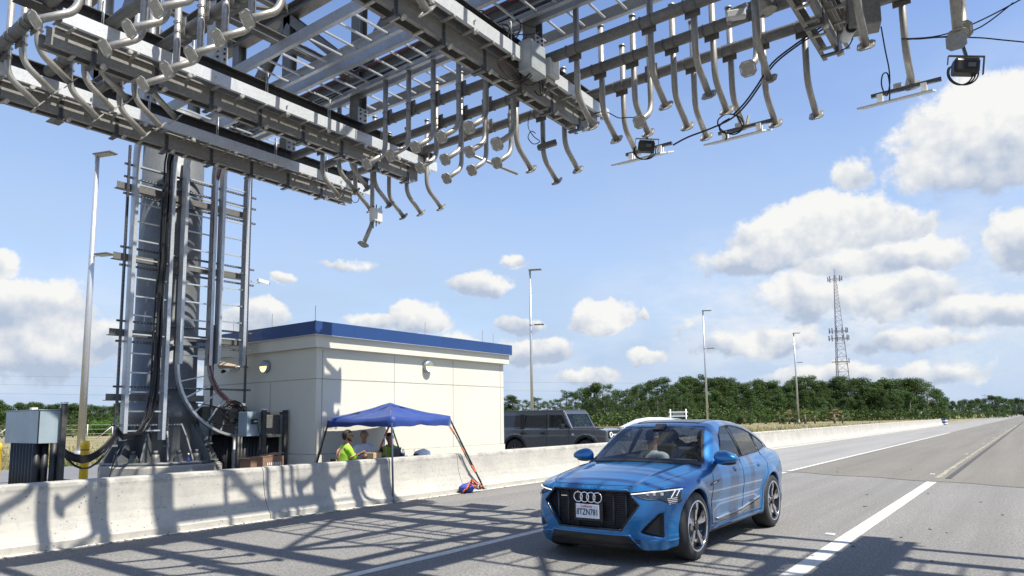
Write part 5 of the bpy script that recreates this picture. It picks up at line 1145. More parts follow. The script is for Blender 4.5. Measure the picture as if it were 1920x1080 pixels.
# ---- blue coupe-SUV: local frame s (0 nose .. 4.9 tail), x across, z up
GR = [(-.49, .82), (-.61, .675), (-.40, .40), (.40, .40), (.61, .675), (.49, .82)]     # grille hexagon (clockwise)
GR = GR[::-1] if False else GR
def f_front(x): a = np.abs(x); return .02+.10*(a/.75)**2.4*(a < 5)+.42*np.clip((a-.62)/.36, 0, 1)**2.2
def car_f(x, s, z):
    a = np.abs(x)
    wp = I_(s, [0, .12, .3, .6, .9, 1.4, 2.4, 3.4, 3.9, 4.3, 4.6, 4.8, 4.92], [.80, .875, .915, .945, .958, .952, .955, .958, .962, .945, .905, .84, .74])
    wz = I_(z, [.2, .32, .45, .6, .74, .84, .92, 1.0, 1.10, 1.2], [-.075, -.035, -.03, -.035, -.006, 0, -.012, -.035, -.075, -.15])
    low = .022*np.exp(-((z-.42)/.09)**2)*np.clip((s-1.5)/.3, 0, 1)*np.clip((3.4-s)/.3, 0, 1)
    fl = 0
    for sc in (.905, 3.833): r = np.hypot(s-sc, z-.38); fl = fl+.030*np.clip(1-np.abs(r-.44)/.10, 0, 1)*(z > .2)
    dside = a-(wp+wz+fl-low)
    hc = I_(s, [0, .04, .12, .3, .6, .95, 1.3, 1.6, 2.2, 3.2, 4.0, 4.5, 4.72, 4.86, 4.95], [.80, .845, .885, .935, .995, 1.045, 1.085, 1.10, 1.11, 1.125, 1.15, 1.155, 1.15, 1.09, .9])
    crown = .10*(a/.9)**2.2*(1-.35*np.clip(s-.9, 0, 1))+.016*np.exp(-((a-.56-.10*np.clip(s-.2, 0, 1.2))/.05)**2)*-1*(s < 1.5)
    dtop = (z-(hc-crown))*.93
    dfr = (f_front(x)+I_(z, [.2, .28, .38, .55, .75, .85, .95], [.10, .03, .015, 0, .012, .05, .16])-s)*.95
    rr = 4.86-.30*(a/.95)**3-I_(z, [.2, .3, .5, .8, 1.0, 1.12, 1.2], [.16, .06, .01, .03, .10, .02, .05])
    L = smax(smax(smax(dside, dtop, .10), dfr, .05), s-rr, .05); L = smax(L, (.175+.06*np.clip((s-.35)/.3, 0, 1)-z), .03)
    # greenhouse
    s2 = s-.42*a*a*np.clip((2.9-s)/1.2, 0, 1)
    top = I_(s2, [.95, 1.12, 1.3, 1.6, 1.9, 2.1, 2.3, 2.6, 2.95, 3.3, 3.7, 4.1, 4.4, 4.62, 4.74, 4.82], [.92, 1.03, 1.13, 1.30, 1.46, 1.545, 1.585, 1.61, 1.615, 1.592, 1.525, 1.415, 1.305, 1.215, 1.185, 1.10])
    dt = (z-(top-.075*a*a))*.88
    xb = I_(s, [1.0, 1.4, 2.0, 2.8, 3.6, 4.1, 4.5, 4.8], [.78, .845, .875, .875, .855, .80, .72, .64])
    ds = (a-(xb-(z-1.08)*I_(z, [1.0, 1.3, 1.6], [.36, .44, .56])))*.92
    G = smax(dt, ds, .07); G = smax(G, .95-z, .02); G = smax(G, s-4.84, .02)
    f = smin(L, G, .035)
    # shoulder groove under the window line, sills, recesses
    for sc in (.905, 3.833): f = smax(f, -np.maximum(np.hypot(s-sc, z-.385)-.425, .60-a), .012)
    f = smax(f, -np.maximum(np.maximum(poly_sd(x, z, GR), s-.115-f_front(x)), -.2-s), .012)
    rec = np.maximum(poly_sd(a, z, [(.615, .385), (.79, .585), (.885, .61), (.945, .39), (.89, .32), (.80, .325)][::-1]), s-.30)
    f = smax(f, -np.maximum(rec, s-f_front(x)-.13), .010)
    return f
h_ = .0135; Vc, Qc = implicit(car_f, (-1.02, -.05, .12), (1.02, 4.98, 1.66), h_, True)
CX0, CY0 = -4.22, 7.04
C3 = Vc[Qc].mean(1); nrm = np.cross(Vc[Qc[:, 1]]-Vc[Qc[:, 0]], Vc[Qc[:, 3]]-Vc[Qc[:, 0]]); nrm /= np.maximum(np.linalg.norm(nrm, axis=1), 1e-12)[:, None]
cx, cs, cz = C3.T; ca = np.abs(cx)
car = thing('blue_car', 'bright blue metallic coupe SUV driving towards the camera in the left lane', 'car', (CX0, CY0+2.45, 0))
def cv(V): V = np.asarray(V, float).copy(); V[:, 0] += CX0; V[:, 1] += CY0; return V
def P3(x, s, z): return Vector((CX0+x, CY0+s, z))
WF = [(1.98, 1.075), (1.99, 1.12), (2.33, 1.40), (2.56, 1.497), (2.80, 1.515), (2.74, 1.095)]; WR = [(2.79, 1.098), (2.86, 1.515), (3.1, 1.508), (3.40, 1.465), (3.66, 1.40), (3.60, 1.13)]; WQ = [(3.64, 1.132), (3.70, 1.39), (3.95, 1.31), (4.16, 1.225), (4.14, 1.175)]
side = (ca > .45) & (np.abs(nrm[:, 0]) > .5)
lab = np.zeros(len(Qc), int)
for k, w in enumerate((WF, WR, WQ)): lab[side & inpoly(cs, cz, w) & (cx > 0)] = 1+k; lab[side & inpoly(cs, cz, w) & (cx < 0)] = 4+k
sb = cs-.42*ca*ca*np.clip((2.9-cs)/1.2, 0, 1)
ws = (sb > 1.20) & (sb < 2.02) & (cz > 1.06) & (nrm[:, 2] > .3) & (ca < .86-(cz-1.08)*.47-.055)
lab[ws] = 7; fr = ws & ((sb < 1.30) | (sb > 1.975) | (ca > .86-(cz-1.08)*.47-.085)); lab[fr] = 8
rg = (cs > 3.55) & (cs < 4.55) & (cz > 1.2) & (nrm[:, 2] > .6) & (ca < .78-(cz-1.08)*.5); lab[rg] = 9
rf = (sb > 2.22) & (cs < 3.25) & (nrm[:, 2] > .85) & (ca < .47); lab[rf] = 10
ff = cs-f_front(cx)
lab[(poly_sd(cx, cz, GR) < .004) & (ff > .055) & (cs < .4)] = 11
rc = poly_sd(ca, cz, [(.615, .385), (.79, .585), (.885, .61), (.945, .39), (.89, .32), (.80, .325)][::-1]) < .004; lab[rc & (cs < .62) & (ff > .045) & (cz < .6)] = 12
lab[(cz < .345) & (cs < .45) & (ca < .50+(.345-cz)*.7) & (lab == 0)] = 12; lab[(cz < .185)] = 12; lab[(cz < .26) & (cs > .6)] = 12
for sc in (.905, 3.833):
    rr_ = np.hypot(cs-sc, cz-.385); lab[(rr_ < .432) & (ca < .93) & (rr_ > .0) & (np.hypot(nrm[:, 1], nrm[:, 2]) > .5)] = 12; lab[(rr_ < .43) & (ca < .7)] = 12
lab[(cs > 4.78) & (cz > .74) & (cz < .86)] = 13; lab[(cs > 4.3) & (cz < .42)] = 12
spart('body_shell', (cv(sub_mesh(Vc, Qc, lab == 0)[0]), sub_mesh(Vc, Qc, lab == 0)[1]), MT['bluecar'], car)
for k, nm, m_, lb in ((1, 'side_window', 'sglass', 'front door window on the side nearest the camera'), (2, 'side_window', 'sglass', 'rear door window on the side nearest the camera'), (3, 'side_window', 'sglass', 'small quarter window on the side nearest the camera'), (4, 'side_window', 'sglass', None), (5, 'side_window', 'sglass', None), (6, 'side_window', 'sglass', None),
                      (7, 'windscreen', 'wglass', None), (8, 'windscreen_border', 'black', None), (9, 'rear_window', 'wglass', None), (10, 'panoramic_roof', 'sglass', None), (11, 'grille_recess', 'black', None), (12, 'lower_trim', 'black', None), (13, 'rear_light', 'orange', None)):
    if (lab == k).sum(): v_, q_ = sub_mesh(Vc, Qc, lab == k); spart(nm, (cv(v_), q_), MT[m_], car, lb)
BV = BVHTree.FromPolygons([Vector(v) for v in cv(Vc)], [tuple(map(int, q)) for q in Qc])
def on_side(s, z, sg=1, off=.004, xo=1.6):
    hit = BV.ray_cast(P3(sg*xo, s, z), Vector((-sg, 0, 0))); return (hit[0]+hit[1]*0+Vector((sg*off, 0, 0))) if hit[0] else P3(sg*.9, s, z)
def on_front(x, z, off=.004):
    hit = BV.ray_cast(P3(x, -1, z), Vector((0, 1, 0))); return hit[0]-Vector((0, off, 0)) if hit[0] else P3(x, .1, z)
def on_top(x, s, off=.003):
    hit = BV.ray_cast(P3(x, s, 3), Vector((0, 0, -1))); return hit[0]+Vector((0, 0, off)) if hit[0] else P3(x, s, 1)
def dense(P, st=.05):
    out = []
    for a, b in zip(P[:-1], P[1:]):
        n = max(1, int(math.hypot(b[0]-a[0], b[1]-a[1])/st)); out += [(a[0]+(b[0]-a[0])*i/n, a[1]+(b[1]-a[1])*i/n) for i in range(n)]
    return out+[P[-1]]
gap = simple('panel_gap_black', (.008, .012, .02), .6)
for sg in (1, -1):
    for w in (WF, WR, WQ): part('window_trim', M().tube([on_side(s, z, sg, .0) for s, z in dense(w+[w[0]], .06)][:-1], .011, 6, True), MT['black'], car)
    # pillar black between the side windows
    for a, b in (((2.77, 1.09), (2.83, 1.52)), ((3.62, 1.125), (3.68, 1.395))): q = M().bar(on_side(*a, sg, -.004), on_side(*b, sg, -.004), .05, .018, up=(sg, 0, 0)); part('window_pillar', q, MT['black'], car)
    for L_ in ([(1.52, 1.02), (1.47, .80), (1.46, .55), (1.47, .33)], [(2.63, 1.07), (2.60, .9), (2.62, .6), (2.62, .33)], [(3.64, 1.12), (3.70, .95), (3.62, .82), (3.42, .62), (3.36, .45), (3.34, .33)], [(1.47, .33), (3.34, .33)]):
        part('door_gap', M().tube([on_side(s, z, sg, .0) for s, z in dense(L_)], .0042, 5), gap, car)
    0 and part('shoulder_crease', M().tube([on_side(s, z, sg, -.001) for s, z in dense([(1.32, .815), (1.9, .865), (2.6, .90), (3.3, .925)])], .005, 5), MT['bluecar'], car)
    part('sill_blade', M().tube([on_side(s, z, sg, .002) for s, z in dense([(1.62, .375), (2.6, .405), (3.30, .50)])], [.018]*len(dense([(1.62, .375), (2.6, .405), (3.30, .50)])), 6), simple('satin_silver_trim', (.30, .33, .36), .35, .6), car)
    q = M()
    P_ = [(1.55, .37), (1.75, .335), (3.28, .355), (3.32, .47), (2.6, .385)]
    v_ = [on_side(s, z, sg, .003) for s, z in dense(P_+[P_[0]], .10)[:-1]]; cen = on_side(2.5, .36, sg, .006); q.add(v_+[cen], [(i, (i+1) % len(v_), len(v_)) for i in range(len(v_))]); part('door_blade', q, MT['galv_dark'], car)
    # flush handles
    for s0 in (2.33, 3.30):
        q = M(); c0 = on_side(s0, .955, sg, -.003); q.ell(c0, (.016, .105, .030), 14, 8); hdl = part('door_handle', q, MT['bluecar'], car); part('handle_recess', M().ell(c0+Vector((sg*.004, -.02, -.02)), (.013, .05, .022), 12, 6), MT['black'], hdl)
    q = M(); v_ = [on_side(1.36, .80, sg, .005), on_side(1.42, .835, sg, .005), on_side(1.72, .86, sg, .005), on_side(1.62, .825, sg, .005)]; q.add(v_, [(0, 1, 2, 3)]); e_ = part('fender_badge', q, MT['black'], car); part('badge_text', M().bar(on_side(1.46, .829, sg, .008), on_side(1.58, .838, sg, .008), .004, .014), MT['wh'], e_)
    # mirrors
    m0 = P3(sg*1.04, 1.72, 1.118); V_, Q_ = implicit(lambda x, y, z: smax(np.sqrt((x/.155)**2+(y/.10)**2+(z/.095)**2)-1+.25*(y/.1)+.0*x, (-z-.055)*9, .2)*.08, (-.22, -.16, -.14), (.22, .18, .14), .010)
    V_[:, 2] *= 1-.25*(V_[:, 0]*sg/.135); V_ = V_*np.array([1, 1, 1])+np.array(m0); mo = spart('side_mirror', (V_, Q_), MT['bluecar'], car)
    part('mirror_base', M().ell(m0+Vector((0, .005, -.05)), (.125, .075, .035), 14, 8), MT['black'], mo); part('mirror_stalk', M().bar(m0+Vector((-sg*.06, .02, -.055)), P3(sg*.86, 1.80, 1.06), .05, .04), MT['black'], mo); part('mirror_glass', M().box(m0+Vector((0, .07, .0)), (.2, .01, .10)), MT['chrome'], mo)
    # headlight
    HL = [(.545, .80), (.70, .735), (.845, .705), (.905, .70), (.925, .79), (.93, .855), (.86, .855)]
    top_ = [(.545, .80), (.935, .872)]; pts = []
    NX = 16
    up_ = lambda x: I_(x, [.53, .70, .85, .93], [.808, .829, .845, .848]); dn_ = lambda x: I_(x, [.53, .60, .70, .80, .84, .86, .90, .93], [.805, .775, .742, .742, .735, .672, .668, .72])
    xs_ = [.53+.40*i/NX for i in range(NX+1)]; v_ = []
    for x in xs_:
        for j in range(7): z = float(dn_(x)+(up_(x)-dn_(x))*j/6); v_.append(on_front(sg*x, z, .004))
    f_ = [(i*7+j, (i+1)*7+j, (i+1)*7+j+1, i*7+j+1) for i in range(NX) for j in range(6)]; f_ = f_ if sg > 0 else [t_[::-1] for t_ in f_]
    hl = part('headlight', M().add(v_, f_, True), simple('headlight_bowl', (.07, .085, .10), .12, .5, .4, 30), car)
    q = M().tube([on_front(sg*x, float(up_(x))-.012, .010) for x in xs_], .0065, 6); part('light_strip', q, MT['drl'], hl)
    q = M()
    for i in range(4): z = .742-.019*i; q.bar(on_front(sg*(.856+.004*i), z, .012), on_front(sg*.912, z+.004, .012), .005, .004)
    q.bar(on_front(sg*.895, .830, .010), on_front(sg*.878, .755, .010), .014, .008).bar(on_front(sg*.918, .830, .010), on_front(sg*.908, .765, .010), .008, .008); part('light_bars', q, MT['drl'], hl)
    q = M()
    for x in (.70, .755, .81): q.box(on_front(sg*x, .80-.1*(.81-x)*-.3, .004), (.038, .02, .032))
    part('projector', q, MT['chrome'], hl); part('lens_outline', M().tube([on_front(sg*x, float(up_(x))+.004, .002) for x in xs_]+[on_front(sg*x, float(dn_(x))-.002, .002) for x in xs_[::-1]], .007, 5, True), MT['black'], hl)
    # intake fog element
    part('intake_trim', M().ell(P3(sg*.79, .40, .37), (.08, .03, .03), 12, 8), MT['glassdk'], car)
    part('bumper_edge', M().tube([on_front(sg*x, z, .001) for x, z in dense([(.50, .33), (.66, .305), (.86, .285), (.94, .30)], .04)], .008, 5), MT['bluecar'], car)
    part('parking_sensor', M().cyl(on_front(sg*.955, .50, .0), on_front(sg*.955, .50, .006), .012, 10), MT['bluecar'], car)
    part('hood_gap', M().tube([on_top(sg*x, s, .0) for s, x in dense([(.16, .50), (.3, .62), (.55, .73), (.9, .80), (1.3, .83), (1.5, .80)], .05)], .004, 5), gap, car)
    part('wiper', M().tube([on_top(sg*(.05+.5*i/6)-.05, 1.21+.07*i/6*i/6, .012) for i in range(7)], .007, 5), MT['black'], car)
part('hood_gap', M().tube([on_front(-.50+i*.1, .878, .0) for i in range(11)], .004, 5), gap, car)
part('windscreen_cowl', M().tube([on_top(x*.1-.8, 1.20+.42*(x*.1-.8)**2, .0) for x in range(17)], .02, 6), MT['black'], car)
part('windscreen_trim', M().tube([on_top(x*.1-.6, 2.025+.42*(x*.1-.6)**2, -.002) for x in range(13)], .010, 6), MT['black'], car)
part('roof_panel_gap', M().tube([on_top(x, s, .0) for s, x in dense([(2.30, -.47), (2.22, 0), (2.30, .47), (3.25, .47), (3.25, -.47), (2.30, -.47)], .05)], .005, 5), gap, car)
# grille: frame, slats, bars, rings, plate
q = M()
for i in range(6):
    a, b = GR[i], GR[(i+1) % 6]; q.tube([on_front(x*1.01, .6+(z-.6)*1.01, .002) for x, z in dense([a, b], .05)], .012, 6)
part('grille_frame', q, simple('gloss_black_frame', (.012, .014, .02), .15, 0, .2, 8), car)
q = M(); z = .425
def gw(z): return float(I_(z, [.40, .675, .82], [.40, .61, .49], .01))-.02
while z < .81: q.tube([P3(x*gw(z), .085+f_front(np.array(x*gw(z))), z) for x in [i/6-1 for i in range(13)]], .0065, 5); z += .024
gs = part('grille_slats', q, simple('grille_slat_black', (.028, .029, .032), .35, 0, .2, 9), car)
mgb = simple('grille_bar_black', (.035, .036, .040), .3, 0, .2, 9)
for x in (-.45, -.30, -.15, .15, .30, .45): part('grille_bar', M().tube([P3(x, .07+f_front(np.array(x)), z) for z in (.42 if abs(x) < .4 else .47, .60, .80)], .013, 6), mgb, car)
q = M()
for i in range(4): c0 = P3(-.127+i*.085, .035, .742); q.tube([c0+Vector((.056*math.cos(a), 0, .056*math.sin(a))) for a in [2*math.pi*k/24 for k in range(24)]], .0078, 8, True)
part('ring_emblem', q, MT['chrome'], car)
part('small_badge', M().bb(CX0-.36, CX0-.28, CY0+.035, CY0+.045, .742, .752), MT['chrome'], car)
part('plate_backing', M().box(P3(.0, .045, .575), (.36, .03, .19)), MT['black'], car)
def text_mesh(body, size, loc, rot, mat, parent, name, ext=.0015, sx=1):
    c = bpy.data.curves.new('text_curve', 'FONT'); c.body = body; c.size = size; c.align_x = 'CENTER'; c.align_y = 'CENTER'; c.extrude = ext; c.resolution_u = 3; c.offset = .0012 if size > .05 else 0
    o = bpy.data.objects.new('text_tmp', c); COL.objects.link(o); dg = bpy.context.evaluated_depsgraph_get(); me = bpy.data.meshes.new_from_object(o.evaluated_get(dg)); bpy.data.objects.remove(o); me.materials.clear(); me.materials.append(mat)
    me.transform(Matrix.Translation(loc) @ rot.to_4x4() @ Matrix.Diagonal((sx, 1, 1, 1))); me.name = name
    o = bpy.data.objects.new(name, me); COL.objects.link(o); o.parent = parent; o.matrix_parent_inverse = Matrix.Identity(4) if parent.type == 'MESH' else PMW[parent.name].inverted(); PMW[o.name] = Matrix.Identity(4); return o
npm = simple('plate_white', (.72, .73, .76), .4, 0, .03, 8)
np_ = part('number_plate', M().box(P3(0, .022, .585), (.305, .006, .155), None, .002), npm, car)
rf_ = Matrix.Rotation(math.pi/2, 3, 'X')
text_mesh('8TZN781', .098, P3(0, .0175, .573), rf_, simple('plate_dark_blue', (.01, .015, .05), .5), np_, 'plate_number', .001, .73)
text_mesh('California', .038, P3(-.01, .0175, .640), rf_, simple('plate_red', (.35, .02, .03), .5), np_, 'plate_state', .001)
part('bumper_lip', M().tube([on_front(x, z, -.004) for x, z in dense([(-.60, .205), (-.50, .347), (.50, .347), (.60, .205)], .05)], .013, 8), MT['bluecar'], car)
part('lower_grille_bars', (lambda q: [q.bar(P3(-.62, .10, z), P3(.62, .10, z), .012, .008) for z in (.27, .30)] and q)(M()), MT['black'], car)
# wheels
def wheel(c, sg, name='wheel', R0=.385, Rr=.282, w=.27, par=None, spoke='turbine'):
    c = Vector(c); wt = bpy.data.objects.new(name, me_of(name, M().lathe([(Rr-.02, -w/2+.02), (Rr+.005, -w/2), (R0-.035, -w/2+.005), (R0-.006, -w/2+.03), (R0, -w/2+.06), (R0, w/2-.06), (R0-.006, w/2-.03), (R0-.035, w/2-.005), (Rr+.005, w/2), (Rr-.02, w/2-.02)], c, 48, 'X'), MT['rubber'])); COL.objects.link(wt)
    wt.parent = par; wt.matrix_parent_inverse = PMW[par.name].inverted(); PMW[wt.name] = Matrix.Identity(4)
    fx = w/2*sg
    dk = simple('rim_dark', (.02, .02, .022), .3, .3) if 'rim_dark' not in bpy.data.materials else bpy.data.materials['rim_dark']
    part('rim', M().lathe([(Rr+.004, fx*.98), (Rr-.012, fx*1.0), (Rr-.02, fx*.8), (Rr-.03, -fx*.3), (.05, -fx*.3)], c, 40, 'X'), dk, wt)
    part('rim_edge', M().lathe([(Rr+.006, fx*.99), (Rr+.003, fx*1.03), (Rr-.010, fx*1.02), (Rr-.014, fx*.97)], c, 40, 'X'), MT['chrome'] if spoke == 'turbine' else dk, wt)
    al = bpy.data.materials.get('machined_alloy') or simple('machined_alloy', (.50, .50, .52), .28, .85, .08, 5)
    q = M(); qd = M()
    for i in range(5):
        a = 2*math.pi*i/5+.35
        def rp(r, t, dx): return c+Vector((fx*dx, r*math.cos(a+t), r*math.sin(a+t)))
        poly = [(.065, -.30), (.12, -.27), (.20, -.27), (Rr-.012, -.23), (Rr-.012, .30), (.20, .12), (.10, .18), (.06, .3)] if spoke == 'turbine' else [(.06, -.4), (Rr-.01, -.12), (Rr-.01, .12), (.06, .4)]
        n = len(poly); v0 = [rp(r, t, .93+.0*r-(.10 if r < .15 else 0)) for r, t in poly]; v1 = [rp(r, t, .72) for r, t in poly]
        fc = [tuple(range(n)), tuple(range(n, 2*n))[::-1]]+[(k, (k+1) % n, n+(k+1) % n, n+k) for k in range(n)]; (q if spoke == 'turbine' else qd).add(v0+v1, fc)
        if spoke == 'turbine':
            for tt in (.0, .07, .14): qd.bar(rp(.19, .10-tt*.6, .945), rp(Rr-.02, .24-tt, .945), .006, .006)
    if q.v: part('spokes', q, al, wt)
    part('spoke_inserts' if spoke == 'turbine' else 'spokes', qd, dk, wt)
    part('hub_cap', M().cyl(c+Vector((fx*.7, 0, 0)), c+Vector((fx*.9, 0, 0)), .055, 20), dk, wt); part('brake_disc', M().cyl(c+Vector((fx*.1, 0, 0)), c+Vector((fx*.25, 0, 0)), .19, 28), MT['galv_dark'], wt)
    return wt
for s0 in (.885, 3.833):
    for sg in (1, -1): wheel(P3(sg*(.97-.135), s0, .388), sg, R0=.388, Rr=.285, par=car)
part('underbody', M().bb(CX0-.75, CX0+.75, CY0+.5, CY0+4.5, .17, .24, .02), MT['black'], car)
# interior
part('dashboard', M().box(P3(0, 1.72, .98), (1.42, .5, .22), None, .06), MT['seat'], car)
part('cabin_floor', M().bb(CX0-.8, CX0+.8, CY0+1.4, CY0+4.4, .30, .34), MT['seat'], car)
for sx in (-.37, .37):
    st = part('front_seat', M().box(P3(sx, 2.50, .62), (.50, .50, .18), None, .06).box(P3(sx, 2.86, .95), (.48, .16, .62), Matrix.Rotation(R(-16), 3, 'X'), .06), MT['seat'], car); part('headrest', M().box(P3(sx, 2.98, 1.33), (.26, .11, .17), Matrix.Rotation(R(-10), 3, 'X'), .04), MT['seat'], st)
part('rear_seat', M().box(P3(0, 3.45, .62), (1.3, .5, .2), None, .06).box(P3(0, 3.75, .92), (1.3, .16, .5), Matrix.Rotation(R(-18), 3, 'X'), .06), MT['seat'], car)
q = M(); sc_ = P3(.37, 2.08, .99); rr_ = Matrix.Rotation(R(66), 3, 'X')
q.tube([sc_+rr_ @ Vector((.185*math.cos(a), .185*math.sin(a), 0)) for a in [2*math.pi*i/28 for i in range(28)]], .016, 8, True).cyl(sc_, sc_-rr_ @ Vector((0, 0, .18)), .03, 8).box(sc_, (.14, .10, .04), rr_, .015); part('steering_wheel', q, simple('steering_wheel_grey', (.10, .105, .11), .45), car)
part('mirror_housing', M().box(P3(.03, 2.06, 1.47), (.22, .03, .06), None, .01).box(P3(.02, 1.99, 1.50), (.16, .16, .05), Matrix.Rotation(R(28), 3, 'X'), .01), MT['black'], car)
0 and part('headliner', M().bb(CX0-.5, CX0+.5, CY0+2.3, CY0+3.4, 1.50, 1.52), simple('grey_headliner', (.20, .20, .20), .9), car)
ph = P3(-.40, 2.56, .62); person('passenger in sunglasses and pale grey shirt behind the windscreen of the blue car', ph, R(-90), -.16, (0, .12), (ph+Vector((.12, -.30, .10)), ph+Vector((-.14, -.30, .10))), MT['skin2'], None, MT['shirtg'], glasses=True, hair='short', cap=simple('grey_cap', (.10, .10, .11), .8))
dh = P3(.38, 2.60, .60); person('driver with dark cap in shadow behind the steering wheel of the blue car', dh, R(-90), -.16, (0, .12), (dh+Vector((.16, -.52, .36)), dh+Vector((-.16, -.52, .36))), MT['skin1'], None, MT['shirtd'], cap=MT['black'])
part('seat_belt', M().bar(P3(-.52, 2.72, 1.30), P3(-.25, 2.46, .86), .045, .006, up=(0, -1, 0)), MT['black'], car)
# ---- dark grey boxy SUV, local frame: nose towards +x
def suv_f(x, y, z):      # x along (front +2.4), y across
    a = np.abs(y)
    body = np.maximum(np.maximum(np.abs(x+.02)-2.28, a-(.90+.02*(z < .95)-.02*np.clip((z-.95)/.2, 0, 1))), np.maximum(z-(1.14-.02*a-.05*np.clip((x-1.9)/.4, 0, 1)), .42-z))-.05
    wsx = .88-(z-1.15)*.52
    cab_ = smax(np.maximum(np.maximum(x-wsx, -x-2.27+.10*(z-1.1)), a-(.87-.16*(z-1.1))), z-1.82, .04)-.03; cab_ = np.maximum(cab_, .9-z)
    f = smin(body, cab_, .02)
    for sc in (1.52, -1.43): r = np.hypot(x-sc, (z-.42)*.95); f = smin(f, np.maximum(np.maximum(np.abs(r-.50)-.045, a-.99), .78-a)+np.maximum(.40-z, 0), .03); f = smax(f, -np.maximum(r-.455, .55-a), .015)
    f = smax(f, -np.maximum(np.maximum(np.abs(z-.98)-.12, a-.80), 2.26-x), .02)
    return f
Vs, Qs = implicit(lambda x, y, z: suv_f(x, y, z), (-2.42, -1.06, .36), (2.42, 1.06, 1.92), .03)
C3 = Vs[Qs].mean(1); nr = np.cross(Vs[Qs[:, 1]]-Vs[Qs[:, 0]], Vs[Qs[:, 3]]-Vs[Qs[:, 0]]); nr /= np.maximum(np.linalg.norm(nr, axis=1), 1e-12)[:, None]
sx_, sy_, sz_ = C3.T; ls = np.zeros(len(Qs), int)
sd_ = (np.abs(nr[:, 1]) > .7) & (sz_ > 1.22) & (sz_ < 1.68)
for k, w in enumerate(([(-.02, 1.22), (-.02, 1.68), (.50, 1.68), (.76, 1.22)], [(-1.05, 1.22), (-1.05, 1.68), (-.10, 1.68), (-.10, 1.22)], [(-2.12, 1.24), (-2.08, 1.67), (-1.22, 1.67), (-1.22, 1.24)])): ls[sd_ & inpoly(sx_, sz_, w) & (sy_ < 0)] = 1+k; ls[sd_ & inpoly(sx_, sz_, w) & (sy_ > 0)] = 4+k
ls[(nr[:, 0] > .6) & (sz_ > 1.22) & (sz_ < 1.70) & (np.abs(sy_) < .74)] = 7
ls[(sz_ > 1.79)] = 8
for sc in (1.52, -1.43): r_ = np.hypot(sx_-sc, sz_-.42); ls[(r_ < .47) & (np.hypot(nr[:, 0], nr[:, 2]) > .4)] = 9; ls[(r_ > .455) & (r_ < .56) & (np.abs(sy_) > .955)] = 9
ls[(sx_ > 2.2) & (sz_ > .87) & (sz_ < 1.09) & (np.abs(sy_) < .80)] = 9; ls[sz_ < .48] = 9
sp0 = at(1055, 845, D=25.2); sp0.z = .10; sa = R(1)
suv = thing('grey_suv', 'dark grey boxy four-door SUV parked behind the barrier right of the building', 'car', sp0, sa)
def lpart(name, V, Q, mat, par, label=None):
    o = bpy.data.objects.new(name, mesh(name, V, Q, mat, True)); COL.objects.link(o); o.parent = par; PMW[o.name] = PMW[par.name]; 
    if label: o['label'] = label
    return o
def lp(name, q, mat, par): return part(name, q, mat, par, local=True)
for k, nm, m_ in ((0, 'body_shell', 'greycar'), (1, 'side_window', 'sglass'), (2, 'side_window', 'glassdk'), (3, 'side_window', 'glassdk'), (4, 'side_window', 'sglass'), (5, 'side_window', 'glassdk'), (6, 'side_window', 'glassdk'), (7, 'windscreen', 'wglass'), (8, 'roof', 'seat'), (9, 'black_trim', 'black')):
    if (ls == k).sum(): v_, q_ = sub_mesh(Vs, Qs, ls == k); lpart(nm, v_, q_, MT[m_], suv)
yl = -.985
for x in (-.06, -1.12, .86): lp('door_gap', M().bb(x-.004, x+.004, yl+.01, yl+.032, .5, 1.20), gap, suv)
for x in (-.22, -1.28+.2): lp('door_handle', M().box((x, yl-.005, 1.03), (.20, .03, .045), None, .008).box((x, yl+.01, 1.03), (.12, .02, .08)), MT['black'], suv)
for x0, x1 in ((-.06, -.10), (-1.05, -1.22)): lp('window_pillar', M().bb(min(x0, x1), max(x0, x1), -.90, -.875, 1.2, 1.70), MT['black'], suv)
lp('windscreen_pillar', M().bar((.93, -.885, 1.20), (.60, -.80, 1.76), .06, .05, up=(0, -1, 0)), simple('bright_pillar', (.40, .40, .42), .3, .6), suv)
lp('side_mirror', M().box((.66, -1.08, 1.27), (.12, .24, .17), None, .03), MT['black'], suv); lp('side_mirror', M().box((.66, 1.08, 1.27), (.12, .24, .17), None, .03), MT['black'], suv)
lp('vent_badge', M().bb(.98, 1.08, yl, yl+.03, .95, 1.03), MT['chrome'], suv)
for y in (-.66, .66):
    h0 = lp('headlight', M().cyl((2.28, y, .98), (2.325, y, .98), .095, 20), MT['black'], suv); lp('light_ring', M().tube([(2.33, y+.078*math.cos(a), .98+.078*math.sin(a)) for a in [2*math.pi*i/20 for i in range(20)]], .014, 6, True), MT['drl'], h0)
lp('grille_bar', M().bb(2.29, 2.32, -.55, .55, .955, 1.0), MT['boxl'], suv)
q = M()
for i in range(6): q.box((2.325, -.28+i*.11, .978), (.006, .06, .045))
lp('grille_letters', q, MT['wh'], suv)
lp('front_bumper', M().bb(2.25, 2.42, -.85, .85, .55, .75, .03), MT['black'], suv); lp('hood_ridge', M().bb(.95, 2.1, -.78, -.72, 1.175, 1.20, .01).bb(.95, 2.1, .72, .78, 1.175, 1.20, .01), MT['greycar'], suv)
for x in (-.1, .65):
    lp('front_seat', M().box((x*0+.05, -.4 if x > 0 else .4, 1.25), (.14, .44, .62), None, .05).box((.02, -.4 if x > 0 else .4, 1.60), (.10, .22, .16), None, .03), MT['seat'], suv)
lp('dashboard', M().box((.75, 0, 1.15), (.35, 1.5, .18), None, .04), MT['seat'], suv)
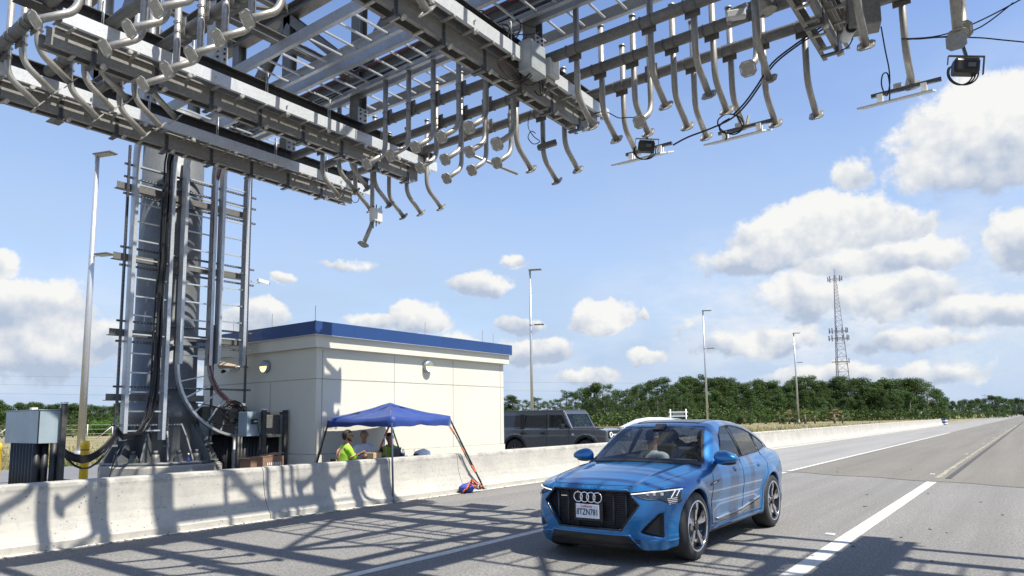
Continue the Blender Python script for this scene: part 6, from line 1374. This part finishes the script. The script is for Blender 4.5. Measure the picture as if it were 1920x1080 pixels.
def lwheel(c, par, R0=.41):
    c = Vector(c); w = .26; sg = -1 if c.y < 0 else 1; Rr = .22
    wt = lp('wheel', M().lathe([(Rr, -w/2), (R0-.04, -w/2), (R0, -w/2+.05), (R0, w/2-.05), (R0-.04, w/2), (Rr, w/2)], c, 36, 'Y'), MT['rubber'], par)
    q = M()
    for i in range(8): a = 2*math.pi*i/8; q.bar(c+Vector((.04*math.cos(a), sg*w*.42, .04*math.sin(a))), c+Vector((Rr*math.cos(a), sg*w*.44, Rr*math.sin(a))), .035, .03, up=(0, 1, 0))
    lp('spokes', q, MT['galv_dark'], wt); lp('rim', M().lathe([(Rr+.01, sg*w*.5), (Rr-.015, sg*w*.5), (Rr-.02, 0), (.03, 0)], c, 30, 'Y'), MT['black'], wt)
for x in (1.52, -1.43):
    for y in (-.84, .84): lwheel((x, y, .41), suv)
# ---- white sedan behind the blue car, mostly hidden
def sed_f(x, y, z):
    a = np.abs(y); zt = np.interp(x, [-2.3, -2.2, -1.9, -1.2, -.4, .3, .9, 1.5, 2.1, 2.3], [.85, .98, 1.02, 1.06, 1.0, 1.0, 1.0, .96, .85, .7])
    b = smax(smax(np.abs(x)-2.3, a-.90, .12), z-zt, .1); b = smax(b, .25-z, .05)
    tp_ = np.interp(x, [-2.1, -1.7, -1.1, -.5, .1, .6, 1.1, 1.5], [.95, 1.1, 1.36, 1.45, 1.46, 1.38, 1.14, .92]); c = smax((z-tp_)*.9, a-(.80-(z-.95)*.42), .08); f = smin(b, np.maximum(c, .8-z), .03)
    for sc in (1.4, -1.4): f = smax(f, -np.maximum(np.hypot(x-sc, z-.34)-.37, .6-a), .02)
    return f
def sedan(pos, ang, mat, label):
    t = thing('parked_sedan', label, 'car', pos, ang)
    V_, Q_ = SED; c3 = V_[Q_].mean(1); n3 = np.cross(V_[Q_[:, 1]]-V_[Q_[:, 0]], V_[Q_[:, 3]]-V_[Q_[:, 0]]); n3 /= np.maximum(np.linalg.norm(n3, axis=1), 1e-12)[:, None]
    k = np.zeros(len(Q_), int); x, y, z = c3.T
    k[(np.abs(n3[:, 1]) > .6) & inpoly(x, z, [(-1.55, 1.06), (-1.0, 1.30), (-.4, 1.37), (.1, 1.37), (.5, 1.30), (1.0, 1.05)])] = 1; k[(z > 1.06) & (n3[:, 0] > .25) & (np.abs(y) < .68-(z-1)*.3)] = 1; k[(z > 1.1) & (n3[:, 0] < -.22) & (x < -1.0) & (np.abs(y) < .62)] = 1; k[z < .3] = 2
    for kk, nm, m_ in ((0, 'body_shell', mat), (1, 'windows', 'glassdk'), (2, 'underbody', 'black')): v_, q_ = sub_mesh(V_, Q_, k == kk); lpart(nm, v_, q_, MT[m_], t)
    for x in (1.4, -1.4):
        for y in (-.80, .80): lwheel((x, y, .335), t, .335)
    lp('headlight', M().box((2.16, .66, .72), (.16, .34, .10), None, .03), MT['clear'], t); lp('headlight', M().box((2.16, -.66, .72), (.16, .34, .10), None, .03), MT['clear'], t); return t
SED = implicit(sed_f, (-2.4, -1.0, .2), (2.4, 1.0, 1.55), .045)
SEDV = SED[0].copy(); SED = (SED[0]*np.array([1.1, 1.05, 1.06]), SED[1])
p_ = at(1226, 812, D=31.5); p_.z = .10; sedan(p_, R(190), 'whitecar', 'white car parked behind the barrier, its roof line showing over the blue car')
p_ = at(392, 850, D=33); p_.z = .10; sedan(p_, R(100), 'palecar', 'pale blue car glimpsed between the column pedestal and the black conduits')
# message frame behind the blue car
p_ = at(1272, 785, D=33); z0 = gz(p_.x, p_.y)+.02
t = thing('sign_frame', 'grey two-post frame with a flat board seen just above the blue car roof', 'sign', (p_.x, p_.y, z0))
ze = at(1272, 767, D=33).z
for s in (-1, 1): part('post', M().bb(p_.x-.03, p_.x+.03, p_.y-.03, p_.y+.03, z0, ze) if False else M().cyl(Vector((p_.x, p_.y, z0))+_r0*.37*s, Vector((p_.x, p_.y, ze))+_r0*.37*s, .03, 8), MT['boxl'], t)
for dz in (-.14, -.33): part('crossbar', M().bar(Vector((p_.x, p_.y, ze+dz))-_r0*.45, Vector((p_.x, p_.y, ze+dz))+_r0*.45, .05, .05), MT['boxl'], t)
part('board', M().bar(Vector((p_.x, p_.y, ze-.24))-_r0*.26, Vector((p_.x, p_.y, ze-.24))+_r0*.26, .04, .14), MT['galv_dark'], t)
# ------------------------------------------------------------ trees and plants
def leaf_cloud(blobs, n, size, r, flat=.6, needle=False):
    """leaf-sized quads scattered through lumpy blobs; blobs = (x,y,z,rx,ry,rz)"""
    B = np.array(blobs); vol = (B[:, 3]*B[:, 4]*B[:, 5])**.8; pk_ = r.choice(len(B), n, p=vol/vol.sum()); b = B[pk_]
    d = r.normal(size=(n, 3)); d /= np.linalg.norm(d, axis=1)[:, None]; rad = r.uniform(.25, 1, n)**.45
    lump = 1+.22*np.sin(d[:, 0]*5+pk_)*np.cos(d[:, 1]*6+pk_*2)+.12*np.sin(d[:, 2]*9+pk_)
    c = b[:, :3]+d*b[:, 3:6]*(rad*lump)[:, None]
    nn = d+r.normal(size=(n, 3))*.75+np.array([0, 0, .35]); nn /= np.linalg.norm(nn, axis=1)[:, None]
    t = np.cross(nn, r.normal(size=(n, 3))); t /= np.maximum(np.linalg.norm(t, axis=1), 1e-6)[:, None]; u = np.cross(nn, t)
    s = size*r.uniform(.55, 1.3, n)[:, None]; asp = flat
    V = np.stack([c-t*s, c+u*s*asp, c+t*s, c-u*s*asp], 1).reshape(-1, 3); Q = np.arange(n*4).reshape(n, 4); return V, Q
def tree_meshes(kind, seed):
    r = np.random.default_rng(seed); rr = random.Random(seed); tr = M(); blobs = []
    if kind == 'pine':          # unit height 10
        H = 10; ln = Vector((rr.uniform(-.4, .4), rr.uniform(-.4, .4), 0)); P = [Vector((0, 0, -.3)), Vector((0, 0, 3))+ln*.3, Vector((0, 0, 6.5))+ln*.7, Vector((0, 0, 9.2))+ln]; tr.tube(P, [.17, .14, .10, .03], 7)
        for i in range(24):
            z = rr.uniform(2.6, 9.2); a = rr.uniform(0, 6.28); L = (1.9-.16*abs(z-5))*rr.uniform(.5, 1.1); b0 = Vector((0, 0, z))+ln*(z/9.5); e = b0+Vector((math.cos(a)*L, math.sin(a)*L, rr.uniform(.1, .7)))
            tr.tube([b0, b0.lerp(e, .5)+Vector((0, 0, -.08)), e], [.045, .03, .012], 4); blobs.append((e.x, e.y, e.z+.1, rr.uniform(.5, .9), rr.uniform(.5, .9), rr.uniform(.36, .65)))
        blobs.append((ln.x, ln.y, 9.4, .6, .6, .6)); V, Q = leaf_cloud(blobs, 5200, .10, r, .45)
    elif kind == 'oak':
        tr.tube([Vector((0, 0, -.3)), Vector((.1, 0, 2)), Vector((0, .1, 6.5))], [.24, .18, .08], 7)
        for i in range(34):
            z = rr.uniform(.9, 8.6); R_ = (2.0-.9*abs(z-4.2)/4.4-(.5 if z > 7.4 else 0))*rr.uniform(.45, 1.05); a = rr.uniform(0, 6.28); c = Vector((math.cos(a)*R_, math.sin(a)*R_, z))
            if i < 14: tr.tube([Vector((0, .05, max(.8, z-1.3))), c.lerp(Vector((0, 0, z-.4)), .45), c], [.08, .05, .02], 4)
            blobs.append((c.x, c.y, c.z, rr.uniform(.7, 1.15), rr.uniform(.7, 1.15), rr.uniform(.6, 1.05)))
        V, Q = leaf_cloud(blobs, 9500, .115, r, .55)
    elif kind == 'bush':        # unit height 3
        for i in range(7): a = rr.uniform(0, 6.28); tr.tube([Vector((0, 0, -.2)), Vector((math.cos(a)*.5, math.sin(a)*.5, 1)), Vector((math.cos(a)*1.0, math.sin(a)*1.0, 2.2))], [.05, .035, .01], 5)
        for i in range(14): a = rr.uniform(0, 6.28); R_ = rr.uniform(0, 1.2); blobs.append((math.cos(a)*R_, math.sin(a)*R_, rr.uniform(.5, 2.5), .6, .6, rr.uniform(.4, .6)))
        V, Q = leaf_cloud(blobs, 3200, .085, r, .5)
    elif kind == 'palm':        # unit height 3.4
        tr.tube([Vector((0, 0, -.2)), Vector((.05, 0, 1.0)), Vector((0, .05, 1.9))], [.17, .15, .17], 8); VV = []; Q = []
        for i in range(34):
            a = rr.uniform(0, 6.28); e = rr.uniform(-.9, 1.3); L = rr.uniform(.9, 1.25); d = Vector((math.cos(a)*math.cos(e), math.sin(a)*math.cos(e), math.sin(e))); c = Vector((0, .05, 1.95))+d*L*.75; s0 = Vector((0, 0, 1)).cross(d); s0 = s0.normalized() if s0.length > .01 else Vector((1, 0, 0)); u0 = d.cross(s0)
            for k in range(9):
                w = (k-4)/4*1.15; dd = (d*math.cos(w)+s0*math.sin(w)).normalized(); tip = c+dd*.62+Vector((0, 0, -.14)); q_ = len(VV); VV += [c, c+dd*.3+u0*.01+s0*.028, tip, c+dd*.3-s0*.028]; Q.append((q_, q_+1, q_+2, q_+3))
        V, Q = np.array([list(v) for v in VV]), np.array(Q)
    return (V, Q), tr
LM = {'pine': 'leaf_pine', 'oak': 'leaf_dark', 'bush': 'leaf_light', 'palm': 'leaf_palm'}; HT = {'pine': 10, 'oak': 9.3, 'bush': 3.0, 'palm': 3.2}
PRO = {}
for kind, n in (('pine', 5), ('oak', 4), ('bush', 3), ('palm', 2)):
    for i in range(n):
        (V, Q), tr = tree_meshes(kind, 100+i*7+len(kind)); PRO[kind, i] = (mesh('crown', V, Q, MT[LM[kind]]), me_of('trunk', tr, MT['bark']))
NK = {'pine': 5, 'oak': 4, 'bush': 3, 'palm': 2}; NM = {'pine': 'pine_tree', 'oak': 'oak_tree', 'bush': 'leafy_bush', 'palm': 'palm_tree'}
alt = {}
def tree(kind, px, top, D, label, group, wide=1.0, mat=None):
    b = at(px, 790, D=D); z0 = gz(b.x, b.y)-.05; tp_ = at(px, top, D=D).z; h = max(.6, tp_-z0); i = random.randrange(NK[kind]); sc = h/HT[kind]
    t = thing(NM[kind], label, 'bush' if kind == 'bush' else 'tree', (b.x, b.y, z0), random.uniform(0, 6.28), group)
    w = sc*wide*random.uniform(.9, 1.15)
    for nm, me in (('crown', PRO[kind, i][0]), ('trunk', PRO[kind, i][1])):
        if mat and nm == 'crown':
            key = (kind, i, mat)
            if key not in alt: m2 = me.copy(); m2.materials.clear(); m2.materials.append(MT[mat]); alt[key] = m2
            me = alt[key]
        o = bpy.data.objects.new(nm, me); COL.objects.link(o); o.parent = t; o.scale = (w, w, sc); PMW[o.name] = PMW[t.name]
    return t
random.seed(21)
def skyline(x, pts): return float(np.interp(x, [p[0] for p in pts], [p[1] for p in pts]))
SR = [(940, 742), (960, 744), (985, 752), (1010, 748), (1040, 756), (1065, 733), (1090, 730), (1110, 720), (1140, 726), (1170, 735), (1185, 728), (1205, 720), (1225, 712), (1245, 712), (1262, 722), (1285, 714), (1300, 705), (1320, 712), (1345, 714), (1360, 708), (1390, 718), (1420, 716), (1445, 719), (1470, 718), (1500, 706), (1530, 716), (1552, 716), (1580, 708), (1600, 712), (1640, 713), (1670, 715), (1700, 714), (1725, 713), (1750, 716), (1768, 738), (1790, 746), (1815, 748), (1840, 747), (1860, 741), (1880, 738), (1895, 744), (1925, 746), (1960, 744)]
G1 = 'pine trees of the wood behind the parking lot'; G2 = 'broad trees of the dark wood behind the barrier'; G3 = 'far trees beside the end of the road'; G4 = 'trees on the horizon left of the gantry'; G5 = 'palmettos at the foot of the wood'
x = 950
while x < 1290:      # loose pines, nearer
    tree('pine' if random.random() < .8 else 'oak', x, skyline(x, SR)+random.uniform(-8, 4), random.uniform(105, 125), 'tall loose pine in the wood behind the grey SUV' if x < 1170 else 'tall loose pine in the wood above the roof of the blue car', G1, 1.15); x += random.uniform(9, 15)
x = 955
while x < 1300: tree('pine', x, skyline(x, SR)+random.uniform(14, 30), random.uniform(95, 104), 'shorter pine standing before the taller pines behind the grey SUV', G1, 1.2); x += random.uniform(11, 19)
x = 950
while x < 1300: tree('oak', x, skyline(x, SR)+random.uniform(20, 34), random.uniform(128, 140), 'dense green tree filling the gaps behind the loose pines', G1, 1.5, 'leaf_pine'); x += random.uniform(16, 24)
x = 1285
while x < 1765:      # dense dark wood
    D = 118+(x-1285)*.11; tree('oak' if random.random() < .72 else 'pine', x, skyline(x, SR)+random.uniform(-9, 3), D+random.uniform(-4, 10), 'dense dark broad tree in the wood before the telecom tower' if x > 1500 else 'dense dark broad tree in the wood between the light poles', G2, 1.25, None if random.random() < .7 else 'leaf_pine'); x += random.uniform(10, 17)
for px_, tp_ in ((1322, 703), (1362, 706), (1500, 703), (1508, 707), (1580, 706), (1598, 709), (1245, 708), (1300, 703), (1660, 711), (1722, 710)): tree('pine', px_, tp_, 112+(px_-1240)*.12, 'tallest pine standing above its neighbours in the dark wood', G2, 1.25, 'leaf_dark')
x = 1290
while x < 1775: D = 104+(x-1285)*.12; tree('oak', x, skyline(x, SR)+random.uniform(8, 36), D+random.uniform(-3, 6), 'lower green tree at the front edge of the dark wood', G2, 1.25, random.choice(['leaf_pine', None, 'leaf_pine'])); x += random.uniform(14, 24)
x = 1300
while x < 1500: tree('bush', x, random.uniform(768, 780), random.uniform(96, 104), 'bright green shrub at the foot of the wood by the far light poles', 'bright shrubs before the wood', 1.0, 'leaf_pine' if int(x) % 3 else None); x += random.uniform(18, 34)
for px_, tp_ in ((1480, 768), (1462, 772), (1510, 766), (1528, 770), (1565, 765), (1580, 768), (1110, 778), (1060, 785), (1085, 780), (1150, 780), (1395, 776), (1410, 779)): tree('palm', px_, tp_, 96+(px_-1060)*.02, 'palmetto with dry fronds at the edge of the wood', G5, 1.3, 'deadfrond' if px_ in (1480, 1565) else None)
x = 1762
while x < 2010: D = 190+(x-1762)*.9; tree('oak', x, skyline(x, SR)+random.uniform(-1, 6), D+random.uniform(0, 30), 'hazy distant tree right of the wood, near where the road ends', G3, 1.3); x += random.uniform(9, 15)
x = 1770
while x < 1890: tree('oak', x, skyline(x, SR)+random.uniform(14, 26), 165+(x-1770)*.8, 'light green lower tree along the far roadside', G3, 1.3, 'leaf_pine'); x += random.uniform(12, 20)
SL = [(-60, 745), (-10, 748), (8, 757), (20, 765), (32, 752), (60, 752), (80, 758), (98, 753), (110, 762), (130, 757), (145, 756), (165, 757), (185, 757), (200, 758), (230, 750), (260, 748), (380, 760), (480, 765)]
x = -60
while x < 480: tree('oak', x, skyline(x, SL)+random.uniform(-1, 6), random.uniform(150, 185), 'dark round tree on the horizon left of the gantry', G4, 1.35); x += random.uniform(9, 16)
x = -40
while x < 420: tree('oak', x, skyline(x, SL)+random.uniform(14, 30), random.uniform(112, 140), 'mid-height tree before the horizon trees left of the gantry', G4, 1.4, random.choice([None, 'leaf_pine'])); x += random.uniform(14, 26)
tree('oak', -4, 748, 92, 'dark tree cut by the left edge of the photo', G4, 1.1)
tree('bush', 192, 783, 78, 'large bright green bush just right of the tall light pole', None, 1.5)
tree('bush', 232, 795, 76, 'bright green bush behind the left edge of the column', None, 1.3)
tree('bush', 362, 795, 76, 'bright green bush seen right of the column foot', None, 1.5)
tree('palm', 138, 797, 74, 'palmetto with dry fronds just left of the tall light pole', None, 1.3); tree('palm', 112, 800, 78, 'green palmetto left of the tall light pole, above the bollard', None, 1.3); tree('palm', 6, 800, 74, 'palmetto at the left edge beside the cabinet', None, 1.2)
# low undergrowth: nobody could count it
r = np.random.default_rng(4); bl = []
for px0, px1, D0, D1, hh in ((940, 1300, 92, 98, 2.2), (1290, 1780, 98, 158, 2.6), (1770, 1900, 160, 240, 2.5), (-60, 440, 80, 88, 1.1), (-60, 440, 100, 130, 2.6)):
    n = int((px1-px0)/7)
    for i in range(n): f_ = (i+.5)/n; p = at(px0+(px1-px0)*f_, 790, D=(D0+(D1-D0)*f_ if D1 > 150 else random.uniform(D0, D1))); bl.append((p.x, p.y, gz(p.x, p.y)+hh*.35, 1.3, 1.3, hh*random.uniform(.5, .85)))
V, Q = leaf_cloud(bl, 30000, .19, r, .55)
o = bpy.data.objects.new('undergrowth', mesh('undergrowth', V, Q, MT['leaf_dark'])); COL.objects.link(o); tag(o, 'green undergrowth along the foot of the woods', 'undergrowth', kind='stuff')
# grass tufts on the verge behind the lot and the grass strip behind the barrier
n = 26000; r = np.random.default_rng(9)
gx = np.concatenate([-29.2-r.exponential(6, n//2), -13.5-r.exponential(5, n//2)]); gy = np.concatenate([r.uniform(2, 30, n//2), 38+r.exponential(26, n//2)])
gzv = np.array([gz(float(a), float(b)) for a, b in zip(gx, gy)]); a = r.uniform(0, 6.28, n); hgt = r.uniform(.08, .30, n); w = .018+r.uniform(0, .02, n)
c = np.stack([gx, gy, gzv], 1); t = np.stack([np.cos(a)*w, np.sin(a)*w, 0*w], 1); tip = np.stack([r.normal(0, .07, n), r.normal(0, .07, n), hgt], 1)
V = np.stack([c-t, c+t, c+tip], 1).reshape(-1, 3); Q = np.arange(n*3).reshape(n, 3)
mg2, nt, b = newmat('dry_grass_blades'); nz = tex(nt, .5, 4); cc_ = ramp(nt, nz, [(.35, (.10, .14, .03)), (.5, (.22, .20, .08)), (.65, (.34, .27, .14))]); nt.links.new(cc_, b.inputs['Base Color']); b.inputs['Roughness'].default_value = .8
o = bpy.data.objects.new('grass', mesh('grass', V, Q, mg2)); COL.objects.link(o); tag(o, 'dry grass tufts on the verge behind the lot', 'grass', kind='stuff')
# wire fence beyond the verge
f0 = at(-40, 842, D=60); f1 = at(300, 838, D=66); fn = thing('wire_fence', 'thin wire fence with pale posts beyond the dry grass', 'fence', (f0.x, f0.y, gz(f0.x, f0.y)))
for i in range(8):
    p = f0.lerp(f1, i/7); z = gz(p.x, p.y); part('fence_post', M().cyl((p.x, p.y, z-.05), (p.x, p.y, z+1.35), .04, 8), MT['boxl'], fn)
    if i in (1, 5): part('brace_post', M().cyl((p.x, p.y, z+1.2), (p.x-.9, p.y-1.0, z), .035, 8), MT['boxl'], fn)
for hh in (1.3, .9, .5, .15): part('fence_wire', M().cyl((f0.x, f0.y, gz(f0.x, f0.y)+hh), (f1.x, f1.y, gz(f1.x, f1.y)+hh), .012, 5), MT['galv'], fn)
# ------------------------------------------------------------ render settings
S.view_settings.view_transform = 'Standard'; S.view_settings.look = 'None'; S.view_settings.exposure = .68; S.view_settings.gamma = 1
S.render.engine = 'CYCLES'; S.cycles.max_bounces = 6; S.cycles.transparent_max_bounces = 12; S.cycles.diffuse_bounces = 3; S.cycles.glossy_bounces = 3
